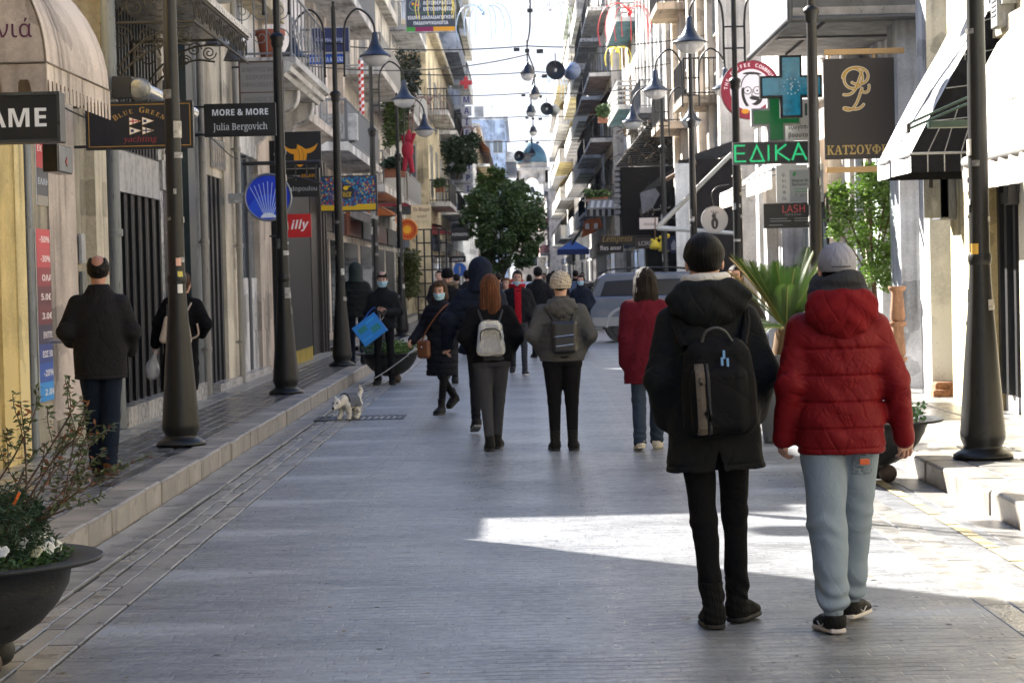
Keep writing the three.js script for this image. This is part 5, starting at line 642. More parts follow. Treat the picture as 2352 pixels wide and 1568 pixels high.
{ // domed awning of the left corner
  const z0 = -14.75, z1 = -17.0, xo = -3.1, y0 = 3.1, g = thing('domed_awning', 'pale pinkish domed awning with scalloped valance and purple Greek lettering, top left', 'awning', [XL, y0, z0]), cl = cloth([0.62, 0.52, 0.44]);
  const prof = []; for (let k = 0; k <= 12; k++) { const a = k / 12 * Math.PI / 2; prof.push([lerp(XL, xo, Math.cos(a)) , y0 + 1.08 * Math.sin(a)]); }
  prof.forEach((p, k) => { if (k > 9) p[0] = Math.max(p[0], XL); });
  wpart(g, 'canopy', ribbon(prof, z0, z1, 8), cl);
  const end = [[XL, y0], ...prof.map(p => [p[0], p[1]])];
  wpart(g, 'end_panel', polyZ(end, z0 - 0.004, 0.008), cl); wpart(g, 'end_panel', polyZ(end, z1, 0.008), cl);
  const t = ctex(512, 160, (c, w, h) => { c.clearRect(0, 0, w, h); fit(c, 'γωνιά', w - 6, 118, w, '150px sans-serif', '#5c3048', 'right'); });
  wpart(g, 'lettering', new THREE.PlaneGeometry(0.56, 0.175).translate(P(72, 72, 14.7).x - 0.28, P(72, 68, 14.7).y, z0 + 0.008), mat([1, 1, 1], 0.9, { map: t, alphaTest: 0.5 }));
  const scal = (L, w, drop) => { const p = [[0, 0], [L, 0]]; const n = Math.round(L / w); for (let k = n; k > 0; k--) { const a = k * w * L / (n * w), b = (k - 1) * w * L / (n * w), q = a - b; p.push([a, -drop], [a - q * 0.5, -drop], [a - q * 0.56, -drop * 0.6], [a - q * 0.62, -drop * 0.5], [b + q * 0.08, -drop * 0.5], [b + q * 0.02, -drop * 0.62], [b, -drop]); } return p; };
  wpart(g, 'valance', polyZ(scal(xo - XL, 0.2, 0.22), 0, 0.006).translate(XL, y0, z0 + 0.001), cl);
  wpart(g, 'valance', polyZ(scal(z0 - z1, 0.13, 0.22), 0, 0.006).rotateY(Math.PI / 2).translate(xo, y0, z0), cl);
  wpart(g, 'piping', [tube([[XL, y0, z0 + 0.01], [xo, y0, z0 + 0.01]], 0.008, 4, 5), tube([[xo + 0.008, y0, z0], [xo + 0.008, y0, z1]], 0.008, 4, 5), tube(prof.map(p => [p[0], p[1], z0 + 0.004]), 0.008, 24, 5)], cloth([0.3, 0.24, 0.18]));
}
{ // wrought iron balcony brackets and scrolls over the low shop
  const g = thing('iron_bracket', 'weathered wrought iron scroll bracket and balcony grille above the navy yachting sign', 'bracket', [XL, 3.4, -22.9]), m = mat([0.10, 0.085, 0.06], 0.7, { map: T_METAL, metalness: 0.2 });
  for (const z of [-22.9, -24.7]) { wpart(g, 'bracket', [rod([XL, 4.3, z], [XL + 0.95, 4.3, z], 0.016), rod([XL + 0.02, 3.5, z], [XL + 0.02, 4.3, z], 0.018), tube([[XL + 0.05, 3.45, z], [XL + 0.15, 3.7, z], [XL + 0.4, 3.95, z], [XL + 0.7, 4.08, z], [XL + 0.92, 4.06, z]], 0.012, 24, 5), tube([[XL + 0.05, 3.6, z], [XL + 0.3, 4.0, z], [XL + 0.62, 4.2, z], [XL + 0.95, 4.26, z]], 0.012, 24, 5)], m);
    for (const [u, v, r, d] of [[0.2, 4.14, 0.13, 1], [0.48, 4.16, 0.1, -1], [0.7, 4.2, 0.08, 1], [0.14, 3.82, 0.09, -1], [0.4, 3.98, 0.07, 1], [0.86, 4.16, 0.08, -1], [0.1, 3.62, 0.06, 1], [0.6, 4.08, 0.06, 1]]) wpart(g, 'scroll', spiral(V(XL + u, v, z), r, 1.8, d, 'z'), m); }
  wpart(g, 'grille_rail', [rod([XL + 0.95, 4.31, -22.9], [XL + 0.95, 4.31, -27.5], 0.016), rod([XL + 0.95, 4.6, -22.9], [XL + 0.95, 4.6, -27.5], 0.016), rod([XL, 4.6, -22.9], [XL + 0.95, 4.6, -22.9], 0.014)], m);
  for (let k = 0; k < 16; k++) wpart(g, 'scroll', spiral(V(XL + 0.95, 4.46, -23.1 - k * 0.28), 0.12, 1.6, k % 2 ? 1 : -1, 'x'), m);
  for (let k = 0; k < 4; k++) wpart(g, 'scroll', spiral(V(XL + 0.12 + k * 0.24, 4.46, -22.9), 0.12, 1.6, k % 2 ? 1 : -1, 'z'), m);
  wpart(g, 'balcony_slab', bb(XL - 0.2, 4.62, -22.95, XL + 0.98, 4.7, -27.5), marble([0.42, 0.38, 0.32]));
}
{ const z = 22.6, p = P(316, 203, z), g = thing('exhaust_drum', 'pale round metal drum with a chrome tube above the navy yachting sign', 'exhaust', p.toArray()); part(g, 'drum', lathe([[0, 0], [0.085, 0.0], [0.115, -0.03], [0.12, -0.12], [0.1, -0.16], [0, -0.16]], 24).rotateX(Math.PI / 2).rotateZ(-0.2), paint([0.5, 0.49, 0.45], 0.35, 0.5)); part(g, 'tube', rod([0.05, 0, -0.1], [0.42, -0.2, -0.9], 0.07, 0.07, 14), M.chrome); part(g, 'mount', rb(-0.16, 0.02, -0.1, 0.2, 0.22, 0.2), M.black); }
{ // black awning with white window-pane lines
  const z0 = -24.1, z1 = -26.3, xo = 4.2, g = thing('grid_awning', 'black awning with white grid lines and sunlit white street side', 'awning', [XR, 2.6, z0]), blk = cloth([0.022, 0.022, 0.026], { specularIntensity: 0.3 }), wt = cloth([0.8, 0.8, 0.8]);
  const prof = [[xo, 2.64], [xo, 2.83], [4.65, 3.66], [XR - 0.03, 4.55]];
  wpart(g, 'canopy', ribbon([[xo, 2.64], [xo, 2.72], [xo, 2.84], [4.42, 3.25], [4.65, 3.66], [4.92, 4.1], [XR - 0.03, 4.55]], z0, z1, 8, 0.012), wt);
  wpart(g, 'end_panel', polyZ([[xo, 2.64], [XR - 0.02, 2.64], [XR - 0.02, 4.55], [4.65, 3.66], [xo, 2.83]], z0 - 0.006, 0.006), blk); wpart(g, 'end_panel', polyZ([[xo, 2.64], [XR - 0.02, 2.64], [XR - 0.02, 4.55], [4.65, 3.66], [xo, 2.83]], z1, 0.006), blk);
  const l = [bb(xo, 2.826, z0 + 0.002, XR - 0.02, 2.84, z0 + 0.006)]; for (let k = 1; k < 6; k++) { const x = xo + k * 0.18; l.push(bb(x - 0.006, 2.64, z0 + 0.002, x + 0.006, 2.826, z0 + 0.006)); const y = 2.83 + (x - xo) * 1.84; l.push(rod([x, 2.84, z0 + 0.004], [Math.min(x + 0.16, XR - 0.03), Math.min(2.84 + 0.5, y), z0 + 0.004], 0.006, 0.006, 4)); } for (let k = 1; k < 5; k++) { const y = 2.83 + k * 0.35; l.push(rod([xo + (y - 2.83) / 1.84 + 0.01, y, z0 + 0.004], [XR - 0.03, y + 0.06, z0 + 0.004], 0.006, 0.006, 4)); }
  const ln = wpart(g, 'grid_lines', l, M.white); ln.userData.kind = 'stuff';
  wpart(g, 'frame', [rod([xo, 2.83, z0], [xo, 2.83, z1], 0.016), rod([xo + 0.01, 2.84, z0], [XR, 2.84, z0], 0.014)], M.white);
}
{ const z = 22.3, a = P(2083, 298, z), b = P(2200, 283, z - 0.02), g = thing('folded_awning', 'narrow dark green folded awning bar with arms before the black grid awning', 'awning', a.toArray()), m = paint([0.05, 0.11, 0.08], 0.4); const dx = XR - a.x; part(g, 'bar', rb(dx / 2 + 0.1, 0.04, 0.08, dx - 0.2, 0.07, 0.16, 0.015), m); part(g, 'arm', [rod([0, 0, 0.1], [0.62, 0.25, 0.06], 0.013), rod([0.02, 0.06, 0.1], [0.62, 0.31, 0.06], 0.013)], m); part(g, 'arm', rod([0.62, 0.25, 0.06], [dx, 0.6, 0], 0.013), m); part(g, 'end_cap', rb(0, 0.01, 0.1, 0.03, 0.1, 0.1, 0.01), M.black); }
{ // striped awning at the right edge
  const xo = 3.92, z1 = -19.7, z0 = -12.5, g = thing('striped_awning', 'cream striped awning with rolled front bar and fringed valance, right edge', 'awning', [XR, 2.3, z1]);
  const st = ctex(512, 64, (c, w, h) => { c.fillStyle = '#ddd9cc'; c.fillRect(0, 0, w, h); for (let x = 0; x < w; x += 16) { c.fillStyle = '#56645a'; c.fillRect(x, 0, 4, h); c.fillStyle = '#9aa08e'; c.fillRect(x + 8, 0, 2, h); } }); st.wrapS = st.wrapT = THREE.RepeatWrapping; st.repeat.set(1.4, 1);
  const prof = [[xo + 0.02, 2.56], [xo + 0.05, 2.8], [3.98, 2.96], [3.99, 3.18], [4.2, 3.56], [XR - 0.02, 4.6]];
  wpart(g, 'canopy', ribbon(prof.slice(0, 3), z0, z1, 16, 0.012), cloth([0.78, 0.74, 0.66])); wpart(g, 'canopy', ribbon(prof.slice(2), z0, z1, 16, 0.006), mat([0.92, 0.92, 0.9], 0.9, { map: st }), 'striped upper cloth');
  wpart(g, 'front_bar', [rod([xo, 2.53, z0], [xo, 2.53, z1], 0.05, 0.05, 14)], M.whiteP); wpart(g, 'valance', ribbon([[xo - 0.02, 2.5], [xo - 0.025, 2.4], [xo - 0.02, 2.27]], z0, z1, 90, 0.016), cloth([0.66, 0.6, 0.53]));
  wpart(g, 'arm', [rod([xo, 2.53, z1 + 0.2], [XR, 2.9, z1 + 0.4], 0.02)], M.white);
}
for (const [z0, z1, xo, n] of [[-42.4, -46.5, 4.16, 'left of two small cream awnings with glowing valance below the display'], [-35.4, -39.4, 4.0, 'right of two small cream awnings with glowing valance below the display']]) {
  const y0 = 3.22, g = thing('cream_awning', n, 'awning', [XR, y0, z0]); wpart(g, 'canopy', ribbon([[xo, y0], [xo + 0.5, y0 + 0.3], [XR, y0 + 0.7]], z0, z1, 6), sheer([0.75, 0.66, 0.55])); wpart(g, 'valance', ribbon([[xo - 0.03, y0 - 0.02], [xo - 0.03, y0 - 0.3]], z0, z1, 24, 0.015), sheer([0.75, 0.6, 0.45])); wpart(g, 'front_bar', rod([xo, y0, z0], [xo, y0, z1], 0.035), M.ironGrey); wpart(g, 'arm', rod([xo, y0, z1 + 0.1], [XR, y0 + 0.2, z1 + 0.1], 0.02), M.ironGrey);
}
{ // white folding frame and dark canvas at the lane corner
  const z = 53.5, a = P(1510, 523, z), b = P(1682, 352, z), c = P(1700, 536, z), g = thing('awning_frame', 'long white awning arms and front bar spread over the lane behind the dark haired man', 'awning', a.toArray()), o = a;
  wpart(g, 'arm', rod(a, b, 0.07, 0.055, 6), paint([0.7, 0.66, 0.56], 0.5)); wpart(g, 'front_bar', rod(a, c, 0.07, 0.05, 6), M.white);
  const d = P(1470, 440, z + 2), e = P(1690, 325, z + 2); const cv = thing('canvas_awning', 'dark canvas awning with brown edge sloping above the white arms', 'awning', d.toArray());
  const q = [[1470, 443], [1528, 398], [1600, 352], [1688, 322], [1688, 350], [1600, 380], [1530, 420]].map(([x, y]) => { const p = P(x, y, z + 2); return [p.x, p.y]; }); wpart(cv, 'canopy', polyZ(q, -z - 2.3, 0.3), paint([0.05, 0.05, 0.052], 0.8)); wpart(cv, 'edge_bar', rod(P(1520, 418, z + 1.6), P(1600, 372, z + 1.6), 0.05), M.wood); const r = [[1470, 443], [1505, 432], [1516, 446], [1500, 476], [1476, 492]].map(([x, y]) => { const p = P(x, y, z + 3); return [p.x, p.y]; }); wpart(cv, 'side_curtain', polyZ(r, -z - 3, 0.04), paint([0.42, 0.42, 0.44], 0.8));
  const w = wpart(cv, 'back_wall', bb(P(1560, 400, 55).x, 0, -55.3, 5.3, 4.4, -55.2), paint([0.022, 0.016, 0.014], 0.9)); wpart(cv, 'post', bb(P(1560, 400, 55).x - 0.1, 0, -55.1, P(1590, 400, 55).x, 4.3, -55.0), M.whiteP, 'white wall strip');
}
{ // black two storey shop front with slatted canopy
  const z = 74, X = px => P(px, 480, z).x, g = thing('black_shopfront', 'black boarded shopfront block with white slatted side, right side middle distance', 'shopfront', [X(1460), 0, -z]);
  wpart(g, 'wall', bb(X(1428), 2.6, -z, XR + 0.1, 5.15, -z - 1.6), mat([0.011, 0.011, 0.012], 0.8, { specularIntensity: 0.4 })); wpart(g, 'wall', bb(X(1486), 0, -z - 0.2, XR + 0.1, 2.6, -z - 1.6), paint([0.02, 0.02, 0.02], 0.8)); for (let k = 0; k < 9; k++) wpart(g, 'side_slat', bb(X(1416), 3.62 + k * 0.18, -z - 0.3, X(1427), 3.74 + k * 0.18, -z - 1.6), M.white);
  const c = thing('slatted_canopy', 'big dark slatted pergola canopy tangled with stems above the black shopfront', 'pergola', [X(1430), 5.2, -z]), R = rng(4), sl = paint([0.025, 0.024, 0.022], 0.9);
  const yA = 5.2, yB = P(1500, 278, z).y; for (let k = 0; k < 20; k++) { const t = k / 19, px0 = lerp(1420, 1502, t), px1 = lerp(1582, 1562, t); wpart(c, 'slat', rod([X(px0), lerp(yA, yB, t), -z - t * 1.5], [X(px1), lerp(yA, yB, t) + 0.05, -z - t * 1.5], 0.035, 0.035, 4), sl); }
  for (const f of [0, 0.25, 0.5, 0.75, 1]) wpart(c, 'rafter', rod([lerp(X(1420), X(1582), f), yA, -z - 0.03], [lerp(X(1502), X(1562), f), yB, -z - 1.53], 0.05, 0.05, 5), sl); wpart(c, 'fascia', bb(X(1498), yB, -z - 1.5, X(1570), yB + 0.16, -z - 1.7), paint([0.16, 0.15, 0.15], 0.8)); wpart(c, 'fascia', bb(X(1424), yA - 0.04, -z + 0.02, X(1530), yA + 0.05, -z - 0.1), M.black);
  const tw = []; for (let k = 0; k < 90; k++) { const t = R(), x = lerp(X(1430), X(1575), R()), y = lerp(yA, yB, t); tw.push(tube([[x, y + 0.03, -z - t * 1.5 + 0.05], [x + R() * 0.5 - 0.25, y + 0.1 + R() * 0.2, -z - t * 1.5 + 0.12], [x + R() - 0.5, y + R() * 0.3 - 0.1, -z - t * 1.5 + 0.1]], 0.018, 5, 4)); } wpart(c, 'stems', tw, mat([0.06, 0.045, 0.03], 0.95)).userData.kind = 'stuff';
}
{ const z = 78, X = px => P(px, 480, z).x, Y = py => P(1390, py, z).y, g = thing('stripe_awning', 'black and white striped awning left of the black shopfront', 'awning', [X(1390), Y(497), -z]);
  wpart(g, 'front_bar', bb(X(1348), Y(480), -z, X(1424), Y(476), -z + 0.06), M.white); const n = 11; for (let k = 0; k < n; k++) { const x0 = lerp(X(1348), X(1424), k / n), x1 = lerp(X(1348), X(1424), (k + 1) / n); const m = k % 2 ? M.white : M.black; const q = new THREE.BufferGeometry().setFromPoints([V(x0, Y(478), -z + 0.03), V(x1, Y(478), -z + 0.03), V(x0 + 0.12, Y(457), -z - 1.4), V(x1 + 0.12, Y(457), -z - 1.4)]); q.setIndex([0, 1, 2, 2, 1, 3]); q.computeVertexNormals(); q.setAttribute('uv', new THREE.Float32BufferAttribute([0, 0, 1, 0, 0, 1, 1, 1], 2)); wpart(g, 'stripe', q, m); wpart(g, 'valance_stripe', bb(x0, Y(496), -z + 0.02, x1, Y(480), -z + 0.03), m); } wpart(g, 'top_board', bb(X(1340), Y(457), -z - 1.4, X(1426), Y(454), -z - 1.7), M.white); }
{ const z = 84, X = px => P(px, 520, z).x, Y = py => P(1360, py, z).y, g = thing('orange_awning', 'rusty orange awning with two pale square holes under the striped awning', 'awning', [X(1360), Y(545), -z]); const m = cloth([0.42, 0.13, 0.05]); const q = [[1335, 545], [1342, 505], [1378, 500], [1384, 522], [1360, 536]].map(([x, y]) => [X(x), Y(y)]); wpart(g, 'canopy', polyZ(q, -z, 0.25), m); for (const px of [1344, 1364]) wpart(g, 'patch', bb(X(px), Y(526), -z + 0.254, X(px + 9), Y(513), -z + 0.27), M.white); wpart(g, 'arm', [rod([X(1312), Y(560), -z], [X(1340), Y(520), -z], 0.05)], M.black); }
{ const z = 112, c = P(1316, 560, z), g = thing('parasol', 'blue square market parasol far down the right side', 'parasol', [c.x, 0, -z]); const h = P(1316, 551, z).y, e = P(1316, 584, z).y, w = 36 * z / FOC; const cg = new THREE.ConeGeometry(w * 1.414, h - e - 0.25, 4, 1, true).rotateY(Math.PI / 4).translate(0, (h + e + 0.25) / 2, 0).toNonIndexed(); cg.computeVertexNormals(); part(g, 'canopy', cg, mat([0.03, 0.09, 0.32], 0.8)); for (const a of [0, 1, 2, 3]) part(g, 'valance', bc(0, e + 0.12, w, 2 * w, 0.26, 0.01).rotateY(a * Math.PI / 2), mat([0.015, 0.03, 0.12], 0.8)); part(g, 'pole', rod([0, 0, 0], [0, h, 0], 0.03), M.iron); }
// left small awnings
for (const [z0, z1, xo, y0, c, lab] of [[-64, -72, -3.6, 3.45, [0.5, 0.16, 0.05], 'narrow orange and black folded awning above the round orange sign'], [-76, -86, -3.7, 4.1, [0.3, 0.05, 0.07], 'dark red awning before the cream sign, left side'], [-100, -108, -3.0, 3.6, [0.28, 0.06, 0.07], 'maroon awning under the rounded cream balcony slab, left side'], [-51, -60, -3.9, 3.3, [0.14, 0.13, 0.125], 'grey canopy under the near balcony slab, left side']]) {
  const g = thing('small_awning', lab, 'awning', [xo, y0, z0]); wpart(g, 'canopy', ribbon([[xo, y0], [xo - 0.6, y0 + 0.4], [-5, y0 + 0.75]], z0, z1, 6), cloth(c)); wpart(g, 'valance', ribbon([[xo + 0.01, y0], [xo + 0.01, y0 - 0.22]], z0, z1, 20, 0.012), cloth(c)); wpart(g, 'end_panel', polyZ([[xo, y0], [-5, y0 + 0.75], [-5, y0]], z0, 0.006), cloth(c)); wpart(g, 'front_bar', rod([xo, y0, z0], [xo, y0, z1], 0.03), M.ironGrey); wpart(g, 'arm', rod([xo, y0, z0 - 0.2], [-5, y0 - 0.1, z0 - 0.2], 0.02), M.ironGrey);
}
{ // red and white striped pole on the left balcony
  const z = 52.5, t = ctex(64, 512, (c, w, h) => { c.fillStyle = '#efe9e4'; c.fillRect(0, 0, w, h); c.fillStyle = '#c8281e'; for (let y = -64; y < h; y += 64) { c.beginPath(); c.moveTo(0, y + 40); c.lineTo(w, y); c.lineTo(w, y + 32); c.lineTo(0, y + 72); c.fill(); } }), p = P(831, 262, z), q = P(828, 138, z), g = thing('striped_pole', 'red and white striped pole standing on the grey railed balcony', 'pole', p.toArray()), h = q.y - p.y; part(g, 'pole', new THREE.CylinderGeometry(0.062, 0.062, h, 16).translate(0, h / 2, 0), mat([1, 1, 1], 0.5, { map: t })); part(g, 'cap', new THREE.SphereGeometry(0.065, 12, 8).translate(0, h, 0), M.white); }
{ const p = P(776, 297, 50.6), g = thing('air_conditioner', 'white air conditioner unit on the near balcony slab, left side', 'air conditioner', [p.x, 4.752, -50.9]); part(g, 'casing', rb(0, 0.34, 0, 0.85, 0.62, 0.34, 0.03), M.white); part(g, 'fan_grille', [new THREE.TorusGeometry(0.22, 0.012, 6, 28).translate(-0.12, 0.34, 0.175), new THREE.TorusGeometry(0.12, 0.01, 6, 20).translate(-0.12, 0.34, 0.175), bc(-0.12, 0.34, 0.174, 0.44, 0.02, 0.01), bc(-0.12, 0.34, 0.176, 0.02, 0.44, 0.01)], M.ironGrey); part(g, 'foot', bc(0, 0.015, 0, 0.7, 0.03, 0.3), M.iron); }
{ // trellis screens
  const z = 80, g = thing('trellis', 'tall black square grid trellis before the shops, left of the dense tree', 'trellis', [-3.6, 0, -z]); const X = px => P(px, 600, z).x, l = []; const xs = [958, 975, 992, 1009, 1026]; for (const px of xs) part(g, 'upright', bc(X(px) + 3.6, 1.7, 0, 0.06, 3.4, 0.06), M.black); for (let y = 0.5; y < 3.5; y += 0.48) part(g, 'crossbar', bc((X(958) + X(1026)) / 2 + 3.6, y, 0.002, X(1026) - X(958), 0.05, 0.05), M.black); part(g, 'base', bc((X(958) + X(1026)) / 2 + 3.6, 0.2, 0, X(1026) - X(958), 0.36, 0.3), M.black); }
{ const p = P(1486, 486, 66), g = thing('cooling_fan', 'round dark caged fan on the right above the white sign', 'fan', p.toArray()); part(g, 'cage', [new THREE.TorusGeometry(0.2, 0.02, 6, 28), new THREE.TorusGeometry(0.12, 0.01, 5, 24)], M.iron); part(g, 'hub', new THREE.SphereGeometry(0.06, 10, 8), M.iron); for (let k = 0; k < 4; k++) part(g, 'fan_blade', rb(0.1, 0, -0.02, 0.18, 0.09, 0.01).rotateX(0.4).rotateZ(k * 1.5708), M.iron); part(g, 'bracket', rod([0, 0, -0.05], [0.7, 0.1, -0.05], 0.025), M.iron); }
for (const [px, py, lab, s] of [[1505, 562, 'small yellow paper lantern cluster, left of two yellow hangings', 0.8], [1529, 562, 'larger yellow cone shaped hanging bag beside the round blue sign', 1.2]]) { const p = P(px, py, 60), g = thing('yellow_hanging', lab, 'decoration', p.toArray()); part(g, 'bag', lathe([[0, -0.16], [0.16, -0.14], [0.19, -0.05], [0.12, 0.08], [0.04, 0.17], [0, 0.18]], 14).scale(s, s, s), mat([0.75, 0.6, 0.06], 0.7)); part(g, 'bow', [new THREE.SphereGeometry(0.05 * s, 8, 6).translate(-0.1 * s, 0.16 * s, 0), new THREE.SphereGeometry(0.05 * s, 8, 6).translate(0.05 * s, 0.2 * s, 0)], mat([0.75, 0.6, 0.06], 0.7)); part(g, 'cord', rod([0, 0.17 * s, 0], [0.02, 0.75, 0], 0.015), M.wood); }
{ const p = P(1492, 205, 100); }
// ---------------------------------------------------------------- plants, planters
const leafM = (c, t = 0.35) => mat(c, 0.6, { transmission: t, thickness: 0 });
function leafGeo(pts, size, seed, o = {}) {   // many small folded leaves at given points, one mesh
  const R = rng(seed), pos = [], nor = [], idx = [], q = new THREE.Quaternion(), e = new THREE.Euler(), L = o.len || 1.6;
  const base = [[0, 0, 0], [-0.5, 0.12, 0.5 * L], [0, 0, L], [0.5, 0.12, 0.5 * L], [0, -0.06, 0.5 * L]];
  const f = [[0, 1, 4], [1, 2, 4], [0, 4, 3], [4, 2, 3]];
  for (const p of pts) { e.set((R() - 0.5) * 2.4 + (o.tilt || 0), R() * 6.283, (R() - 0.5) * 1.6); q.setFromEuler(e); const s = size * (0.6 + 0.8 * R()), b = pos.length / 3; for (const v of base) { const w = V(v[0] * s, v[1] * s, v[2] * s).applyQuaternion(q).add(p); pos.push(w.x, w.y, w.z); } for (const t of f) idx.push(b + t[0], b + t[1], b + t[2]); }
  const g = new THREE.BufferGeometry(); g.setAttribute('position', new THREE.Float32BufferAttribute(pos, 3)); g.setIndex(idx); g.computeVertexNormals(); return g;
}
function clumps(blobs, n, seed, fill = 0.78) {   // points thick towards the skin of overlapping uneven lumps
  const R = rng(seed), out = []; const tot = blobs.reduce((s, b) => s + b[3] * b[3], 0);
  for (const [x, y, z, r, sq = 1] of blobs) { const m = Math.round(n * r * r / tot), d = V(0, 0, 0); const sub = []; for (let k = 0; k < 15; k++) { const u = R() * 2 - 1, a = R() * 6.283, s = Math.sqrt(1 - u * u); const w = V(Math.cos(a) * s, u, Math.sin(a) * s).multiplyScalar(0.7 + 0.6 * R()); w.w0 = R(); sub.push(w); }
    for (let k = 0; k < m; k++) { const c = sub[Math.floor(Math.pow(R(), 0.85) * 15)], u = R() * 2 - 1, a = R() * 6.283, s = Math.sqrt(1 - u * u), q = Math.cbrt(R()) * (0.2 + 0.24 * c.w0); const v = V(c.x * fill + Math.cos(a) * s * q, c.y * fill + u * q, c.z * fill + Math.sin(a) * s * q); out.push(V(x + v.x * r, y + v.y * r * sq, z + v.z * r)); } }
  return out;
}
function tree(label, x, z, y0, trunkH, r, blobs, n, leaf, color, seed, group) {
  const g = thing('street_tree', label, 'tree', [x, y0, z], group), bark = mat([0.12, 0.09, 0.065], 0.95, { map: T_METAL }), R = rng(seed);
  part(g, 'trunk', [tube([[0, 0, 0], [0.05, trunkH * 0.5, 0.02], [-0.03, trunkH, 0]], r, 10, 8), ...blobs.slice(0, 6).map(b => tube([[-0.03, trunkH * 0.92, 0], [b[0] * 0.4, lerp(trunkH, b[1], 0.5), b[2] * 0.4], [b[0] * 0.85, b[1], b[2] * 0.85]], r * 0.42, 8, 6))], bark);
  part(g, 'crown', leafGeo(clumps(blobs, n, seed), leaf, seed + 1), leafM(color)); return g;
}
{ // dense dark tree in the middle distance
  const z = 102, k = z / FOC, c = P(1155, 635, z), B = (px, py, r, dz = 0) => { const p = P(px, py, z); return [p.x - c.x, p.y, dz, r * k]; };
  tree('dense dark green street tree standing left of the street middle above the crowd', c.x, -z, 0, 1.6, 0.13, [B(1120, 490, 52), B(1185, 480, 50, 0.4), B(1215, 520, 42, -0.3), B(1150, 535, 52, 0.6), B(1100, 545, 36, 0.3), B(1190, 560, 45), B(1150, 460, 36, -0.6), B(1090, 505, 30), B(1230, 500, 26), B(1140, 590, 36, 0.2), B(1205, 590, 26, 0.2)], 21000, 0.095, [0.045, 0.095, 0.02], 71);
  const z2 = 122, c2 = P(1130, 635, z2), B2 = (px, py, r) => { const p = P(px, py, z2); return [p.x - c2.x, p.y, 0, r * z2 / FOC]; };
  tree('lighter green taller street tree rising behind the dense dark tree', c2.x, -z2, 0, 3.5, 0.12, [B2(1120, 430, 30), B2(1142, 400, 20), B2(1150, 440, 34), B2(1190, 445, 30), B2(1100, 455, 30)], 4500, 0.12, [0.12, 0.2, 0.035], 73);
  const z3 = 97.5, c3 = P(1050, 412, z3), B3 = (px, py, r) => { const p = P(px, py, z3).sub(c3); return [p.x, p.y, 0, r * z3 / FOC]; };
  const bt = tree('dark green tree growing on the rounded cream balcony, left side', c3.x, c3.z, c3.y, 0.7, 0.05, [B3(1052, 340, 34), B3(1085, 325, 16), B3(1042, 375, 26), B3(1068, 362, 26)], 5500, 0.09, [0.025, 0.05, 0.016], 75);
}
{ // hanging ivy on the left
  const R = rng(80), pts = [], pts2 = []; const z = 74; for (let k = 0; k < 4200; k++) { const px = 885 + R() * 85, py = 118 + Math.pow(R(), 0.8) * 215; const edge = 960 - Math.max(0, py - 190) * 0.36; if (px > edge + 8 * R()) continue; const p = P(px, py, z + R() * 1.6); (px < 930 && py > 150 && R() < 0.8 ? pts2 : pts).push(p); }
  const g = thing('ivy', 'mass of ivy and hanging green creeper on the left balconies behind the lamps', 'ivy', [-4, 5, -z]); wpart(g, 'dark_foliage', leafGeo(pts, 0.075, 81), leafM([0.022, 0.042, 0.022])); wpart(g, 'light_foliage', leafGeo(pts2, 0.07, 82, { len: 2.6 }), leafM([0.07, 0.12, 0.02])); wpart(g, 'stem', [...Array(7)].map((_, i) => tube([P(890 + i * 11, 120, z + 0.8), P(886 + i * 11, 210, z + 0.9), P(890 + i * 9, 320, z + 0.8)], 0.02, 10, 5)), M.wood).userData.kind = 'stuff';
  const g2 = thing('ivy', 'yellowish green creeper hanging beside the pole before the trellis', 'ivy', [-3.3, 0.5, -66]); const p3 = []; for (let k = 0; k < 1200; k++) { const px = 920 + R() * 38, py = 575 + R() * 105; p3.push(P(px, py, 66 + R())); } wpart(g2, 'foliage', leafGeo(p3, 0.07, 83, { len: 2.2 }), leafM([0.08, 0.10, 0.02])); wpart(g2, 'stem', tube([P(938, 690, 66.5), P(936, 640, 66.6), P(940, 570, 66.5)], 0.03, 8, 5), M.wood);
  for (const [px, py, w, h, zz, lab, c] of [[905, 376, 62, 20, 63, 'dark green garland along the lower grey balcony box, left side', [0.015, 0.05, 0.025]], [1010, 420, 26, 16, 100, 'small plants on the far cream balcony, left side', [0.05, 0.1, 0.02]], [1385, 255, 26, 26, 94, 'green potted plant on the white slatted balcony, right side', [0.05, 0.1, 0.02]], [1500, 120, 14, 30, 112, 'bushy green plant hanging from an upper right balcony', [0.05, 0.09, 0.03]], [1372, 445, 60, 14, 92, 'green plants along the balcony above the striped awning', [0.06, 0.11, 0.02]]]) { const q = []; for (let k = 0; k < 420; k++) q.push(P(px + (R() - 0.5) * w * (0.5 + 0.5 * R()), py + (R() - 0.5) * h, zz + R() * 0.5)); const p = P(px, py + h / 2, zz); const t = thing('balcony_plant', lab, 'plant', p.toArray()); wpart(t, 'foliage', leafGeo(q, 0.09, 90 + px), leafM(c)); wpart(t, 'planter', bc(p.x, p.y - 0.12, p.z - 0.25, w * zz / FOC * 0.8, 0.26, 0.22), mat([0.3, 0.13, 0.08], 0.9)); }
}
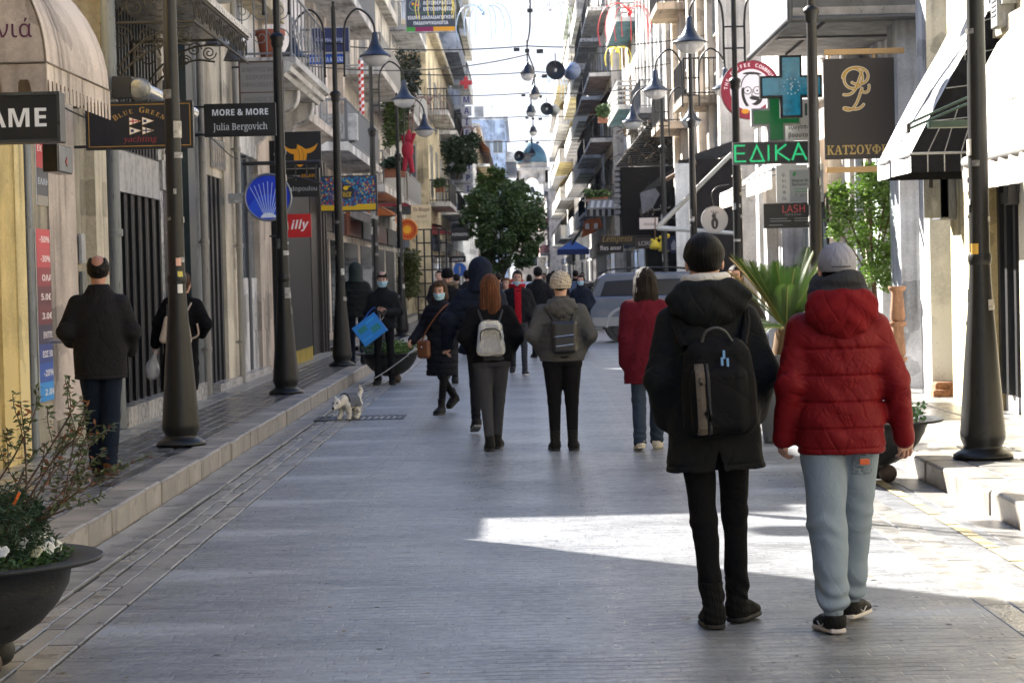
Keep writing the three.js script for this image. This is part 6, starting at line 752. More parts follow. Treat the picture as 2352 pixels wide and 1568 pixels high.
{ // red stuffed figure climbing at the balcony
  const z = 60, p = P(936, 345, z), g = thing('red_figure', 'small red stuffed climbing figure hanging on the left balcony', 'decoration', p.toArray()), m = mat([0.35, 0.02, 0.04], 0.9); part(g, 'figure', [new THREE.SphereGeometry(0.2, 14, 10).scale(0.8, 1.35, 0.7), new THREE.SphereGeometry(0.12, 12, 8).translate(0.03, 0.33, 0), new THREE.ConeGeometry(0.1, 0.25, 10).translate(0.05, 0.5, 0), rod([0.08, 0.15, 0], [0.2, 0.45, 0.05], 0.055), rod([-0.08, 0.15, 0], [-0.12, 0.42, 0.05], 0.055), rod([0.06, -0.2, 0], [0.12, -0.6, 0.03], 0.075, 0.06), rod([-0.06, -0.2, 0], [-0.1, -0.55, 0.03], 0.075, 0.06)], m); part(g, 'rope', rod([0.05, -0.7, 0.02], [0.05, 0.9, 0.02], 0.015), M.wood); }
function bowl(x, z, y, R0, label, H = 0.47) { const g = thing('bowl_planter', label, 'planter', [x, y, z], undefined), s = R0 / 0.56, m = mat([0.04, 0.042, 0.044], 0.6, { map: T_METAL, bumpMap: T_GRAIN, bumpScale: 0.002 }); const q = [[0, 0.1], [0.1, 0.105], [0.2, 0.14], [0.3, 0.21], [0.37, 0.29], [0.415, 0.37], [0.43, H - 0.035], [0.55, H - 0.02], [0.56, H - 0.005], [0.55, H], [0.43, H - 0.012], [0.41, H - 0.05], [0, H - 0.06]]; part(g, 'bowl', lathe(q.map(([a, b]) => [a * s, b]), 48), m); for (let k = 0; k < 3; k++) part(g, 'ball_foot', new THREE.SphereGeometry(0.068, 16, 12).translate(Math.sin(k * 2.094 + 0.6) * 0.2 * s, 0.066, Math.cos(k * 2.094 + 0.6) * 0.2 * s), k ? m : mat([0.06, 0.04, 0.03], 0.7)); part(g, 'soil', new THREE.CylinderGeometry(0.415 * s, 0.415 * s, 0.03, 24).translate(0, H - 0.035, 0), mat([0.04, 0.03, 0.02], 1)); return g; }
function twig(R, a, dir, L, depth, segs, tips) { const b = a.clone().add(dir.clone().multiplyScalar(L * 0.55)).add(V((R() - 0.5) * L * 0.2, 0, (R() - 0.5) * L * 0.2)), c = a.clone().add(dir.clone().multiplyScalar(L)).add(V(0, -L * 0.06, 0)); segs.push(tube([a, b, c], 0.0022 + depth * 0.0016, 6, 5)); for (let k = 0; k < (depth ? 3 : 14); k++) { const t = depth ? 0.45 + 0.27 * k : 0.1 + k * 0.068; const p = t < 0.55 ? a.clone().lerp(b, t / 0.55) : b.clone().lerp(c, (t - 0.55) / 0.45); if (depth) { const d = dir.clone().add(V((R() - 0.5) * 1.5, (R() - 0.25) * 0.7, (R() - 0.5) * 1.5)).normalize(); twig(R, p, d, L * (0.55 + 0.2 * R()), depth - 1, segs, tips); } else tips.push(p); } }
{ const x = -2.38, z = -9.4; bowl(x, z, 0, 0.58, 'nearest dark bowl planter on three ball feet, cut by the left edge', 0.49);
  const R = rng(101), y = 0.45, g = thing('shrub', 'straggly twiggy shrub with small reddish green leaves in the nearest bowl planter', 'shrub', [x, y, z]), segs = [], tips = [];
  for (const d of [[0.2, 1, 0.1], [0.5, 0.85, 0.2], [-0.05, 1, 0], [0.85, 0.7, 0.1], [0.62, 0.6, -0.15], [-0.35, 0.8, 0.2], [0.35, 0.9, -0.2]]) twig(R, V(0.1 + (R() - 0.5) * 0.1, 0, (R() - 0.5) * 0.1), V(...d).normalize(), 0.46, 2, segs, tips);
  part(g, 'stem', segs, mat([0.09, 0.055, 0.04], 0.9)); const A = tips.filter((_, i) => i % 5), B2 = tips.filter((_, i) => i % 5 === 0); part(g, 'foliage', leafGeo([...A, ...A.map(p => p.clone().add(V(0.008, 0.006, 0.004)))], 0.012, 103, { len: 2.6 }), leafM([0.09, 0.115, 0.035], 0.3)); part(g, 'foliage', leafGeo(B2, 0.012, 104, { len: 2.8 }), leafM([0.30, 0.11, 0.04], 0.3), 'reddish leaves');
  const g2 = thing('shrub', 'feathery dark green conifer bush in the nearest bowl planter', 'shrub', [x + 0.18, y, z + 0.05]), p2 = []; for (let k = 0; k < 5200; k++) { const a = R() * 6.283, t = Math.pow(R(), 0.5), h = R(); p2.push(V(Math.cos(a) * t * 0.24 * (1.1 - h * 0.55) + h * 0.02, h * 0.36 * (1 - t * 0.25), Math.sin(a) * t * 0.22)); } part(g2, 'foliage', leafGeo(p2, 0.0065, 106, { len: 5, tilt: -1.0 }), leafM([0.03, 0.065, 0.025], 0.2)); part(g2, 'stem', rod([0, 0, 0], [0.02, 0.3, 0], 0.01), M.wood);
  const g3 = thing('pansies', 'low white pansies with green leaves along the rim of the nearest bowl planter', 'flowers', [x, y, z]), fl = [], lv = []; for (let k = 0; k < 1500; k++) { const a = R() * 6.283, t = 0.2 + 0.24 * Math.sqrt(R()); lv.push(V(Math.cos(a) * t, 0.01 + R() * 0.07, Math.sin(a) * t)); } part(g3, 'foliage', leafGeo(lv, 0.013, 107, { len: 1.7 }), leafM([0.05, 0.12, 0.02])); 
  for (let k = 0; k < 22; k++) { const a = R() * 3.6 - 0.9, t = 0.25 + R() * 0.14, c = V(Math.cos(a) * t, 0.07 + R() * 0.04, Math.sin(a) * t), b = []; for (let j = 0; j < 5; j++) b.push(new THREE.SphereGeometry(0.017, 8, 6).scale(1, 1, 0.25).translate(0, 0.014, 0).rotateZ(j * 1.2566)); part(g3, 'flower', merge(b).rotateX(-0.3 - R() * 0.6).rotateY(R() - 0.5).translate(c.x, c.y, c.z), mat(k % 5 ? [0.75, 0.74, 0.66] : [0.7, 0.66, 0.4], 0.8)); } 
  const gb = thing('plant_tie', 'small orange tie on the shrub stem in the nearest bowl planter', 'tie', [x + 0.26, 0.75, z + 0.15]); part(gb, 'strip', rb(0, 0, 0, 0.012, 0.06, 0.004).rotateZ(-0.5), mat([0.8, 0.16, 0.02], 0.5)); part(gb, 'knot', new THREE.SphereGeometry(0.007, 6, 5), mat([0.8, 0.16, 0.02], 0.5)); }
{ const c = G(897, 878), x = c.x, z = c.z; bowl(x, z, 0, 0.56, 'dark bowl planter beside the left kerb behind the masked man with the bag'); const R = rng(111), y = 0.43; const g = thing('bedding_plants', 'leafy bright green plants filling the bowl planter beside the left kerb', 'plants', [x, y, z]), a = [], b = []; for (let k = 0; k < 1800; k++) { const an = R() * 6.283, t = 0.44 * Math.sqrt(R()), q = V(Math.cos(an) * t, R() * 0.2 * (1.25 - t), Math.sin(an) * t); (q.x > -0.05 ? a : b).push(q); } part(g, 'foliage', leafGeo(a, 0.03, 112), leafM([0.13, 0.22, 0.04])); part(g, 'foliage', leafGeo(b, 0.026, 113), leafM([0.05, 0.10, 0.03]), 'darker foliage'); }
{ const x = 2.62, z = -17.1; bowl(x, z, 0, 0.57, 'dark bowl planter at the right kerb corner beside the red jacketed man'); const R = rng(121), g = thing('cyclamen', 'low dark leaved plants with pink flowers in the right bowl planter', 'plants', [x, 0.43, z]), a = []; for (let k = 0; k < 1500; k++) { const an = R() * 6.283, t = 0.43 * Math.sqrt(R()); a.push(V(Math.cos(an) * t, R() * 0.15, Math.sin(an) * t)); } part(g, 'foliage', leafGeo(a, 0.024, 122), leafM([0.04, 0.10, 0.03])); for (let k = 0; k < 14; k++) { const an = R() * 6.283, t = 0.38 * Math.sqrt(R()); part(g, 'flower', new THREE.SphereGeometry(0.018, 8, 6).scale(0.7, 1.2, 0.7).translate(Math.cos(an) * t, 0.17 + R() * 0.05, Math.sin(an) * t), mat([0.6, 0.08, 0.16], 0.7)); } }
{ // cycad in a tall tapered pot
  const z = 21.2, c = P(1812, 1000, z), g = thing('tapered_pot', 'tall pale grey tapered pot behind the two nearest men', 'planter', [c.x, 0, c.z]), m = paint([0.28, 0.28, 0.27], 0.8); part(g, 'pot', lathe([[0, 0], [0.30, 0], [0.31, 0.02], [0.42, 0.78], [0.44, 0.78], [0.44, 0.83], [0.4, 0.83], [0.39, 0.76], [0, 0.74]], 4).rotateY(0.6), m); part(g, 'soil', new THREE.CylinderGeometry(0.3, 0.3, 0.02, 12).translate(0, 0.77, 0), mat([0.04, 0.03, 0.02], 1));
  const t = thing('cycad', 'cycad palm with stiff feathery fronds in the tapered pot between the two nearest men', 'palm', [c.x, 0.76, c.z]), R = rng(131); part(t, 'trunk', lathe([[0.12, 0], [0.14, 0.1], [0.11, 0.28], [0.05, 0.34], [0, 0.35]], 12), mat([0.12, 0.07, 0.03], 1));
  for (let k = 0; k < 32; k++) { const a = k * 2.39996 + R() * 0.3, up = k < 15 ? 0.8 + 0.45 * R() : k < 24 ? 0.6 + 0.3 * R() : 0.15 + 0.35 * R(), L = 0.8 + 0.25 * R(), pos = [], idx = [], dx = Math.cos(a) * Math.cos(up), dz = Math.sin(a) * Math.cos(up), dy = Math.sin(up), side = V(-Math.sin(a), 0, Math.cos(a)); const at = s => V(dx * L * s, 0.3 + dy * L * s - 0.22 * L * s * s * Math.cos(up), dz * L * s); const upv = V(0, 1, 0); const rach = []; for (let i = 0; i <= 8; i++) rach.push(at(i / 8));
    const leaf = (s, sg) => { const p = at(s), tan = at(s + 0.02).sub(p).normalize(), n = V().crossVectors(tan, side).normalize(); const ll = 0.17 * Math.sin(Math.PI * clamp(0.12 + s * 0.84, 0, 1)) + 0.02, w = 0.0085, e = p.clone().addScaledVector(side, sg * ll * 0.72).addScaledVector(tan, ll * 0.72).addScaledVector(n, -0.0 - ll * 0.25), b = pos.length / 3; for (const v of [p.clone().addScaledVector(tan, -w), p.clone().lerp(e, 0.5).addScaledVector(tan, w).addScaledVector(n, -0.006), e, p.clone().addScaledVector(tan, w)]) pos.push(v.x, v.y, v.z); idx.push(b, b + 1, b + 3, b, b + 2, b + 1); };
    for (let i = 0; i < 38; i++) { leaf(0.1 + 0.9 * i / 38, 1); leaf(0.1 + 0.9 * (i + 0.4) / 38, -1); }
    const lg = new THREE.BufferGeometry(); lg.setAttribute('position', new THREE.Float32BufferAttribute(pos, 3)); lg.setIndex(idx); lg.computeVertexNormals(); const fm = part(t, 'frond', lg, leafM(k % 9 === 4 ? [0.26, 0.17, 0.04] : [[0.036, 0.082, 0.010], [0.055, 0.105, 0.013], [0.026, 0.064, 0.009]][k % 3], 0.4)); part(fm, 'rachis', tube(rach, 0.007, 10, 5), leafM([0.16, 0.18, 0.04], 0)); } }
{ // bright leaved small tree beside the right piers
  const z = 31.2, k = z / FOC, c = P(2010, 890, z), R = rng(141), B = (px, py, r, dz = 0) => { const p = P(px, py, z); return [p.x - c.x, p.y, dz, r * k]; };
  const g = thing('street_tree', 'small bright green leafy tree in front of the pale piers, above the red jacketed man', 'tree', [c.x, 0, c.z]); const bl = [B(2040, 420, 34), B(1990, 440, 38, 0.2), B(1935, 475, 34, 0.1), B(2030, 500, 42, -0.1), B(1985, 545, 36), B(2045, 570, 34), B(2010, 610, 34, 0.1), B(2055, 460, 26), B(1925, 440, 22), B(2040, 635, 20), B(2000, 390, 18), B(1920, 520, 18)];
  part(g, 'trunk', [tube([[0, 0, 0], [0.05, 0.8, 0], [0, 1.6, 0]], 0.035, 10, 8), ...bl.map(b => tube([[0, 1.4, 0], [b[0] * 0.5, lerp(1.5, b[1], 0.5), b[2] * 0.5], [b[0], b[1], b[2]]], 0.012, 8, 5))], M.wood); part(g, 'crown', leafGeo(bl.flatMap(b => { const q = []; for (let k = 0; k < 1100 * (b[3] / 0.2); k++) { const u = R() * 2 - 1, a = R() * 6.283, s = Math.sqrt(1 - u * u), t = b[3] * 1.25 * Math.pow(R(), 0.6); if (N1(b[0] * 9 + Math.cos(a) * s * 3 + 30, b[1] * 9 + u * 3 + 9, 4096) < 0.4) continue; q.push(V(b[0] + Math.cos(a) * s * t, b[1] + u * t * 1.15 - 0.1 * R(), b[2] + Math.sin(a) * s * t)); } return q; }), 0.038, 143, { len: 1.2 }), leafM([0.16, 0.28, 0.035], 0.5));
  const q = P(2065, 800, 29.2), t = thing('terracotta_urn', 'tall stacked terracotta urn beside the pale blue grey pier', 'urn', [P(2064, 800, 29).x, 0, -29]); for (let i = 0; i < 3; i++) part(t, 'urn', lathe([[0.07, 0], [0.1, 0.05], [0.075, 0.38], [0.11, 0.42], [0.12, 0.46], [0.09, 0.46], [0, 0.44]], 16).translate(0, i * 0.46, 0), mat([0.42, 0.22, 0.12], 0.9, { map: T_SLAB })); 
}
// ---------------------------------------------------------------- people: fields of distance, meshed
function nets(f, lo, hi, c, col) {
  const nx = Math.ceil((hi[0] - lo[0]) / c) + 1, ny = Math.ceil((hi[1] - lo[1]) / c) + 1, nz = Math.ceil((hi[2] - lo[2]) / c) + 1, F = new Float32Array(nx * ny * nz), id = (i, j, k) => i + nx * (j + ny * k);
  // coarse pass: skip blocks of 4 cells that lie far from the surface
  const S = 4; for (let k = 0; k < nz; k += S) for (let j = 0; j < ny; j += S) for (let i = 0; i < nx; i += S) {
    const v = f(lo[0] + (i + 1.5) * c, lo[1] + (j + 1.5) * c, lo[2] + (k + 1.5) * c), far = Math.abs(v) > c * 7.5;
    for (let kk = k; kk < Math.min(k + S, nz); kk++) for (let jj = j; jj < Math.min(j + S, ny); jj++) for (let ii = i; ii < Math.min(i + S, nx); ii++) F[id(ii, jj, kk)] = far ? v : f(lo[0] + ii * c, lo[1] + jj * c, lo[2] + kk * c);
  }
  const vi = new Int32Array(nx * ny * nz).fill(-1), pos = [], E = [[0, 1], [0, 2], [0, 4], [1, 3], [1, 5], [2, 3], [2, 6], [3, 7], [4, 5], [4, 6], [5, 7], [6, 7]], v = new Float32Array(8);
  for (let k = 0; k < nz - 1; k++) for (let j = 0; j < ny - 1; j++) for (let i = 0; i < nx - 1; i++) {
    let m = 0; for (let q = 0; q < 8; q++) { v[q] = F[id(i + (q & 1), j + (q >> 1 & 1), k + (q >> 2))]; if (v[q] < 0) m |= 1 << q; } if (m === 0 || m === 255) continue;
    let x = 0, y = 0, z = 0, n = 0; for (const [a, b] of E) { if ((m >> a & 1) === (m >> b & 1)) continue; const t = v[a] / (v[a] - v[b]); x += (a & 1) + t * ((b & 1) - (a & 1)); y += (a >> 1 & 1) + t * ((b >> 1 & 1) - (a >> 1 & 1)); z += (a >> 2) + t * ((b >> 2) - (a >> 2)); n++; }
    vi[id(i, j, k)] = pos.length / 3; pos.push(lo[0] + (i + x / n) * c, lo[1] + (j + y / n) * c, lo[2] + (k + z / n) * c);
  }
  const idx = []; const quad = (a, b, d, e, fl) => { if (a < 0 || b < 0 || d < 0 || e < 0) return; fl ? idx.push(a, b, d, a, d, e) : idx.push(a, d, b, a, e, d); };
  for (let k = 1; k < nz - 1; k++) for (let j = 1; j < ny - 1; j++) for (let i = 1; i < nx - 1; i++) { const a = F[id(i, j, k)] < 0;
    if (a !== F[id(i + 1, j, k)] < 0) quad(vi[id(i, j - 1, k - 1)], vi[id(i, j, k - 1)], vi[id(i, j, k)], vi[id(i, j - 1, k)], a);
    if (a !== F[id(i, j + 1, k)] < 0) quad(vi[id(i - 1, j, k - 1)], vi[id(i - 1, j, k)], vi[id(i, j, k)], vi[id(i, j, k - 1)], a);
    if (a !== F[id(i, j, k + 1)] < 0) quad(vi[id(i - 1, j - 1, k)], vi[id(i, j - 1, k)], vi[id(i, j, k)], vi[id(i - 1, j, k)], a); }
  const g = new THREE.BufferGeometry(), n = new Float32Array(pos.length), uv = new Float32Array(pos.length / 3 * 2), e = c * 0.5; g.setAttribute('position', new THREE.Float32BufferAttribute(pos, 3)); g.setIndex(idx);
  const C = col ? new Float32Array(pos.length) : null;
  for (let q = 0; q < pos.length; q += 3) { const x = pos[q], y = pos[q + 1], z = pos[q + 2]; let a = f(x + e, y, z) - f(x - e, y, z), b = f(x, y + e, z) - f(x, y - e, z), d = f(x, y, z + e) - f(x, y, z - e); const l = Math.hypot(a, b, d) || 1; n[q] = a / l; n[q + 1] = b / l; n[q + 2] = d / l; uv[q / 3 * 2] = Math.atan2(x, z) * 0.25 + x * 0.3; uv[q / 3 * 2 + 1] = y; if (C) { const cc = col(x, y, z); C[q] = cc[0]; C[q + 1] = cc[1]; C[q + 2] = cc[2]; } }
  g.setAttribute('normal', new THREE.BufferAttribute(n, 3)); g.setAttribute('uv', new THREE.BufferAttribute(uv, 2)); if (C) g.setAttribute('color', new THREE.BufferAttribute(C, 3)); return g;
}
const smin = (a, b, k) => { const h = Math.max(k - Math.abs(a - b), 0) / k; return Math.min(a, b) - h * h * k * 0.25; }, smax = (a, b, k) => -smin(-a, -b, k);
const cap = (x, y, z, a, b, r0, r1) => { const dx = b.x - a.x, dy = b.y - a.y, dz = b.z - a.z, px = x - a.x, py = y - a.y, pz = z - a.z, t = clamp((px * dx + py * dy + pz * dz) / (dx * dx + dy * dy + dz * dz), 0, 1); return Math.hypot(px - dx * t, py - dy * t, pz - dz * t) - lerp(r0, r1, t); };
const ell = (x, y, z, cx, cy, cz, a, b, c) => { const u = (x - cx) / a, v = (y - cy) / b, w = (z - cz) / c; return (Math.sqrt(u * u + v * v + w * w) - 1) * Math.min(a, b, c); };
const rbox = (x, y, z, cx, cy, cz, a, b, c, r) => { const u = Math.abs(x - cx) - a + r, v = Math.abs(y - cy) - b + r, w = Math.abs(z - cz) - c + r; return Math.hypot(Math.max(u, 0), Math.max(v, 0), Math.max(w, 0)) + Math.min(Math.max(u, v, w), 0) - r; };
const n3 = (x, y, z) => 0.5 * (N1(x + z * 0.73 + 20, y + 31 - z * 0.21, 4096) + N2(z - x * 0.41 + 40, y * 0.9 + 17 + x * 0.33, 4096)) - 0.5;
function loft(S) { return (x, y, z) => { let i = 0; while (i < S.length - 2 && y > S[i + 1][0]) i++; const a = S[i], b = S[i + 1], t = sstep(a[0], b[0], y) * 0.5 + clamp((y - a[0]) / (b[0] - a[0]), 0, 1) * 0.5, rx = lerp(a[1], b[1], t), rz = lerp(a[2], b[2], t), cz = lerp(a[3] || 0, b[3] || 0, t), u = Math.abs(x) / rx, w = Math.abs(z - cz) / rz; const d = (Math.pow(Math.pow(u, 2.3) + Math.pow(w, 2.3), 1 / 2.3) - 1) * Math.min(rx, rz); return Math.max(d, S[0][0] - y, y - S[S.length - 1][0]); }; }

const SKIN = [0.50, 0.285, 0.205];
const headField = (() => { return (x, y, z) => { const ax = Math.abs(x); let d = smin(ell(x, y, z, 0, 0.032, 0.012, 0.077, 0.096, 0.096), ell(x, y, z, 0, -0.04, -0.028, 0.06, 0.076, 0.066), 0.04); d = smin(d, Math.hypot(x, y + 0.098, z + 0.062) - 0.02, 0.03); d = smax(d, -(Math.hypot(ax - 0.031, y - 0.008, z + 0.106) - 0.019), 0.014); d = smin(d, cap(x, y, z, V0, V1, 0.0085, 0.0135), 0.014); d = smin(d, Math.hypot(ax - 0.012, y + 0.03, z + 0.096) - 0.008, 0.008); d = smin(d, cap(ax, y, z, V2, V3, 0.006, 0.0065), 0.01); d = smin(d, Math.hypot(ax - 0.031, y - 0.006, z + 0.079) - 0.0135, 0.003); d = smin(d, cap(ax, y, z, V4, V5, 0.005, 0.005), 0.008); d = smin(d, ell(ax, y, z, 0.08, -0.002, 0.012, 0.010, 0.031, 0.019), 0.008); return smin(d, cap(x, y, z, V6, V7, 0.051, 0.06), 0.03); }; })();
const V0 = V(0, 0.012, -0.096), V1 = V(0, -0.027, -0.112), V2 = V(0, -0.063, -0.094), V3 = V(0.021, -0.062, -0.085), V4 = V(0.016, 0.024, -0.096), V5 = V(0.046, 0.022, -0.084), V6 = V(0, -0.06, 0.015), V7 = V(0, -0.2, 0.035);
const headCol = (skin, brow) => (x, y, z) => { const ax = Math.abs(x); if (z < -0.06) { const e = Math.hypot(ax - 0.031, y - 0.006); if (e < 0.0065 && z < -0.085) return [0.02, 0.015, 0.012]; if (e < 0.0115 && Math.abs(y - 0.006) < 0.006 && z < -0.08) return [0.6, 0.57, 0.53]; if (ax > 0.013 && ax < 0.05 && Math.abs(y - 0.026 + 0.08 * (ax - 0.03) ** 2 * 10) < 0.0045) return brow; if (ax < 0.022 && Math.abs(y + 0.063) < 0.007 && z < -0.085) return [skin[0] * 0.78, skin[1] * 0.55, skin[2] * 0.55]; } return skin; };
const headCache = {};
function headGeo(c, skin, brow) { const k = [c, skin, brow].join(); return (headCache[k] = headCache[k] || nets(headField, [-0.11, -0.22, -0.14], [0.11, 0.145, 0.13], c, headCol(skin, brow))).clone(); }
const handCache = {};
function handGeo(sd, curl, c, skin) { const k = [sd, curl, c, skin].join(); if (handCache[k]) return handCache[k].clone();   // wrist at the origin, fingers down, back of the hand outwards (x * sd)
  const ch = []; [[-0.030, 0.078, 0.0085], [-0.0105, 0.086, 0.009], [0.0095, 0.08, 0.0085], [0.028, 0.062, 0.0075]].forEach(([z, L, r], i) => { let p = V(0, -0.085 + (i === 3 ? 0.008 : 0), z), a = 0.12 + curl * 0.35; for (let s = 0; s < 3; s++) { const l = L * [0.45, 0.3, 0.25][s], q = p.clone().add(V(-sd * Math.sin(a) * l, -Math.cos(a) * l, z * 0.08)); ch.push([p, q, r * (1 - s * 0.1), r * (0.92 - s * 0.1)]); p = q; a += curl * 0.75 + 0.1; } });
  const t0 = V(-sd * 0.006, -0.03, -0.03), t1 = V(-sd * 0.022, -0.06, -0.054), t2 = V(-sd * 0.03, -0.09, -0.056); ch.push([t0, t1, 0.013, 0.011], [t1, t2, 0.0105, 0.008]);
  const f = (x, y, z) => { let d = smin(rbox(x, y, z, 0, -0.052, 0, 0.0145, 0.042, 0.039, 0.014), cap(x, y, z, V(0, 0.03, 0), V(0, -0.03, 0), 0.025, 0.024), 0.02); let e = 9; for (const q of ch) e = Math.min(e, cap(x, y, z, q[0], q[1], q[2], q[3])); return smin(d, e, 0.008); };
  return (handCache[k] = nets(f, [-0.09, -0.2, -0.085], [0.09, 0.04, 0.06], c, () => skin)).clone(); }
const toeY = -0.08;
function shoeGeo(kind, c) { const k = kind + c; if (handCache[k]) return handCache[k];
  const up = { boot: 0.13, ankle: 0.07, trainer: 0.0, shoe: -0.005 }[kind], toe = -0.185, w = kind === 'boot' ? 0.05 : 0.045;
  const f = (x, y, z) => { const t = clamp((0.06 - z) / 0.26, 0, 1), ww = w * (0.86 + 0.28 * Math.sin(Math.min(t * 1.25, 1) * Math.PI * 0.62)), top = lerp(0.0, -0.045, sstep(0.3, 0.95, t)); let d = rbox(x, y, z, 0.004 * Math.sin(t * 3), (toeY + 0.022 + top + 0.01) / 2, (0.062 + toe) / 2, ww, (top + 0.01 - toeY - 0.022) / 2 + 0.012, (0.062 - toe) / 2, 0.036); d = smax(d, Math.hypot(x * 1.35, z + 0.062) - 0.122, 0.012); d = smin(d, cap(x, y, z, V(0, -0.03, 0.012), V(0, up, 0.006), 0.046, 0.05), 0.03); d = Math.max(d, toeY + 0.018 - y, y - up); return d + 0.0016 * Math.sin(y * 160 + x * 60) * sstep(-0.06, -0.02, z) * (kind === 'boot' ? 1 : 0); };
  const s = (x, y, z) => { const t = clamp((0.068 - z) / 0.265, 0, 1), ww = (w - 0.001) * (0.86 + 0.28 * Math.sin(Math.min(t * 1.25, 1) * Math.PI * 0.62)); return Math.max(rbox(x, y, z, 0.004 * Math.sin(t * 3), toeY + 0.013, (0.062 + toe) / 2, ww, 0.0135, (0.062 - toe) / 2, 0.013), Math.hypot(x * 1.35, z + 0.062) - 0.122); };
  return handCache[k] = [nets(f, [-0.08, -0.1, -0.22], [0.08, up + 0.03, 0.1], c), nets(s, [-0.08, -0.1, -0.22], [0.08, -0.04, 0.1], c)]; }

function skeleton(o) {
  const J = {}, legs = o.legs || [[0.2, 0.1, 0], [-0.2, 0.15, 0]], hy = 0.9; J.foot = [];
  for (const i of [0, 1]) { const s = i ? 1 : -1, [tf, kf, pf = 0, out = 0] = legs[i], hip = V(s * 0.088, hy, 0), ox = s * out, kn = hip.clone().add(V(ox * 0.43, -0.43 * Math.cos(tf), -0.43 * Math.sin(tf))), an = kn.clone().add(V(ox * 0.42, -0.42 * Math.cos(tf - kf), -0.42 * Math.sin(tf - kf))); J['hip' + i] = hip; J['knee' + i] = kn; J['ankle' + i] = an; J.foot[i] = pf; }
  let low = 9; for (const i of [0, 1]) { const a = J['ankle' + i], p = J.foot[i]; for (const [y, z] of [[-0.08, 0.065], [-0.08, -0.18]]) low = Math.min(low, a.y + y * Math.cos(p) - z * Math.sin(p)); }
  J.dy = -low; for (const k in J) if (J[k].isVector3) J[k].y -= low;
  const up = J.dy; J.up = up; J.lean = o.lean || 0; const ly = y => -J.lean * (y - 0.9);
  for (const i of [0, 1]) { const s = i ? 1 : -1, a = (o.arms || [[0, 0.1, 0.2], [0, 0.1, 0.2]])[i], sw = o.sw || 0.165, sh = V(s * sw, 1.372 + up + (o.shY || 0), ly(1.4)); let el, wr;
    if (a.el) { el = V(...a.el).add(V(0, up, 0)); wr = V(...a.wr).add(V(0, up, 0)); } else { const [sf, ab, ef, inn = 0] = a, ca = Math.cos(ab); el = sh.clone().add(V(s * Math.sin(ab) * 0.29, -ca * Math.cos(sf) * 0.29, -ca * Math.sin(sf) * 0.29)); const g = sf + ef; wr = el.clone().add(V(s * (Math.sin(ab) * 0.5 - inn) * 0.25, -ca * Math.cos(g) * 0.25, -ca * Math.sin(g) * 0.25)); }
    J['sh' + i] = sh; J['el' + i] = el; J['wr' + i] = wr; }
  J.head = V(0, 1.632 + up, ly(1.63) - 0.015); return J;
}
const clothM = (c, r = 0.85, o = {}) => mat(c, r, { bumpMap: T_CREASE, bumpScale: 0.009, specularIntensity: 0.25, ...o });
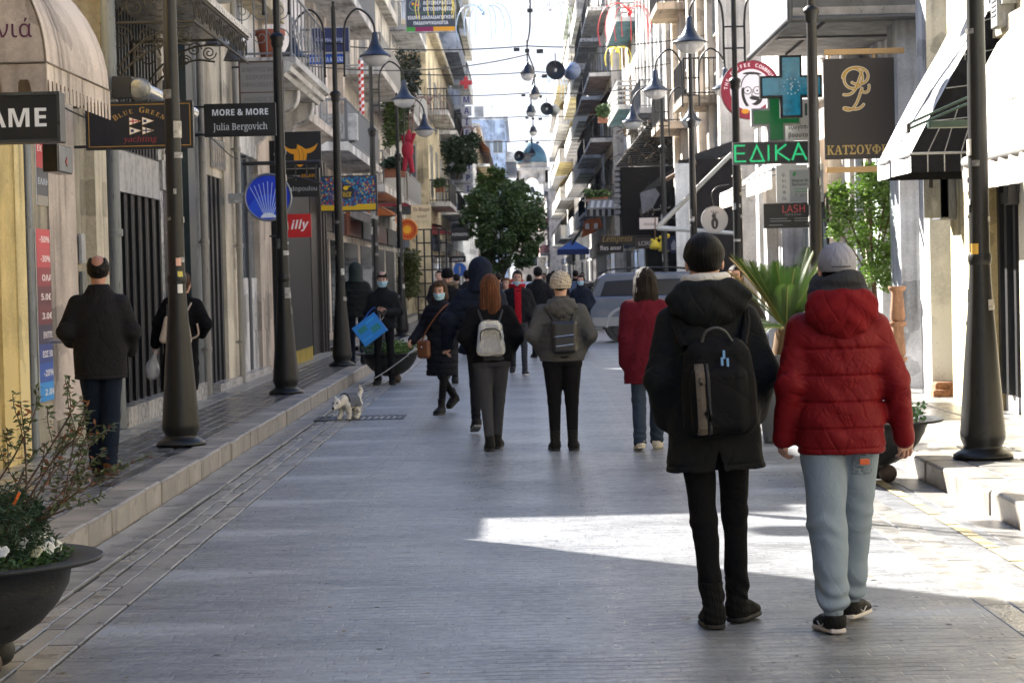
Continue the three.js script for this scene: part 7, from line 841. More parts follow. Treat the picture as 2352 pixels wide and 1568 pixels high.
function person(o) {
  const J = skeleton(o), c = o.cell || 0.012, up = J.up, g = thing('person', o.label, 'person', [o.pos.x, o.pos.y, o.pos.z], o.group); g.rotation.set(0, o.yaw || 0, o.tilt || 0, 'ZYX'); g.scale.setScalar(o.H / (1.745 + up * 0.6)); g._J = J;
  const skin = o.skin || SKIN, yy = y => y + up, lz = y => -J.lean * (y - up - 0.9);
  // body: one skin, slim under the clothes, with finer head and hands
  const bodyF = (x, y, z) => { const t = tors(x, y - up, z - lz(y)); let d = t; for (const i of [0, 1]) { d = smin(d, Math.min(cap(x, y, z, J['hip' + i], J['knee' + i], 0.062, 0.042), cap(x, y, z, J['knee' + i], J['ankle' + i], 0.042, 0.03)), 0.03); d = smin(d, Math.min(cap(x, y, z, J['sh' + i], J['el' + i], 0.042, 0.033), cap(x, y, z, J['el' + i], J['wr' + i], 0.033, 0.024)), 0.02); } return d; };
  const geos = [nets(bodyF, [-0.62, 0, -0.6], [0.62, 1.56 + up, 0.6], 0.02, () => skin)];
  const hm = new THREE.Matrix4().makeTranslation(J.head.x, J.head.y, J.head.z).multiply(new THREE.Matrix4().makeRotationFromEuler(new THREE.Euler(o.headPitch || 0, o.headYaw || 0, o.headRoll || 0, 'YXZ')));
  geos.push(headGeo(o.fine ? 0.0045 : 0.007, skin, o.brow || [0.05, 0.03, 0.02]).applyMatrix4(hm));
  for (const i of [0, 1]) { if ((o.noHands || [])[i]) continue; const s = i ? 1 : -1, d = J['wr' + i].clone().sub(J['el' + i]).normalize(), q = new THREE.Quaternion().setFromUnitVectors(V(0, -1, 0), d), tw = new THREE.Quaternion().setFromAxisAngle(V(0, 1, 0), (o.handTwist || [0, 0])[i]); geos.push(handGeo(s, (o.curl || [0.5, 0.5])[i], o.fine ? 0.0042 : 0.006, skin).applyQuaternion(tw).applyQuaternion(q).translate(...J['wr' + i].clone().addScaledVector(d, o.handOut || 0).toArray())); }
  part(g, 'body', geos, mat([1, 1, 1], 0.55, { vertexColors: true }));
  // trousers
  const L = o.bottom; if (L) { const [r0, r1, r2] = L.r, base = loft([[0.83 + up, L.hw || 0.15, 0.11], [0.92 + up, L.hw || 0.165, L.hd || 0.122, 0.004], [1.0 + up, 0.15, 0.11]]);
    const f = (x, y, z) => { let d = base(x, y, z); for (const i of [0, 1]) { const h = J['hip' + i], k = J['knee' + i], a = J['ankle' + i], e = a.clone().lerp(k, L.end || 0); const w = y - a.y, fold = L.fold || 0; const leg = smin(cap(x, y, z, h, k, r0, r1), cap(x, y, z, k, e, r1, r2), 0.02) + fold * 0.6 * Math.sin(w * 70 + 25 * x + 18 * z + 16 * n3(x * 7, y * 5, z * 7)) * (sstep(0.26, 0.02, w) + 0.45 * sstep(0.14, 0.0, Math.abs(y - k.y))) + fold * 1.6 * n3(x * 13 + y * 6, y * 6, z * 13); d = i ? smin(d, leg, L.k || 0.025) : smin(d, leg, L.k || 0.025); } return d; };
    g._leg = f; part(g, L.name || 'trousers', nets(f, [-0.34, 0.0, -0.62], [0.34, 1.12 + up, 0.62], c, null), clothM(L.color, L.rough || 0.85, L.mat || { bumpScale: 0.007 }));
    if (L.cuff) for (const i of [0, 1]) { const a = J['ankle' + i], k = J['knee' + i]; part(g, 'cuff', nets((x, y, z) => cap(x, y, z, a.clone().lerp(k, 0.04), a.clone().lerp(k, 0.15), 0.046, 0.05) + 0.0015 * Math.sin(Math.atan2(x - a.x, z - a.z) * 40), [a.x - 0.1, a.y - 0.1, Math.min(a.z, k.z) - 0.14], [a.x + 0.1, a.y + 0.2, Math.max(a.z, k.z) + 0.14], 0.009), clothM(L.color)); part(g, 'sock', rod(a.clone().add(V(0, -0.02, 0)), a.clone().lerp(k, 0.1), 0.036, 0.04, 12), clothM([0.5, 0.5, 0.52])); } }
  // shoes
  if (o.shoe) for (const i of [0, 1]) { const a = J['ankle' + i], [u, s] = shoeGeo(o.shoe.kind, Math.min(c, 0.011)), m = new THREE.Matrix4().makeTranslation(a.x, a.y, a.z).multiply(new THREE.Matrix4().makeRotationFromEuler(new THREE.Euler(J.foot[i], (i ? -1 : 1) * (Array.isArray(o.toeOut) ? o.toeOut[i] : o.toeOut ?? 0.14), 0, 'YXZ'))); const sh = part(g, 'shoe', u.clone().applyMatrix4(m), clothM(o.shoe.color, o.shoe.rough || 0.55)); part(sh, 'sole', s.clone().applyMatrix4(m), mat(o.shoe.sole || [0.02, 0.02, 0.02], 0.7)); if (o.shoe.mark) part(sh, 'side_mark', [1, -1].map(q => tube([[q * 0.052, -0.035, 0.0], [q * 0.055, -0.05, -0.03], [q * 0.054, -0.03, -0.07]], 0.004, 8, 4)).map(x => x.applyMatrix4(m)), M.white); }
  // coat
  const T = o.top; if (T) { const S = T.S.map(s => [s[0] + up, s[1], s[2], s[3] || 0]), body = loft(S), [q0, q1, q2] = T.sl || [0.075, 0.066, 0.055], amp = T.fold ?? 0.006, hemY = S[0][0];
    const f = (x, y, z) => { const zz = z - lz(y); let t = body(x, y, zz) + amp * 0.9 * n3(x * 9, y * 4, zz * 9) + (T.quilt ? -T.puff * Math.abs(Math.sin((y - hemY) * Math.PI / T.quilt)) ** 0.5 + amp * 0.4 * Math.sin(30 * Math.abs(x) - 34 * y + 9 * n3(x * 5, y * 5, z * 5)) : amp * 0.45 * Math.sin(26 * Math.abs(x) + 24 * y + 11 * n3(x * 5, y * 5, z * 5))); 
      if (T.quilt) { const q = ((y - hemY) / T.quilt) % 1, e = Math.min(q, 1 - q) * T.quilt; t += 0.006 * Math.exp(-e * e / 0.00004); } t += 0.004 * Math.exp(-((y - hemY - 0.03) ** 2) / 0.00003);
      if (T.slit) t = Math.max(t, -Math.max(Math.abs(x) - 0.024 * clamp((hemY + 0.1 - y) / 0.1, 0, 1), -zz + 0.05, y - hemY - 0.1));
      if (T.arm) t += 0.006 * Math.exp(-((Math.abs(x) - T.arm - 0.03 * Math.sin((y - up - 1.1) * 6)) ** 2) / 0.00005) * sstep(1.15 + up, 1.25 + up, y);
      for (const i of [0, 1]) { const a = J['sh' + i], e = J['el' + i], w = J['wr' + i]; const de = Math.hypot(x - e.x, y - e.y, z - e.z), dl = Math.hypot(x - a.x, y - a.y, z - a.z); let s = smin(cap(x, y, z, a, e, q0, q1), cap(x, y, z, e, w, q1, q2), 0.025); if (T.quilt) s += -T.puff * 0.8 * Math.abs(Math.sin(dl * Math.PI / T.quilt)) ** 0.5; s += amp * 0.5 * Math.sin(dl * 60 + 25 * z + 14 * n3(x * 8, y * 8, z * 8)) * sstep(0.2, 0.02, de); s += amp * n3(x * 11, y * 8, z * 11); t = smin(t, s, T.k || 0.06); }
      return Math.max(t, hemY - y); };
    part(g, T.name || 'jacket', nets(f, [Math.min(J.sh0.x, J.el0.x, J.wr0.x) - 0.13, hemY - 0.03, Math.min(J.el0.z, J.el1.z, J.wr0.z, J.wr1.z, -0.12) - 0.13], [Math.max(J.sh1.x, J.el1.x, J.wr1.x) + 0.13, S[S.length - 1][0] + 0.04, Math.max(J.el0.z, J.el1.z, 0.12) + 0.14], T.cell || c), clothM(T.color, T.rough || 0.8, T.mat || {}));
    if (T.cuffC) for (const i of [0, 1]) { const e = J['el' + i], w = J['wr' + i], d = w.clone().sub(e).normalize(); part(g, 'cuff', rod(w.clone().addScaledVector(d, -0.02), w.clone().addScaledVector(d, 0.035), q2 + 0.002, q2 - 0.008, 16), clothM(T.cuffC)); } }
  const HM = (name, f, lo, hi, m, cc, lab) => part(g, name, nets(f, lo, hi, cc || (o.fine ? 0.006 : 0.009)).applyMatrix4(hm), m, lab);
  // hair, hats (in the head's own axes)
  const h = o.hair; if (h) { const inf = h.inf || 0.011; const scalp = (x, y, z) => ell(x, y, z, 0, 0.032, 0.013, 0.077 + inf, 0.094 + inf, 0.095 + inf), face = (x, y, z) => Math.max(y - (h.line ?? 0.07) - 0.10 * Math.max(0, 0.05 - Math.abs(x)), z + 0.045 - (h.side || 0) - 0.25 * Math.max(0, y - 0.02)), nz = h.noise ?? 0.006, fr = h.freq || 60;
    const f = (x, y, z) => { let d = scalp(x, y, z); if (h.fade) { d += 0.014 * sstep(0.05, -0.04, y); d = Math.max(d, -ell(Math.abs(x), y, z, 0.098, -0.006, 0.006, 0.03, 0.036, 0.028)); } if (h.drop) { const S = h.drop; let i = 0; const b = (h._l = h._l || loft(S))(x, y, z); d = smin(d, b, 0.03); } d += nz * (n3(x * fr, y * fr * (h.drop ? 0.25 : 1), z * fr) * 2); d = Math.max(d, -face(x, y, z)); if (!h.drop) d = Math.max(d, -(y + (h.nape ?? 0.06) - 0.25 * Math.max(0, -z))); if (h.bald) d = Math.max(d, -ell(x, y, z, 0, h.bald + 0.028, 0.075, 0.052, 0.05, 0.085) - 0.012 * n3(x * 60, y * 60, z * 60), -ell(x, y, z, 0, 0.12, -0.02, 0.062, 0.04, 0.11)); return d; };
    HM('hair', f, [-0.16, h.lo ?? -0.13, -0.14], [0.16, 0.17, 0.18], mat(h.color.map(q => q * (h.drop ? 1.9 : 1.3)), h.rough || 0.6, { specularIntensity: 0.35, map: T_HAIR, bumpMap: T_HAIR, bumpScale: h.drop ? 0.014 : 0.004 })); }
  if (o.hat) { const q = o.hat, f = (x, y, z) => { let d = ell(x, y, z, 0, 0.038, 0.012, 0.094 + (q.inf || 0), 0.102 + (q.inf || 0) + (q.tall || 0), 0.112 + (q.inf || 0)); const low = (q.low ?? 0.0) + 0.28 * Math.max(0, -z - 0.0); const rim = Math.abs(y - low - 0.022) < 0.024 ? 0.006 : 0; d -= q.fold ? rim : 0; d -= q.knit ? q.knit * n3(x * 85, y * 85, z * 85) * 2.2 : 0; return Math.max(d, low - y); }; HM(q.name || 'knit_hat', f, [-0.15, -0.08, -0.16], [0.15, 0.21, 0.17], clothM(q.color, 0.9)); if (q.text) part(g, 'hat_print', [...Array(9)].map((_, k) => bc(-0.04 + k * 0.01, 0, 0, 0.007, 0.006, 0.002).translate(0, 0.022, 0.121 - 0.6 * (k - 4) ** 2 * 0.0001).applyMatrix4(hm)), M.black); }
  if (o.mask) { const lowM = o.mask === 'chin' ? -0.045 : 0; const f = (x, y, z) => { const yq = y - lowM; return Math.max(Math.abs(headField(x, y * 0.98, z + 0.004) - 0.008) - 0.004, z + 0.03, yq + 0.012 - 0.0 * x, -(yq + 0.105)) + 0.0012 * Math.sin(y * 260); }; const mk = HM('face_mask', f, [-0.1, -0.17, -0.16], [0.1, 0.03, 0.0], clothM([0.36, 0.55, 0.66], 0.9), 0.005); part(mk, 'ear_loop', [1, -1].map(s => tube([[s * 0.06, -0.03, -0.05], [s * 0.083, -0.005, -0.01], [s * 0.085, 0.0, 0.02]], 0.002, 8, 4).applyMatrix4(hm)), M.white); }
  if (o.hoodUp) { const q = o.hoodUp, f = (x, y, z) => { let d = ell(x, y, z, 0, 0.03, 0.025, 0.125, 0.138, 0.14); d = smin(d, cap(x, y, z, V(0, -0.05, 0.04), V(0, -0.2, 0.05), 0.115, 0.14), 0.05) + 0.006 * n3(x * 12, y * 12, z * 12); const inn = smin(ell(x, y, z, 0, 0.02, 0.0, 0.105, 0.118, 0.125), cap(x, y, z, V(0, 0, -0.1), V(0, 0, -0.3), 0.095, 0.1), 0.03); return Math.max(d, -inn, -(y + 0.19)); }; HM('hood', f, [-0.22, -0.22, -0.2], [0.22, 0.2, 0.22], clothM(q, 0.8)); }
  if (o.hoodDown) { const q = o.hoodDown, f = (x, y, z) => { const Y = y - up, z2 = z - lz(y); let d = ell(x, Y, z2, 0, q.y ?? 1.44, q.z ?? 0.10, q.w || 0.175, q.h || 0.085, q.d || 0.075); const u = Math.abs(x) / (q.w || 0.175); d = smin(d, ell(x, Y, z2, 0, (q.y ?? 1.44) - 0.05, (q.z ?? 0.1) + 0.005, (q.w || 0.175) * 0.62, (q.h || 0.085) * 0.95, (q.d || 0.075) * 0.9), 0.04); const ring = Math.hypot(Math.hypot(x, (z2 - 0.035) * 1.1) - 0.115, Y - (q.y ?? 1.44) - 0.055) - 0.034; d = smin(d, ring, 0.03); return d + 0.009 * n3(x * 10, Y * 10, z * 10) + 0.0035 * Math.sin(Y * 60 + Math.abs(x) * 50); }; part(g, 'hood', nets(f, [-0.26, 1.24 + up, -0.16], [0.26, 1.64 + up, 0.26], c), clothM(q.color, 0.8)); if (q.fleece) part(g, 'fleece_collar', nets((x, y, z) => Math.hypot(Math.hypot(x, (z - lz(y) - 0.02)) - 0.088, y - up - 1.565) - 0.024 - 0.004 * n3(x * 60, y * 60, z * 60), [-0.14, 1.5 + up, -0.13], [0.14, 1.62 + up, 0.16], 0.007), clothM([0.6, 0.57, 0.52], 0.95)); }
  if (o.scarf) part(g, 'scarf', nets((x, y, z) => { const Y = y - up, zz = z - lz(y), a = Math.atan2(x, zz); let d = 9; for (const [yy2, rr, th] of [[1.52, 0.1, 0.044], [1.585, 0.09, 0.036]]) d = smin(d, Math.hypot(Math.hypot(x, zz - 0.005) - rr, (Y - yy2 - 0.014 * Math.sin(a * 2 + yy2 * 40)) * 0.9) - th, 0.02); return d + 0.012 * n3(x * 22, Y * 40, z * 22); }, [-0.18, 1.4 + up, -0.18], [0.18, 1.66 + up, 0.19], 0.007), clothM(o.scarf, 0.95));
  return g;
}
const tors = loft([[0.82, 0.10, 0.07], [0.92, 0.12, 0.085], [1.1, 0.105, 0.075], [1.3, 0.13, 0.085], [1.42, 0.12, 0.065], [1.48, 0.055, 0.05], [1.56, 0.05, 0.05]]);
const man = (h, w = 1, d = 1) => [[h, 0.225 * w, 0.15 * d], [0.95, 0.205 * w, 0.145 * d], [1.15, 0.215 * w, 0.15 * d], [1.3, 0.215 * w, 0.145 * d], [1.39, 0.19 * w, 0.125 * d], [1.46, 0.12 * w, 0.1 * d], [1.51, 0.085, 0.08], [1.53, 0.078, 0.075]];
const slim = { r: [0.082, 0.056, 0.047], fold: 0.006 };
function place(px, py, h = 0) { return G(px, py, h); }
function wear(p, name, label, cat, at, fn) { // a thing carried on a person, set where the body carries it
  const t = thing(name, label, cat, p.position.toArray()); t.rotation.copy(p.rotation); t.scale.copy(p.scale); fn(t, p._J); return t; }
// the two men nearest the camera
{ const p = person({ label: 'dark haired person in a long black parka, black trousers and boots, nearest the camera', fine: true, cell: 0.0085, pos: place(1666, 1436), yaw: 0.02, tilt: 0.036, H: 1.762, legs: [[-0.06, 0.08, -0.02, -0.035], [0.16, 0.14, 0.0, -0.02]], toeOut: [0.06, 0.5],
  arms: [{ el: [-0.24, 1.12, 0.05], wr: [-0.205, 0.93, -0.1] }, { el: [0.24, 1.12, 0.05], wr: [0.205, 0.93, -0.1] }], noHands: [1, 1], sw: 0.165,
  bottom: { ...slim, r: [0.088, 0.06, 0.052], color: [0.006, 0.006, 0.007], fold: 0.009, end: 0.12 }, shoe: { kind: 'boot', color: [0.008, 0.008, 0.008], sole: [0.012, 0.012, 0.012], rough: 0.8 },
  top: { name: 'parka', color: [0.011, 0.012, 0.013], S: [[0.69, 0.225, 0.16], [0.95, 0.212, 0.155], [1.15, 0.208, 0.155], [1.3, 0.205, 0.145], [1.38, 0.18, 0.125], [1.45, 0.135, 0.105], [1.55, 0.09, 0.085]], sl: [0.073, 0.066, 0.056], slit: true, fold: 0.009, k: 0.05, cell: 0.0075 },
  hair: { color: [0.005, 0.004, 0.004], inf: 0.019, noise: 0.0025, freq: 34, nape: 0.09, fade: true }, hoodDown: { color: [0.011, 0.012, 0.013], w: 0.195, h: 0.095, d: 0.085, y: 1.465, z: 0.09, fleece: true } });
  wear(p, 'backpack', 'black backpack with a grey front stripe and blue zip pulls on the parka', 'backpack', 0, (t, J) => { const u = J.up, m = clothM([0.006, 0.006, 0.007], 0.75), z0 = 0.15;
    const f = (x, y, z) => { const Y = y - u; let d = rbox(x, Y, z, 0.01, 1.075, z0 + 0.07, lerp(0.168, 0.135, clamp((Y - 1.1) / 0.2, 0, 1)), 0.225, 0.08, 0.078); d = smin(d, rbox(x, Y, z, 0.0, 1.02, z0 + 0.155, 0.13, 0.15, 0.035, 0.05), 0.02); return d + 0.008 * n3(x * 12, Y * 12, z * 12); };
    part(t, 'bag_body', nets(f, [-0.2, 0.8 + u, z0 - 0.06], [0.22, 1.36 + u, z0 + 0.24], 0.009), m);
    part(t, 'front_stripe', nets((x, y, z) => Math.max(Math.abs(f(x, y, z) - 0.002) - 0.003, Math.abs(x + 0.082) - 0.024, Math.abs(y - u - 1.03) - 0.16, z0 + 0.1 - z), [-0.13, 0.84 + u, z0 + 0.05], [-0.04, 1.22 + u, z0 + 0.24], 0.006), mat([0.14, 0.115, 0.09], 0.9, { map: T_PLASTER }));
    part(t, 'front_stripe', nets((x, y, z) => Math.max(Math.abs(f(x, y, z) - 0.002) - 0.003, Math.abs(x + 0.048) - 0.008, Math.abs(y - u - 1.03) - 0.16, z0 + 0.1 - z), [-0.13, 0.84 + u, z0 + 0.05], [-0.02, 1.22 + u, z0 + 0.24], 0.006), mat([0.025, 0.025, 0.028], 0.8), 'dark grey seam band');
    part(t, 'carry_handle', tube([[-0.06, 1.285 + u, z0 + 0.12], [-0.04, 1.33 + u, z0 + 0.14], [0, 1.345 + u, z0 + 0.145], [0.04, 1.33 + u, z0 + 0.14], [0.075, 1.28 + u, z0 + 0.12]], 0.007, 20, 6), mat([0.05, 0.05, 0.05], 0.6));
    for (const [x, y] of [[0.02, 1.195], [0.045, 1.19], [0.03, 1.225]]) part(t, 'zip_pull', rb(x, y + u, z0 + 0.175, 0.011, 0.038, 0.006, 0.002).rotateZ(0), mat([0.14, 0.3, 0.55], 0.5));
    part(t, 'strap', [tube([[0.13, 1.26 + u, z0 + 0.06], [0.165, 1.37 + u, 0.09], [0.16, 1.46 + u, 0.0], [0.15, 1.35 + u, -0.15]], 0.02, 20, 6), tube([[-0.13, 1.26 + u, z0 + 0.06], [-0.165, 1.37 + u, 0.09], [-0.16, 1.46 + u, 0.0], [-0.15, 1.35 + u, -0.15]], 0.02, 20, 6)].map(x => x), m).userData.kind = undefined; });
}
{ const p = person({ label: 'person in a red puffer jacket, grey cap and pale blue grey jogging trousers', fine: true, cell: 0.0085, pos: place(1940, 1443), yaw: 0.03, H: 1.71, legs: [[-0.14, 0.05, -0.03, -0.02], [0.3, 0.14, 0.0, -0.03]], toeOut: [0.22, 0.55],
  arms: [{ el: [-0.236, 1.12, 0.05], wr: [-0.262, 0.865, -0.03] }, { el: [0.25, 1.12, 0.06], wr: [0.295, 0.855, 0.0] }], curl: [0.7, 0.5], handOut: -0.035, handTwist: [0.4, -1.2], sw: 0.168,
  bottom: { r: [0.105, 0.09, 0.075], fold: 0.012, color: [0.20, 0.248, 0.30], end: 0.17, cuff: true, hw: 0.172, hd: 0.122, mat: { bumpScale: 0.0035 } }, shoe: { kind: 'trainer', color: [0.01, 0.01, 0.01], sole: [0.5, 0.46, 0.44], mark: true },
  top: { name: 'puffer_jacket', color: [0.145, 0.005, 0.008], rough: 0.55, S: [[0.79, 0.195, 0.145], [0.86, 0.203, 0.15], [1.15, 0.202, 0.15], [1.3, 0.2, 0.145], [1.39, 0.172, 0.12], [1.46, 0.12, 0.1], [1.53, 0.09, 0.085]], sl: [0.07, 0.06, 0.047], quilt: 0.122, puff: 0.0045, fold: 0.010, k: 0.035, cell: 0.0068 },
  hat: { name: 'grey_cap', color: [0.26, 0.26, 0.30], low: -0.002, inf: -0.004, text: true }, scarf: [0.035, 0.037, 0.043], hoodDown: { color: [0.145, 0.005, 0.008], w: 0.178, h: 0.1, d: 0.085, y: 1.455, z: 0.1 }, hair: { color: [0.012, 0.008, 0.006], inf: 0.004, noise: 0.002, nape: 0.07 } });
  const J = p._J; part(p, 'pocket_tag', rb(0.085, 0.76 + J.up, 0.134, 0.045, 0.026, 0.012, 0.002), mat([0.55, 0.1, 0.03], 0.7));
  part(p, 'back_pocket', nets((x, y, z) => Math.max(Math.abs(p._leg(x, y, z) - 0.002) - 0.003, Math.abs(x - 0.09) - 0.05, Math.abs(y - J.up - 0.745) - 0.05, -z), [0.02, 0.66 + J.up, 0.02], [0.16, 0.84 + J.up, 0.22], 0.006), clothM([0.19, 0.236, 0.285]));
}
// walkers in the middle
const W = (h, w = 1) => [[h, 0.205 * w, 0.15], [0.95, 0.195 * w, 0.15], [1.1, 0.185 * w, 0.14], [1.27, 0.2 * w, 0.145], [1.38, 0.17 * w, 0.12], [1.46, 0.11, 0.09], [1.52, 0.08, 0.078]];
const pockets = w => [{ el: [-0.265 * w, 1.13, 0.07], wr: [-0.19, 0.98, -0.1] }, { el: [0.265 * w, 1.13, 0.07], wr: [0.19, 0.98, -0.1] }];
{ const p = person({ label: 'red haired person seen from behind in a black fleece jacket and grey leggings', pos: place(1134, 1034), H: 1.62, yaw: 0, legs: [[-0.1, 0.08, -0.04, -0.06], [0.22, 0.12, 0.04, -0.06]], arms: pockets(1), noHands: [1, 1],
  bottom: { r: [0.102, 0.064, 0.046], color: [0.05, 0.05, 0.055], hw: 0.18, hd: 0.15, k: 0.03 }, shoe: { kind: 'ankle', color: [0.012, 0.012, 0.012] }, top: { name: 'fleece_jacket', color: [0.007, 0.007, 0.008], rough: 1, S: W(0.87, 1.12), sl: [0.08, 0.074, 0.06], fold: 0.016 },
  hair: { color: [0.16, 0.055, 0.022], inf: 0.016, noise: 0.007, freq: 70, drop: [[-0.28, 0.085, 0.03, 0.105], [-0.18, 0.11, 0.05, 0.08], [0.0, 0.098, 0.085, 0.04], [0.05, 0.09, 0.08, 0.02]], lo: -0.3 } });
  wear(p, 'backpack', 'small silver sequin backpack on the black fleece jacket', 'backpack', 0, (t, J) => { const u = J.up, z0 = 0.17; const f = (x, y, z) => rbox(x, y - u, z, 0.0, 1.12, z0 + 0.04, lerp(0.15, 0.115, clamp((y - u - 0.98) / 0.3, 0, 1)), 0.185, 0.075, 0.07) + 0.004 * n3(x * 90, y * 90, z * 90); part(t, 'bag_body', nets(f, [-0.18, 0.9 + u, z0 - 0.06], [0.18, 1.34 + u, z0 + 0.15], 0.009), mat([0.85, 0.82, 0.74], 0.22, { metalness: 0.85, bumpMap: T_GRAIN, bumpScale: 0.06 })); part(t, 'zip', tube([[-0.1, 1.08 + u, z0 + 0.1], [-0.09, 1.19 + u, z0 + 0.112], [0, 1.22 + u, z0 + 0.117], [0.09, 1.19 + u, z0 + 0.112], [0.1, 1.08 + u, z0 + 0.1]], 0.006, 24, 5), M.black); part(t, 'strap', tube([[-0.08, 1.28 + u, z0], [-0.12, 1.4 + u, 0.08], [-0.12, 1.44 + u, 0]], 0.015, 10, 5), M.black); part(t, 'strap', tube([[0.08, 1.28 + u, z0], [0.12, 1.4 + u, 0.08], [0.12, 1.44 + u, 0]], 0.015, 10, 5), M.black); });
}
{ const p = person({ label: 'person seen from behind in a cream knitted hat, grey padded jacket and black leggings', pos: place(1296, 1034), H: 1.62, yaw: 0.02, legs: [[0.02, 0.06, 0, 0], [-0.03, 0.06, 0, 0]], arms: pockets(1.08), noHands: [1, 1], sw: 0.19,
  bottom: { r: [0.115, 0.068, 0.05], color: [0.007, 0.007, 0.008], hw: 0.19, hd: 0.15, k: 0.03 }, shoe: { kind: 'boot', color: [0.012, 0.012, 0.012] }, top: { name: 'padded_jacket', color: [0.075, 0.073, 0.07], S: W(0.87, 1.12), sl: [0.076, 0.07, 0.056], quilt: 0.12, puff: 0.006, fold: 0.01 },
  hat: { color: [0.42, 0.36, 0.28], low: -0.03, inf: 0.012, knit: 0.014, fold: true }, hoodDown: { color: [0.075, 0.073, 0.07], y: 1.42, w: 0.17 }, hair: { color: [0.02, 0.012, 0.008], inf: 0.006, nape: 0.08 } });
  wear(p, 'backpack', 'small black leather backpack with two silver zips on the grey jacket', 'backpack', 0, (t, J) => { const u = J.up, z0 = 0.16, m = mat([0.012, 0.012, 0.013], 0.45); const f = (x, y, z) => smin(rbox(x, y - u, z, 0.02, 1.12, z0 + 0.05, 0.135, 0.165, 0.075, 0.05), rbox(x, y - u, z, 0.02, 1.05, z0 + 0.11, 0.115, 0.085, 0.035, 0.03), 0.01); part(t, 'bag_body', nets(f, [-0.16, 0.9 + u, z0 - 0.06], [0.2, 1.34 + u, z0 + 0.18], 0.009), m); for (const y of [1.125, 1.03]) part(t, 'zip', rod([-0.07, y + u, z0 + 0.147], [0.11, y + 0.02 + u, z0 + 0.147], 0.0045), M.chrome); part(t, 'strap', tube([[-0.07, 1.26 + u, z0], [-0.13, 1.4 + u, 0.09], [-0.13, 1.46 + u, 0]], 0.018, 10, 5), m); part(t, 'strap', tube([[0.1, 1.26 + u, z0], [0.13, 1.4 + u, 0.09], [0.13, 1.46 + u, 0]], 0.018, 10, 5), m); part(t, 'grab_loop', tube([[-0.02, 1.28 + u, z0 + 0.06], [0, 1.33 + u, z0 + 0.06], [0.04, 1.33 + u, z0 + 0.06], [0.06, 1.28 + u, z0 + 0.06]], 0.008, 12, 5), m); });
}
person({ label: 'person in a navy hooded puffer coat walking just ahead of the long red haired one', pos: place(1112, 992), H: 1.78, yaw: 0.05, legs: [[-0.25, 0.3, -0.3], [0.2, 0.05, 0]], arms: [{ el: [-0.34, 1.14, 0.0], wr: [-0.36, 0.9, -0.12] }, [0, 0.15, 0.3]], curl: [0.5, 0.5], bottom: { ...slim, color: [0.008, 0.008, 0.01] }, shoe: { kind: 'trainer', color: [0.012, 0.012, 0.014], sole: [0.2, 0.2, 0.2] }, top: { name: 'puffer_coat', color: [0.008, 0.011, 0.022], S: man(0.8, 1.05), sl: [0.09, 0.085, 0.062], quilt: 0.11, puff: 0.01 }, hoodUp: [0.009, 0.013, 0.026] });
{ const p = person({ label: 'masked person with brown bob and long quilted coat leading the white dog', pos: place(1018, 950), H: 1.57, yaw: 2.6, headPitch: -0.22, headYaw: 0.3, legs: [[0.24, 0.06, 0], [-0.28, 0.5, -0.5]], arms: [{ el: [-0.26, 1.15, 0.05], wr: [-0.2, 0.92, -0.08] }, { el: [0.28, 1.14, -0.02], wr: [0.33, 0.98, -0.2] }], curl: [0.4, 1.1],
  bottom: { r: [0.08, 0.056, 0.044], color: [0.006, 0.006, 0.008] }, shoe: { kind: 'boot', color: [0.01, 0.01, 0.011] }, top: { name: 'quilted_coat', color: [0.01, 0.011, 0.016], S: W(0.5, 1.05), sl: [0.085, 0.078, 0.06], quilt: 0.085, puff: 0.007, fold: 0.008 }, hair: { color: [0.10, 0.05, 0.024], inf: 0.018, noise: 0.006, freq: 60, drop: [[-0.125, 0.105, 0.07, 0.03], [-0.03, 0.102, 0.09, 0.03], [0.05, 0.09, 0.085, 0.02]], lo: -0.15 }, mask: 'on' });
  wear(p, 'shoulder_bag', 'round brown leather shoulder bag hanging on the black quilted coat', 'handbag', 0, (t, J) => { const u = J.up, m = mat([0.15, 0.05, 0.018], 0.45), c = V(0.16, 0.86 + u, -0.19); part(t, 'bag_body', nets((x, y, z) => rbox(x, y, z, c.x, c.y, c.z, 0.1, 0.125, 0.045, 0.045), [0.02, 0.7 + u, -0.28], [0.3, 1.02 + u, -0.1], 0.01), m); part(t, 'strap', tube([[0.2, 0.96 + u, -0.19], [0.08, 1.15 + u, -0.19], [-0.08, 1.35 + u, -0.16], [-0.14, 1.45 + u, -0.05], [-0.12, 1.42 + u, 0.09]], 0.01, 24, 5), m); part(t, 'clasp', new THREE.SphereGeometry(0.014, 8, 6).translate(c.x, c.y + 0.03, c.z - 0.05), M.chrome); });
}
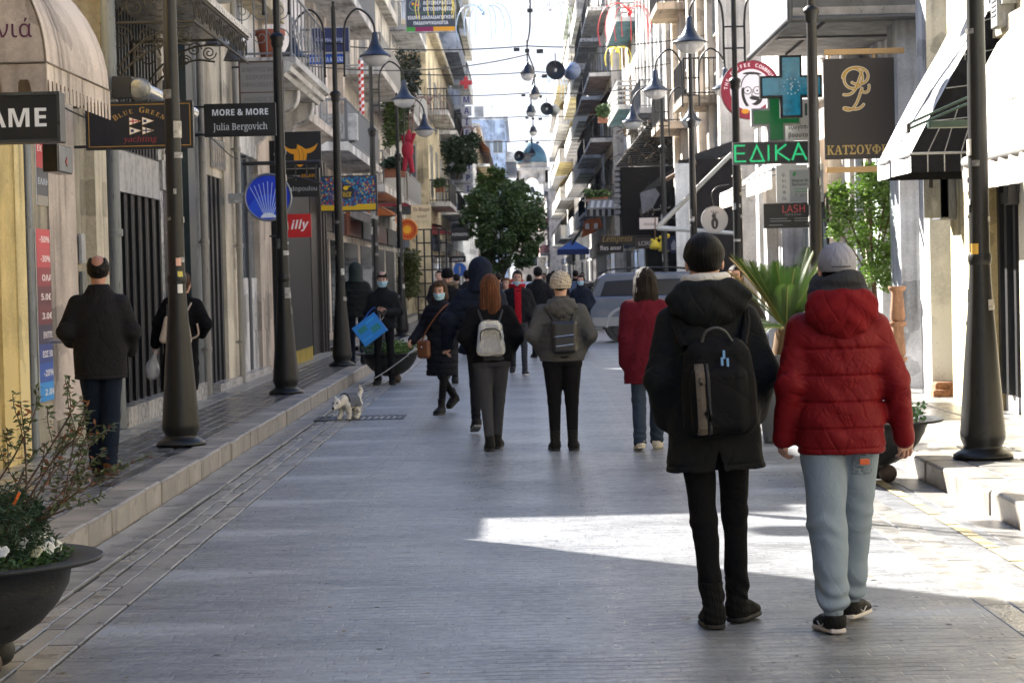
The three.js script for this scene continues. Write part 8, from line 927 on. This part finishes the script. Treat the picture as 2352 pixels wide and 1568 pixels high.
{ const p = person({ label: 'balding masked person in dark clothes looking at a phone, a blue bag on one arm', pos: place(884, 884), H: 1.72, yaw: Math.PI, headPitch: -0.12, legs: [[0.05, 0.08, 0, 0.03], [-0.03, 0.05, 0, 0.03]], arms: [{ el: [-0.25, 1.12, 0.02], wr: [-0.07, 1.12, -0.24] }, { el: [0.25, 1.12, 0.02], wr: [0.07, 1.14, -0.25] }], curl: [1, 1], bottom: { ...slim, color: [0.008, 0.008, 0.01] }, shoe: { kind: 'shoe', color: [0.01, 0.01, 0.01] }, top: { name: 'jacket', color: [0.01, 0.011, 0.013], S: man(0.86), fold: 0.008 }, hair: { color: [0.02, 0.017, 0.015], inf: 0.008, bald: 0.075, nape: 0.06, line: 0.04 }, mask: 'on' });
  wear(p, 'phone', 'phone with white earphone leads held in both hands', 'phone', 0, (t, J) => { part(t, 'phone_body', rb(0, 1.13 + J.up, -0.33, 0.14, 0.07, 0.012, 0.005).rotateX(0), M.black); part(t, 'screen', rb(0, 1.13 + J.up, -0.322, 0.12, 0.06, 0.004, 0.001), M.paneGrey); part(t, 'leads', tube([[0.03, 1.1 + J.up, -0.33], [0.02, 1.0 + J.up, -0.32], [-0.03, 1.06 + J.up, -0.33]], 0.006, 12, 4), M.white); });
  const t = wear(p, 'shopping_bag', 'bright blue shopping bag with green print on the arm of the masked person', 'shopping bag', 0, (t, J) => { const u = J.up, tx = ctex(128, 128, (c, w, h) => { c.fillStyle = '#1f7fd0'; c.fillRect(0, 0, w, h); c.fillStyle = '#1d7f88'; c.fillRect(14, 24, 46, 34); c.fillRect(70, 60, 46, 36); c.fillStyle = '#2ba0e4'; c.fillRect(8, 96, 50, 8); c.fillRect(70, 18, 44, 8); c.fillStyle = '#1b6b70'; for (let i = 0; i < 5; i++) c.fillRect(16, 28 + i * 6, 40 - i * 4, 2); }); const G2 = new THREE.Group(); const b = part(t, 'bag_body', rb(0, 0, 0, 0.44, 0.36, 0.12, 0.012).rotateZ(-0.62).translate(0.2, 0.86 + u, -0.26), mat([0.02, 0.18, 0.55], 0.5)); part(b, 'print', new THREE.PlaneGeometry(0.42, 0.34).rotateY(Math.PI).translate(0, 0, -0.064).rotateZ(-0.62).translate(0.2, 0.86 + u, -0.26), mat([1, 1, 1], 0.45, { map: tx })); part(t, 'handle', tube([[0.05, 1.0 + u, -0.26], [0.12, 1.2 + u, -0.22], [0.2, 1.14 + u, -0.2], [0.3, 1.0 + u, -0.26]], 0.01, 16, 5), mat([0.02, 0.1, 0.4], 0.5)); });
}
person({ label: 'hooded person in dark green grey padded coat seen from behind on the left pavement', pos: place(822, 838, 0.16), H: 1.72, yaw: 0.1, legs: [[0.15, 0.1, 0], [-0.15, 0.2, -0.1]], noHands: [1, 1], arms: pockets(1), bottom: { ...slim, color: [0.01, 0.014, 0.025] }, shoe: { kind: 'shoe', color: [0.01, 0.01, 0.01] }, top: { name: 'padded_coat', color: [0.014, 0.017, 0.017], S: man(0.82, 1.05), quilt: 0.1, puff: 0.008 }, hoodUp: [0.035, 0.045, 0.042], cell: 0.014 });
person({ label: 'person in a black hat and fur trimmed hood looking down behind the dog walker', pos: place(1034, 880), H: 1.74, yaw: Math.PI - 0.1, headPitch: -0.45, legs: [[0.1, 0.05, 0], [-0.2, 0.3, -0.2]], arms: [{ el: [-0.25, 1.12, 0.02], wr: [-0.1, 1.1, -0.22] }, { el: [0.25, 1.12, 0.02], wr: [0.1, 1.14, -0.22] }], bottom: { ...slim, color: [0.008, 0.008, 0.01] }, shoe: { kind: 'boot', color: [0.01, 0.01, 0.01] }, top: { name: 'coat', color: [0.009, 0.009, 0.011], S: man(0.6) }, hat: { color: [0.006, 0.006, 0.007], low: 0.0, inf: 0.006 }, hoodDown: { color: [0.14, 0.11, 0.08], w: 0.17, y: 1.47, h: 0.08, z: 0.07 }, cell: 0.014 });
person({ label: 'young person in a red hoodie and black jacket, mask under the chin', pos: place(1193, 862), H: 1.70, yaw: Math.PI + 0.05, headRoll: 0.1, legs: [[0.2, 0.04, 0.05], [-0.22, 0.45, -0.5]], arms: pockets(1), noHands: [1, 1], bottom: { ...slim, color: [0.04, 0.042, 0.05] }, shoe: { kind: 'trainer', color: [0.04, 0.04, 0.04], sole: [0.6, 0.58, 0.55] }, top: { name: 'jacket', color: [0.01, 0.01, 0.012], S: man(0.88) }, hair: { color: [0.012, 0.009, 0.007], inf: 0.01, line: 0.066, nape: 0.03 }, mask: 'chin', hoodDown: { color: [0.34, 0.01, 0.02], w: 0.14, y: 1.45, h: 0.07, z: 0.05 }, cell: 0.014 }).add((() => { const q = mesh('hoodie_front', nets((x, y, z) => Math.max(Math.abs(loft(man(0.86))(x, y, z) - 0.008) - 0.006, Math.abs(x) - 0.055 - 0.02 * (y - 1), z), [-0.1, 0.88, -0.22], [0.1, 1.5, 0], 0.012), clothM([0.34, 0.01, 0.02])); return q; })());
person({ label: 'dark brown haired person in a maroon coat and jeans, seen from behind', pos: place(1490, 1032), H: 1.64, yaw: -0.02, legs: [[-0.16, 0.16, -0.12], [0.18, 0.08, 0]], arms: [[-0.1, 0.12, 0.25], [0.1, 0.12, 0.3]], curl: [0.6, 0.6], noHands: [0, 1], bottom: { r: [0.092, 0.07, 0.066], color: [0.028, 0.04, 0.06], fold: 0.008 }, shoe: { kind: 'trainer', color: [0.55, 0.5, 0.42], sole: [0.5, 0.44, 0.32] }, top: { name: 'coat', color: [0.10, 0.008, 0.016], rough: 0.95, S: W(0.63, 1.1), sl: [0.085, 0.075, 0.06], fold: 0.009 }, hair: { color: [0.018, 0.011, 0.008], inf: 0.026, noise: 0.012, freq: 45, drop: [[-0.19, 0.125, 0.075, 0.035], [-0.1, 0.125, 0.1, 0.035], [0.04, 0.1, 0.095, 0.02]], lo: -0.22 } });
person({ label: 'person facing the camera, half hidden behind the shoulder of the black parka', pos: place(1697, 960), H: 1.66, yaw: Math.PI - 0.3, legs: [[0.1, 0.1, 0], [-0.1, 0.1, 0]], arms: pockets(1), noHands: [1, 1], bottom: { ...slim, color: [0.01, 0.01, 0.012] }, shoe: { kind: 'boot', color: [0.01, 0.01, 0.01] }, top: { name: 'coat', color: [0.02, 0.018, 0.016], S: W(0.7) }, hair: { color: [0.05, 0.028, 0.016], inf: 0.012, line: 0.07, nape: 0.05 } });
// on the left pavement
{ const p = person({ label: 'balding person in a dark coat and brown shoes on the left pavement', pos: place(238, 1094, SW), H: 1.665, yaw: 0.12, legs: [[0.1, 0.1, 0.0, -0.05], [-0.08, 0.16, -0.1, -0.04]], arms: [{ el: [-0.27, 1.15, 0.06], wr: [-0.25, 1.07, -0.15] }, { el: [0.26, 1.14, 0.03], wr: [0.23, 0.98, -0.16] }], curl: [0.9, 0.7], sw: 0.175, noHands: [0, 1], cell: 0.01,
  bottom: { r: [0.098, 0.076, 0.066], color: [0.008, 0.013, 0.024], fold: 0.008 }, shoe: { kind: 'ankle', color: [0.09, 0.035, 0.014], sole: [0.03, 0.02, 0.015] }, top: { name: 'coat', color: [0.014, 0.013, 0.014], S: [[0.76, 0.218, 0.16], [0.95, 0.215, 0.16], [1.15, 0.215, 0.16], [1.3, 0.212, 0.15], [1.39, 0.18, 0.13], [1.46, 0.12, 0.105], [1.53, 0.085, 0.085]], sl: [0.074, 0.068, 0.058], fold: 0.008, k: 0.05 }, hair: { color: [0.014, 0.011, 0.01], inf: 0.014, bald: 0.062, nape: 0.075, noise: 0.005 }, skin: [0.42, 0.2, 0.13] });
  wear(p, 'leaflet', 'folded pale blue leaflet held by the balding walker', 'leaflet', 0, (t, J) => { part(t, 'page', rb(-0.36, 1.06 + J.up, -0.24, 0.12, 0.012, 0.16, 0.003).rotateZ(0.0), mat([0.3, 0.34, 0.55], 0.8)); part(t, 'page', rb(-0.36, 1.078 + J.up, -0.235, 0.12, 0.006, 0.15, 0.002), mat([0.4, 0.43, 0.6], 0.8)); }); }
{ const p = person({ label: 'brown haired person in a long black coat behind the nearest left lamp post', pos: place(410, 968, SW), H: 1.56, tilt: -0.06, yaw: -0.1, headYaw: -0.5, legs: [[0.14, 0.08, 0], [-0.16, 0.2, -0.2]], arms: [{ el: [-0.27, 1.14, 0.04], wr: [-0.33, 0.89, -0.05] }, { el: [0.3, 1.15, 0.05], wr: [0.2, 1.03, -0.18] }], curl: [1.1, 0.8], noHands: [0, 1], bottom: { ...slim, color: [0.006, 0.006, 0.007] }, shoe: { kind: 'boot', color: [0.008, 0.008, 0.008] }, top: { name: 'long_coat', color: [0.006, 0.006, 0.007], rough: 0.95, S: W(0.36, 1.1), sl: [0.088, 0.08, 0.064], fold: 0.009 }, hair: { color: [0.09, 0.04, 0.02], inf: 0.012, drop: [[-0.14, 0.07, 0.04, 0.07], [-0.06, 0.09, 0.07, 0.04], [0.05, 0.085, 0.08, 0.02]], lo: -0.16 } });
  wear(p, 'backpack', 'cream canvas backpack on the long black coat behind the lamp post', 'backpack', 0, (t, J) => { const u = J.up, m = clothM([0.55, 0.45, 0.36], 0.85); part(t, 'bag_body', nets((x, y, z) => rbox(x, y - u, z, -0.02, 1.08, 0.2, lerp(0.19, 0.13, clamp((y - u - 0.95) / 0.3, 0, 1)), 0.17, 0.085, 0.05) + 0.008 * n3(x * 20, y * 20, z * 20), [-0.24, 0.88 + u, 0.1], [0.22, 1.28 + u, 0.32], 0.01), m); part(t, 'strap', tube([[0.05, 1.2 + u, 0.18], [0.12, 1.36 + u, 0.13], [0.13, 1.44 + u, 0.02]], 0.013, 12, 5), m); part(t, 'strap', tube([[-0.08, 1.2 + u, 0.18], [-0.13, 1.36 + u, 0.13], [-0.13, 1.44 + u, 0.02]], 0.013, 12, 5), m); part(t, 'side_loop', tube([[0.12, 0.96 + u, 0.2], [0.24, 1.02 + u, 0.16], [0.22, 1.16 + u, 0.14]], 0.011, 12, 5), m); });
  wear(p, 'plastic_bag', 'white translucent plastic carrier bag held beside the long black coat', 'carrier bag', 0, (t, J) => { const w = J.wr0, c = V(w.x - 0.03, w.y - 0.3, w.z); part(t, 'bag_body', nets((x, y, z) => smin(ell(x, y, z, c.x, c.y - 0.02, c.z, 0.085, 0.115, 0.08), cap(x, y, z, V(c.x, c.y + 0.05, c.z), V(w.x, w.y - 0.09, w.z), 0.05, 0.014), 0.05) + 0.014 * n3(x * 28, y * 22, z * 28), [c.x - 0.15, c.y - 0.2, c.z - 0.15], [c.x + 0.18, w.y, c.z + 0.18], 0.009), mat([0.6, 0.6, 0.6], 0.35, { transmission: 0.3, thickness: 0 })); part(t, 'handle', new THREE.TorusGeometry(0.03, 0.006, 6, 16).translate(w.x, w.y - 0.08, w.z), mat([0.6, 0.6, 0.6], 0.35)); }); }
// further walkers, small in the picture
const F = (px, py, H, yaw, col, hair, label, ex = {}) => person({ label, pos: place(px, py), H, yaw, cell: 0.02, noHands: [1, 1], arms: pockets(1), legs: [[0.18, 0.1, 0], [-0.18, 0.2, -0.15]], bottom: { ...slim, color: [0.01, 0.011, 0.014] }, shoe: { kind: 'boot', color: [0.012, 0.012, 0.012] }, top: { name: 'coat', color: col, S: man(ex.hem || 0.8) }, hair: { color: hair, inf: 0.012, ...(ex.drop ? { drop: [[-0.2, 0.11, 0.06, 0.05], [-0.05, 0.1, 0.09, 0.03], [0.05, 0.09, 0.085, 0.02]], lo: -0.22 } : {}) }, ...ex });
F(1240, 822, 1.78, 0.1, [0.01, 0.01, 0.012], [0.01, 0.008, 0.007], 'tall dark haired person in black right of the red hoodie, seen from behind');
F(1168, 826, 1.58, 2.9, [0.3, 0.28, 0.26], [0.22, 0.10, 0.04], 'person with curly light brown hair and a pale coat beside the red hoodie', { drop: true });
F(1268, 806, 1.66, 0.2, [0.015, 0.014, 0.016], [0.02, 0.012, 0.01], 'dark long haired person between the tall one in black and the knitted hat', { drop: true });
F(1338, 806, 1.60, 3.0, [0.012, 0.016, 0.026], [0.03, 0.016, 0.01], 'masked long haired person left of the silver estate car', { drop: true, mask: 'on' });
F(1288, 770, 1.66, 3.1, [0.02, 0.018, 0.02], [0.02, 0.01, 0.01], 'person in a dark red hat facing the camera in the far crowd', { hat: { color: [0.14, 0.012, 0.014], low: 0.01, inf: 0.004 } });
F(1325, 758, 1.74, 0.0, [0.008, 0.008, 0.01], [0.01, 0.01, 0.01], 'far person in black, first left of the silver estate car');
F(1306, 745, 1.68, 0.3, [0.03, 0.035, 0.03], [0.05, 0.04, 0.03], 'far person in olive beside the far dark car');
F(1252, 738, 1.7, 3.1, [0.3, 0.28, 0.22], [0.03, 0.02, 0.015], 'far person in a beige coat left of the dark red hat');
F(1340, 730, 1.7, 3.1, [0.02, 0.03, 0.05], [0.03, 0.02, 0.015], 'farthest person in navy under the blue parasol');
F(1078, 815, 1.76, 0.0, [0.012, 0.012, 0.014], [0.012, 0.01, 0.01], 'dark person mostly hidden behind the navy hood', {});
F(1013, 800, 1.78, 3.0, [0.015, 0.014, 0.015], [0.02, 0.015, 0.012], 'person before the trellis, mostly hidden by the black hat');
F(1148, 790, 1.7, 0.0, [0.02, 0.025, 0.04], [0.02, 0.015, 0.012], 'person with dark hair between the navy hood and the pale car');
F(1100, 775, 1.72, 3.0, [0.014, 0.014, 0.016], [0.015, 0.012, 0.01], 'dark person under the dense tree, left of the pale car');
F(1218, 748, 1.66, 0.1, [0.02, 0.018, 0.022], [0.02, 0.014, 0.01], 'far person in black just right of the pale car roof', { drop: true });
F(1274, 752, 1.75, 0.0, [0.016, 0.018, 0.024], [0.012, 0.01, 0.01], 'far person in black behind the dark red hat');
F(1052, 790, 1.7, 0.2, [0.012, 0.012, 0.012], [0.014, 0.01, 0.009], 'dark person between the black hat and the navy hood, further away');
// dog on its lead
{ const b = place(806, 962), d = thing('dog', 'small white terrier in a grey harness coat walking left on a lead', 'dog', b.toArray()); d.rotation.y = 2.62; d.scale.setScalar(0.86);   // faces -z before the turn
  const legs = [[-0.055, -0.15, 0.03], [0.055, -0.14, -0.05], [-0.055, 0.13, -0.06], [0.055, 0.14, 0.03]];
  const f = (x, y, z) => { let q = smin(ell(x, y, z, 0, 0.235, -0.07, 0.085, 0.1, 0.14), ell(x, y, z, 0, 0.235, 0.1, 0.08, 0.085, 0.12), 0.06); q = smin(q, cap(x, y, z, V(0, 0.27, -0.15), V(0, 0.25, -0.26), 0.07, 0.06), 0.04); q = smin(q, ell(x, y, z, 0, 0.225, -0.31, 0.068, 0.065, 0.07), 0.03); q = smin(q, cap(x, y, z, V(0, 0.195, -0.35), V(0, 0.17, -0.4), 0.045, 0.032), 0.03); for (const e of [-1, 1]) q = smin(q, cap(x, y, z, V(e * 0.045, 0.275, -0.29), V(e * 0.066, 0.335, -0.27), 0.022, 0.007), 0.012); q = smin(q, Math.min(cap(x, y, z, V(0, 0.29, 0.2), V(0, 0.37, 0.26), 0.03, 0.032), cap(x, y, z, V(0, 0.37, 0.26), V(0, 0.45, 0.22), 0.032, 0.014)), 0.03);
    legs.forEach(([lx, lz, off], i) => { const back = i > 1; const a = V(lx, 0.2, lz), k = back ? V(lx, 0.13, lz - 0.03 + off * 0.4) : V(lx, 0.11, lz + 0.012 + off * 0.4), h = back ? V(lx, 0.085, lz + 0.035 + off * 0.7) : V(lx, 0.06, lz + off * 0.8), p = V(lx, 0.026, lz - 0.005 + off); q = smin(q, Math.min(cap(x, y, z, a, k, 0.048, 0.038), cap(x, y, z, k, h, 0.036, 0.03), cap(x, y, z, h, p, 0.03, 0.03), ell(x, y, z, lx, 0.022, lz - 0.02 + off, 0.028, 0.022, 0.036)), 0.025); });
    return q + 0.016 * n3(x * 40, y * 20, z * 40) + 0.010 * n3(x * 110, y * 40, z * 110); };
  part(d, 'body', nets(f, [-0.14, -0.01, -0.48], [0.14, 0.5, 0.36], 0.0085, (x, y, z) => { if (z < -0.418) return [0.01, 0.01, 0.01]; if (z < -0.35 && Math.hypot(Math.abs(x) - 0.03, y - 0.238) < 0.013) return [0.01, 0.01, 0.01]; return [0.62, 0.58, 0.5]; }), mat([1, 1, 1], 0.95, { vertexColors: true }));
  part(d, 'coat', nets((x, y, z) => Math.max(Math.abs(f(x, y, z) - 0.012) - 0.006, Math.abs(z + 0.03) - 0.13, 0.17 - y), [-0.14, 0.1, -0.2], [0.14, 0.38, 0.14], 0.008), clothM([0.13, 0.14, 0.16], 0.9)); part(d, 'collar', new THREE.TorusGeometry(0.088, 0.012, 8, 24).translate(0, 0.262, -0.15), clothM([0.05, 0.05, 0.06]));
  const w = place(958, 800); const hand = P(957, 800, 26.4), nk = b.clone().add(V(0.02, 0.33, -0.02)); const l = thing('lead', 'thin retractable lead from the dog to the hand of its walker', 'lead', nk.toArray()); wpart(l, 'cord', tube([nk, nk.clone().lerp(hand, 0.5).add(V(0, -0.03, 0)), hand], 0.0055, 20, 5), mat([0.35, 0.36, 0.38], 0.6)); wpart(l, 'handle', rod(hand, nk.clone().lerp(hand, 0.86), 0.018, 0.012), mat([0.3, 0.3, 0.32], 0.5));
  const gpos = place(828, 960), gr = thing('drain_grate', 'dark iron drain grate set in the road beside the dog', 'drain', [gpos.x, -0.006, gpos.z]); part(gr, 'frame', [bc(0, 0.006, -0.36, 1.0, 0.014, 0.05), bc(0, 0.006, 0.36, 1.0, 0.014, 0.05), bc(-0.5, 0.006, 0, 0.05, 0.014, 0.77), bc(0.5, 0.006, 0, 0.05, 0.014, 0.77)], M.iron); part(gr, 'pit', bc(0, 0.001, 0, 0.95, 0.003, 0.68), M.black); part(gr, 'bars', [...Array(13)].map((_, k) => bc(-0.44 + k * 0.073, 0.008, 0, 0.032, 0.01, 0.68)), M.iron).userData.kind = 'stuff'; }
// ---------------------------------------------------------------- cars
function car(name, label, x, z, yaw, o) {   // length along x, nose to +x
  const g = thing(name, label, 'car', [x, 0, z]); g.rotation.y = yaw; const L = o.L, W2 = o.W / 2, H = o.H, body = mat(o.color, 0.35, { metalness: 0.25, clearcoat: 0.35 }), hb = 0.34, belt = o.belt;
  const sh = new THREE.Shape(); const P0 = o.prof; P0.forEach(([px, py], i) => i ? sh.lineTo(px, py) : sh.moveTo(px, py));
  for (const [wx, r] of [[-L / 2 + o.wr, 0.43], [L / 2 - o.wf, 0.43]].reverse()) { } sh.closePath();
  const bg = new THREE.ExtrudeGeometry(sh, { depth: o.W - 0.16, bevelEnabled: true, bevelSize: 0.05, bevelThickness: 0.08, bevelSegments: 4, curveSegments: 12 }).translate(0, 0, -W2 + 0.08); part(g, 'body', bg, body);
  const cs = new THREE.Shape(); o.cab.forEach(([px, py], i) => i ? cs.lineTo(px, py) : cs.moveTo(px, py)); cs.closePath();
  const cg = new THREE.ExtrudeGeometry(cs, { depth: o.W - 0.36, bevelEnabled: true, bevelSize: 0.05, bevelThickness: 0.1, bevelSegments: 4 }).translate(0, 0, -W2 + 0.18); part(g, 'cabin', cg, body);
  for (const s of [-1, 1]) { for (const q of o.win) { const ws = new THREE.Shape(); q.forEach(([px, py], i) => i ? ws.lineTo(px, py) : ws.moveTo(px, py)); ws.closePath(); const w = part(g, 'side_window', new THREE.ExtrudeGeometry(ws, { depth: 0.02, bevelEnabled: true, bevelSize: 0.02, bevelThickness: 0.01, bevelSegments: 2 }).translate(0, 0, s > 0 ? W2 - 0.085 : -W2 + 0.065), mat([0.008, 0.012, 0.022], 0.12, { specularIntensity: 0.6 })); }
    part(g, 'sill_trim', rb(0, 0.5, s * (W2 - 0.0), L * 0.94, 0.22, 0.05, 0.02), mat([0.2, 0.2, 0.2], 0.5)); part(g, 'wing_mirror', rb(L * 0.16, belt + 0.08, s * (W2 + 0.1), 0.12, 0.16, 0.2, 0.05), body);
    for (const wx of [-L / 2 + o.wr, L / 2 - o.wf]) { const w = part(g, 'wheel', new THREE.TorusGeometry(0.28, 0.09, 14, 32).translate(wx, 0.37, s * (W2 - 0.1)), mat([0.015, 0.015, 0.015], 0.8)); part(w, 'rim', [new THREE.CylinderGeometry(0.21, 0.21, 0.1, 24).rotateX(Math.PI / 2).translate(wx, 0.37, s * (W2 - 0.09)), ...[0, 1, 2, 3, 4].map(k => bc(0, 0.11, 0, 0.055, 0.2, 0.05).rotateZ(k * 1.2566).translate(wx, 0.37, s * (W2 - 0.02)))], mat([0.4, 0.4, 0.42], 0.35, { metalness: 0.7 })); part(g, 'wheel_arch', new THREE.TorusGeometry(0.44, 0.05, 8, 24, Math.PI).translate(wx, 0.37, s * (W2 - 0.01)), mat([0.24, 0.24, 0.24], 0.5)); part(g, 'wheel_well', new THREE.CylinderGeometry(0.42, 0.42, 0.3, 24).rotateX(Math.PI / 2).translate(wx, 0.37, s * (W2 - 0.17)), M.black); }
    part(g, 'tail_lamp', rb(-L / 2 + 0.01, belt - 0.12, s * (W2 - 0.09), 0.14, 0.34, 0.14, 0.03), mat([0.45, 0.02, 0.02], 0.25)); part(g, 'headlamp', rb(L / 2 - 0.04, belt - 0.2, s * (W2 - 0.2), 0.12, 0.18, 0.3, 0.04), mat([0.7, 0.72, 0.74], 0.15)); if (o.rack) part(g, 'roof_rail', tube([[-L * 0.42, H - 0.02, s * (W2 - 0.25)], [-L * 0.38, H + 0.06, s * (W2 - 0.25)], [L * 0.05, H + 0.07, s * (W2 - 0.25)], [L * 0.12, H - 0.02, s * (W2 - 0.25)]], 0.022, 20, 6), M.black); }
  part(g, 'bumper', rb(-L / 2 - 0.02, 0.5, 0, 0.2, 0.24, o.W - 0.06, 0.06), mat([0.25, 0.25, 0.25], 0.5)); part(g, 'bumper', rb(L / 2 + 0.02, 0.48, 0, 0.2, 0.24, o.W - 0.06, 0.06), mat([0.25, 0.25, 0.25], 0.5)); part(g, 'windscreen', rb(0, 0, 0, 0.03, o.ws[2], o.W - 0.4, 0.01).rotateZ(o.ws[3]).translate(o.ws[0], o.ws[1], 0), mat([0.02, 0.025, 0.035], 0.06, { clearcoat: 1 })); part(g, 'rear_window', rb(0, 0, 0, 0.03, o.rw[2], o.W - 0.45, 0.01).rotateZ(o.rw[3]).translate(o.rw[0], o.rw[1], 0), mat([0.02, 0.025, 0.035], 0.06, { clearcoat: 1 }));
  if (o.extra) o.extra(g); return g;
}
const suv = { L: 4.4, W: 1.75, H: 1.66, belt: 1.08, wr: 0.9, wf: 0.85, color: [0.085, 0.1, 0.135], rack: true, prof: [[-2.12, 0.42], [-2.17, 0.8], [-2.12, 1.06], [1.0, 1.06], [1.95, 0.94], [2.12, 0.8], [2.14, 0.42]], cab: [[-2.08, 1.04], [-1.86, 1.5], [-1.7, 1.6], [0.2, 1.6], [0.45, 1.54], [1.15, 1.04]], win: [[[-1.84, 1.12], [-1.72, 1.44], [-0.98, 1.47], [-0.92, 1.12]], [[-0.82, 1.12], [-0.86, 1.47], [0.02, 1.47], [0.06, 1.12]], [[0.16, 1.12], [0.12, 1.47], [0.36, 1.45], [0.85, 1.12]]], ws: [0.82, 1.31, 0.8, 0.93], rw: [-2.0, 1.3, 0.5, -0.45] };
{ const c = place(1350, 788); const g = car('estate_car', 'silver four wheel drive car crossing the street behind the maroon coat', c.x + 2.18, c.z - 0.6, 0, suv); }
const sedan = { L: 4.2, W: 1.7, H: 1.45, belt: 0.9, wr: 0.8, wf: 0.8, color: [0.02, 0.025, 0.05], prof: [[-2.0, 0.4], [-2.06, 0.75], [-1.95, 0.9], [1.0, 0.9], [1.9, 0.8], [2.04, 0.6], [2.04, 0.4]], cab: [[-1.7, 0.88], [-1.1, 1.38], [0.1, 1.4], [0.9, 0.88]], win: [[[-1.35, 0.95], [-0.98, 1.28], [-0.45, 1.3], [-0.45, 0.95]], [[-0.35, 0.95], [-0.35, 1.3], [0.12, 1.28], [0.6, 0.95]]], ws: [0.55, 1.14, 0.75, 1.0], rw: [-1.45, 1.12, 0.7, -0.88] };
car('dark_car', 'dark blue car parked behind the far crowd, left of the silver car', P(1316, 660, 66).x, -66, 1.2, sedan);
car('pale_car', 'pale blue and white car roof behind the red hoodie, far left of the middle', P(1188, 640, 72).x, -72, 1.45, { ...sedan, color: [0.42, 0.5, 0.6], H: 1.5, extra: g => { part(g, 'roof_box', rb(-0.4, 1.49, 0, 0.7, 0.12, 0.4, 0.03), mat([0.5, 0.03, 0.03], 0.4), 'red roof box'); } });
renderer.render(scene, camera);
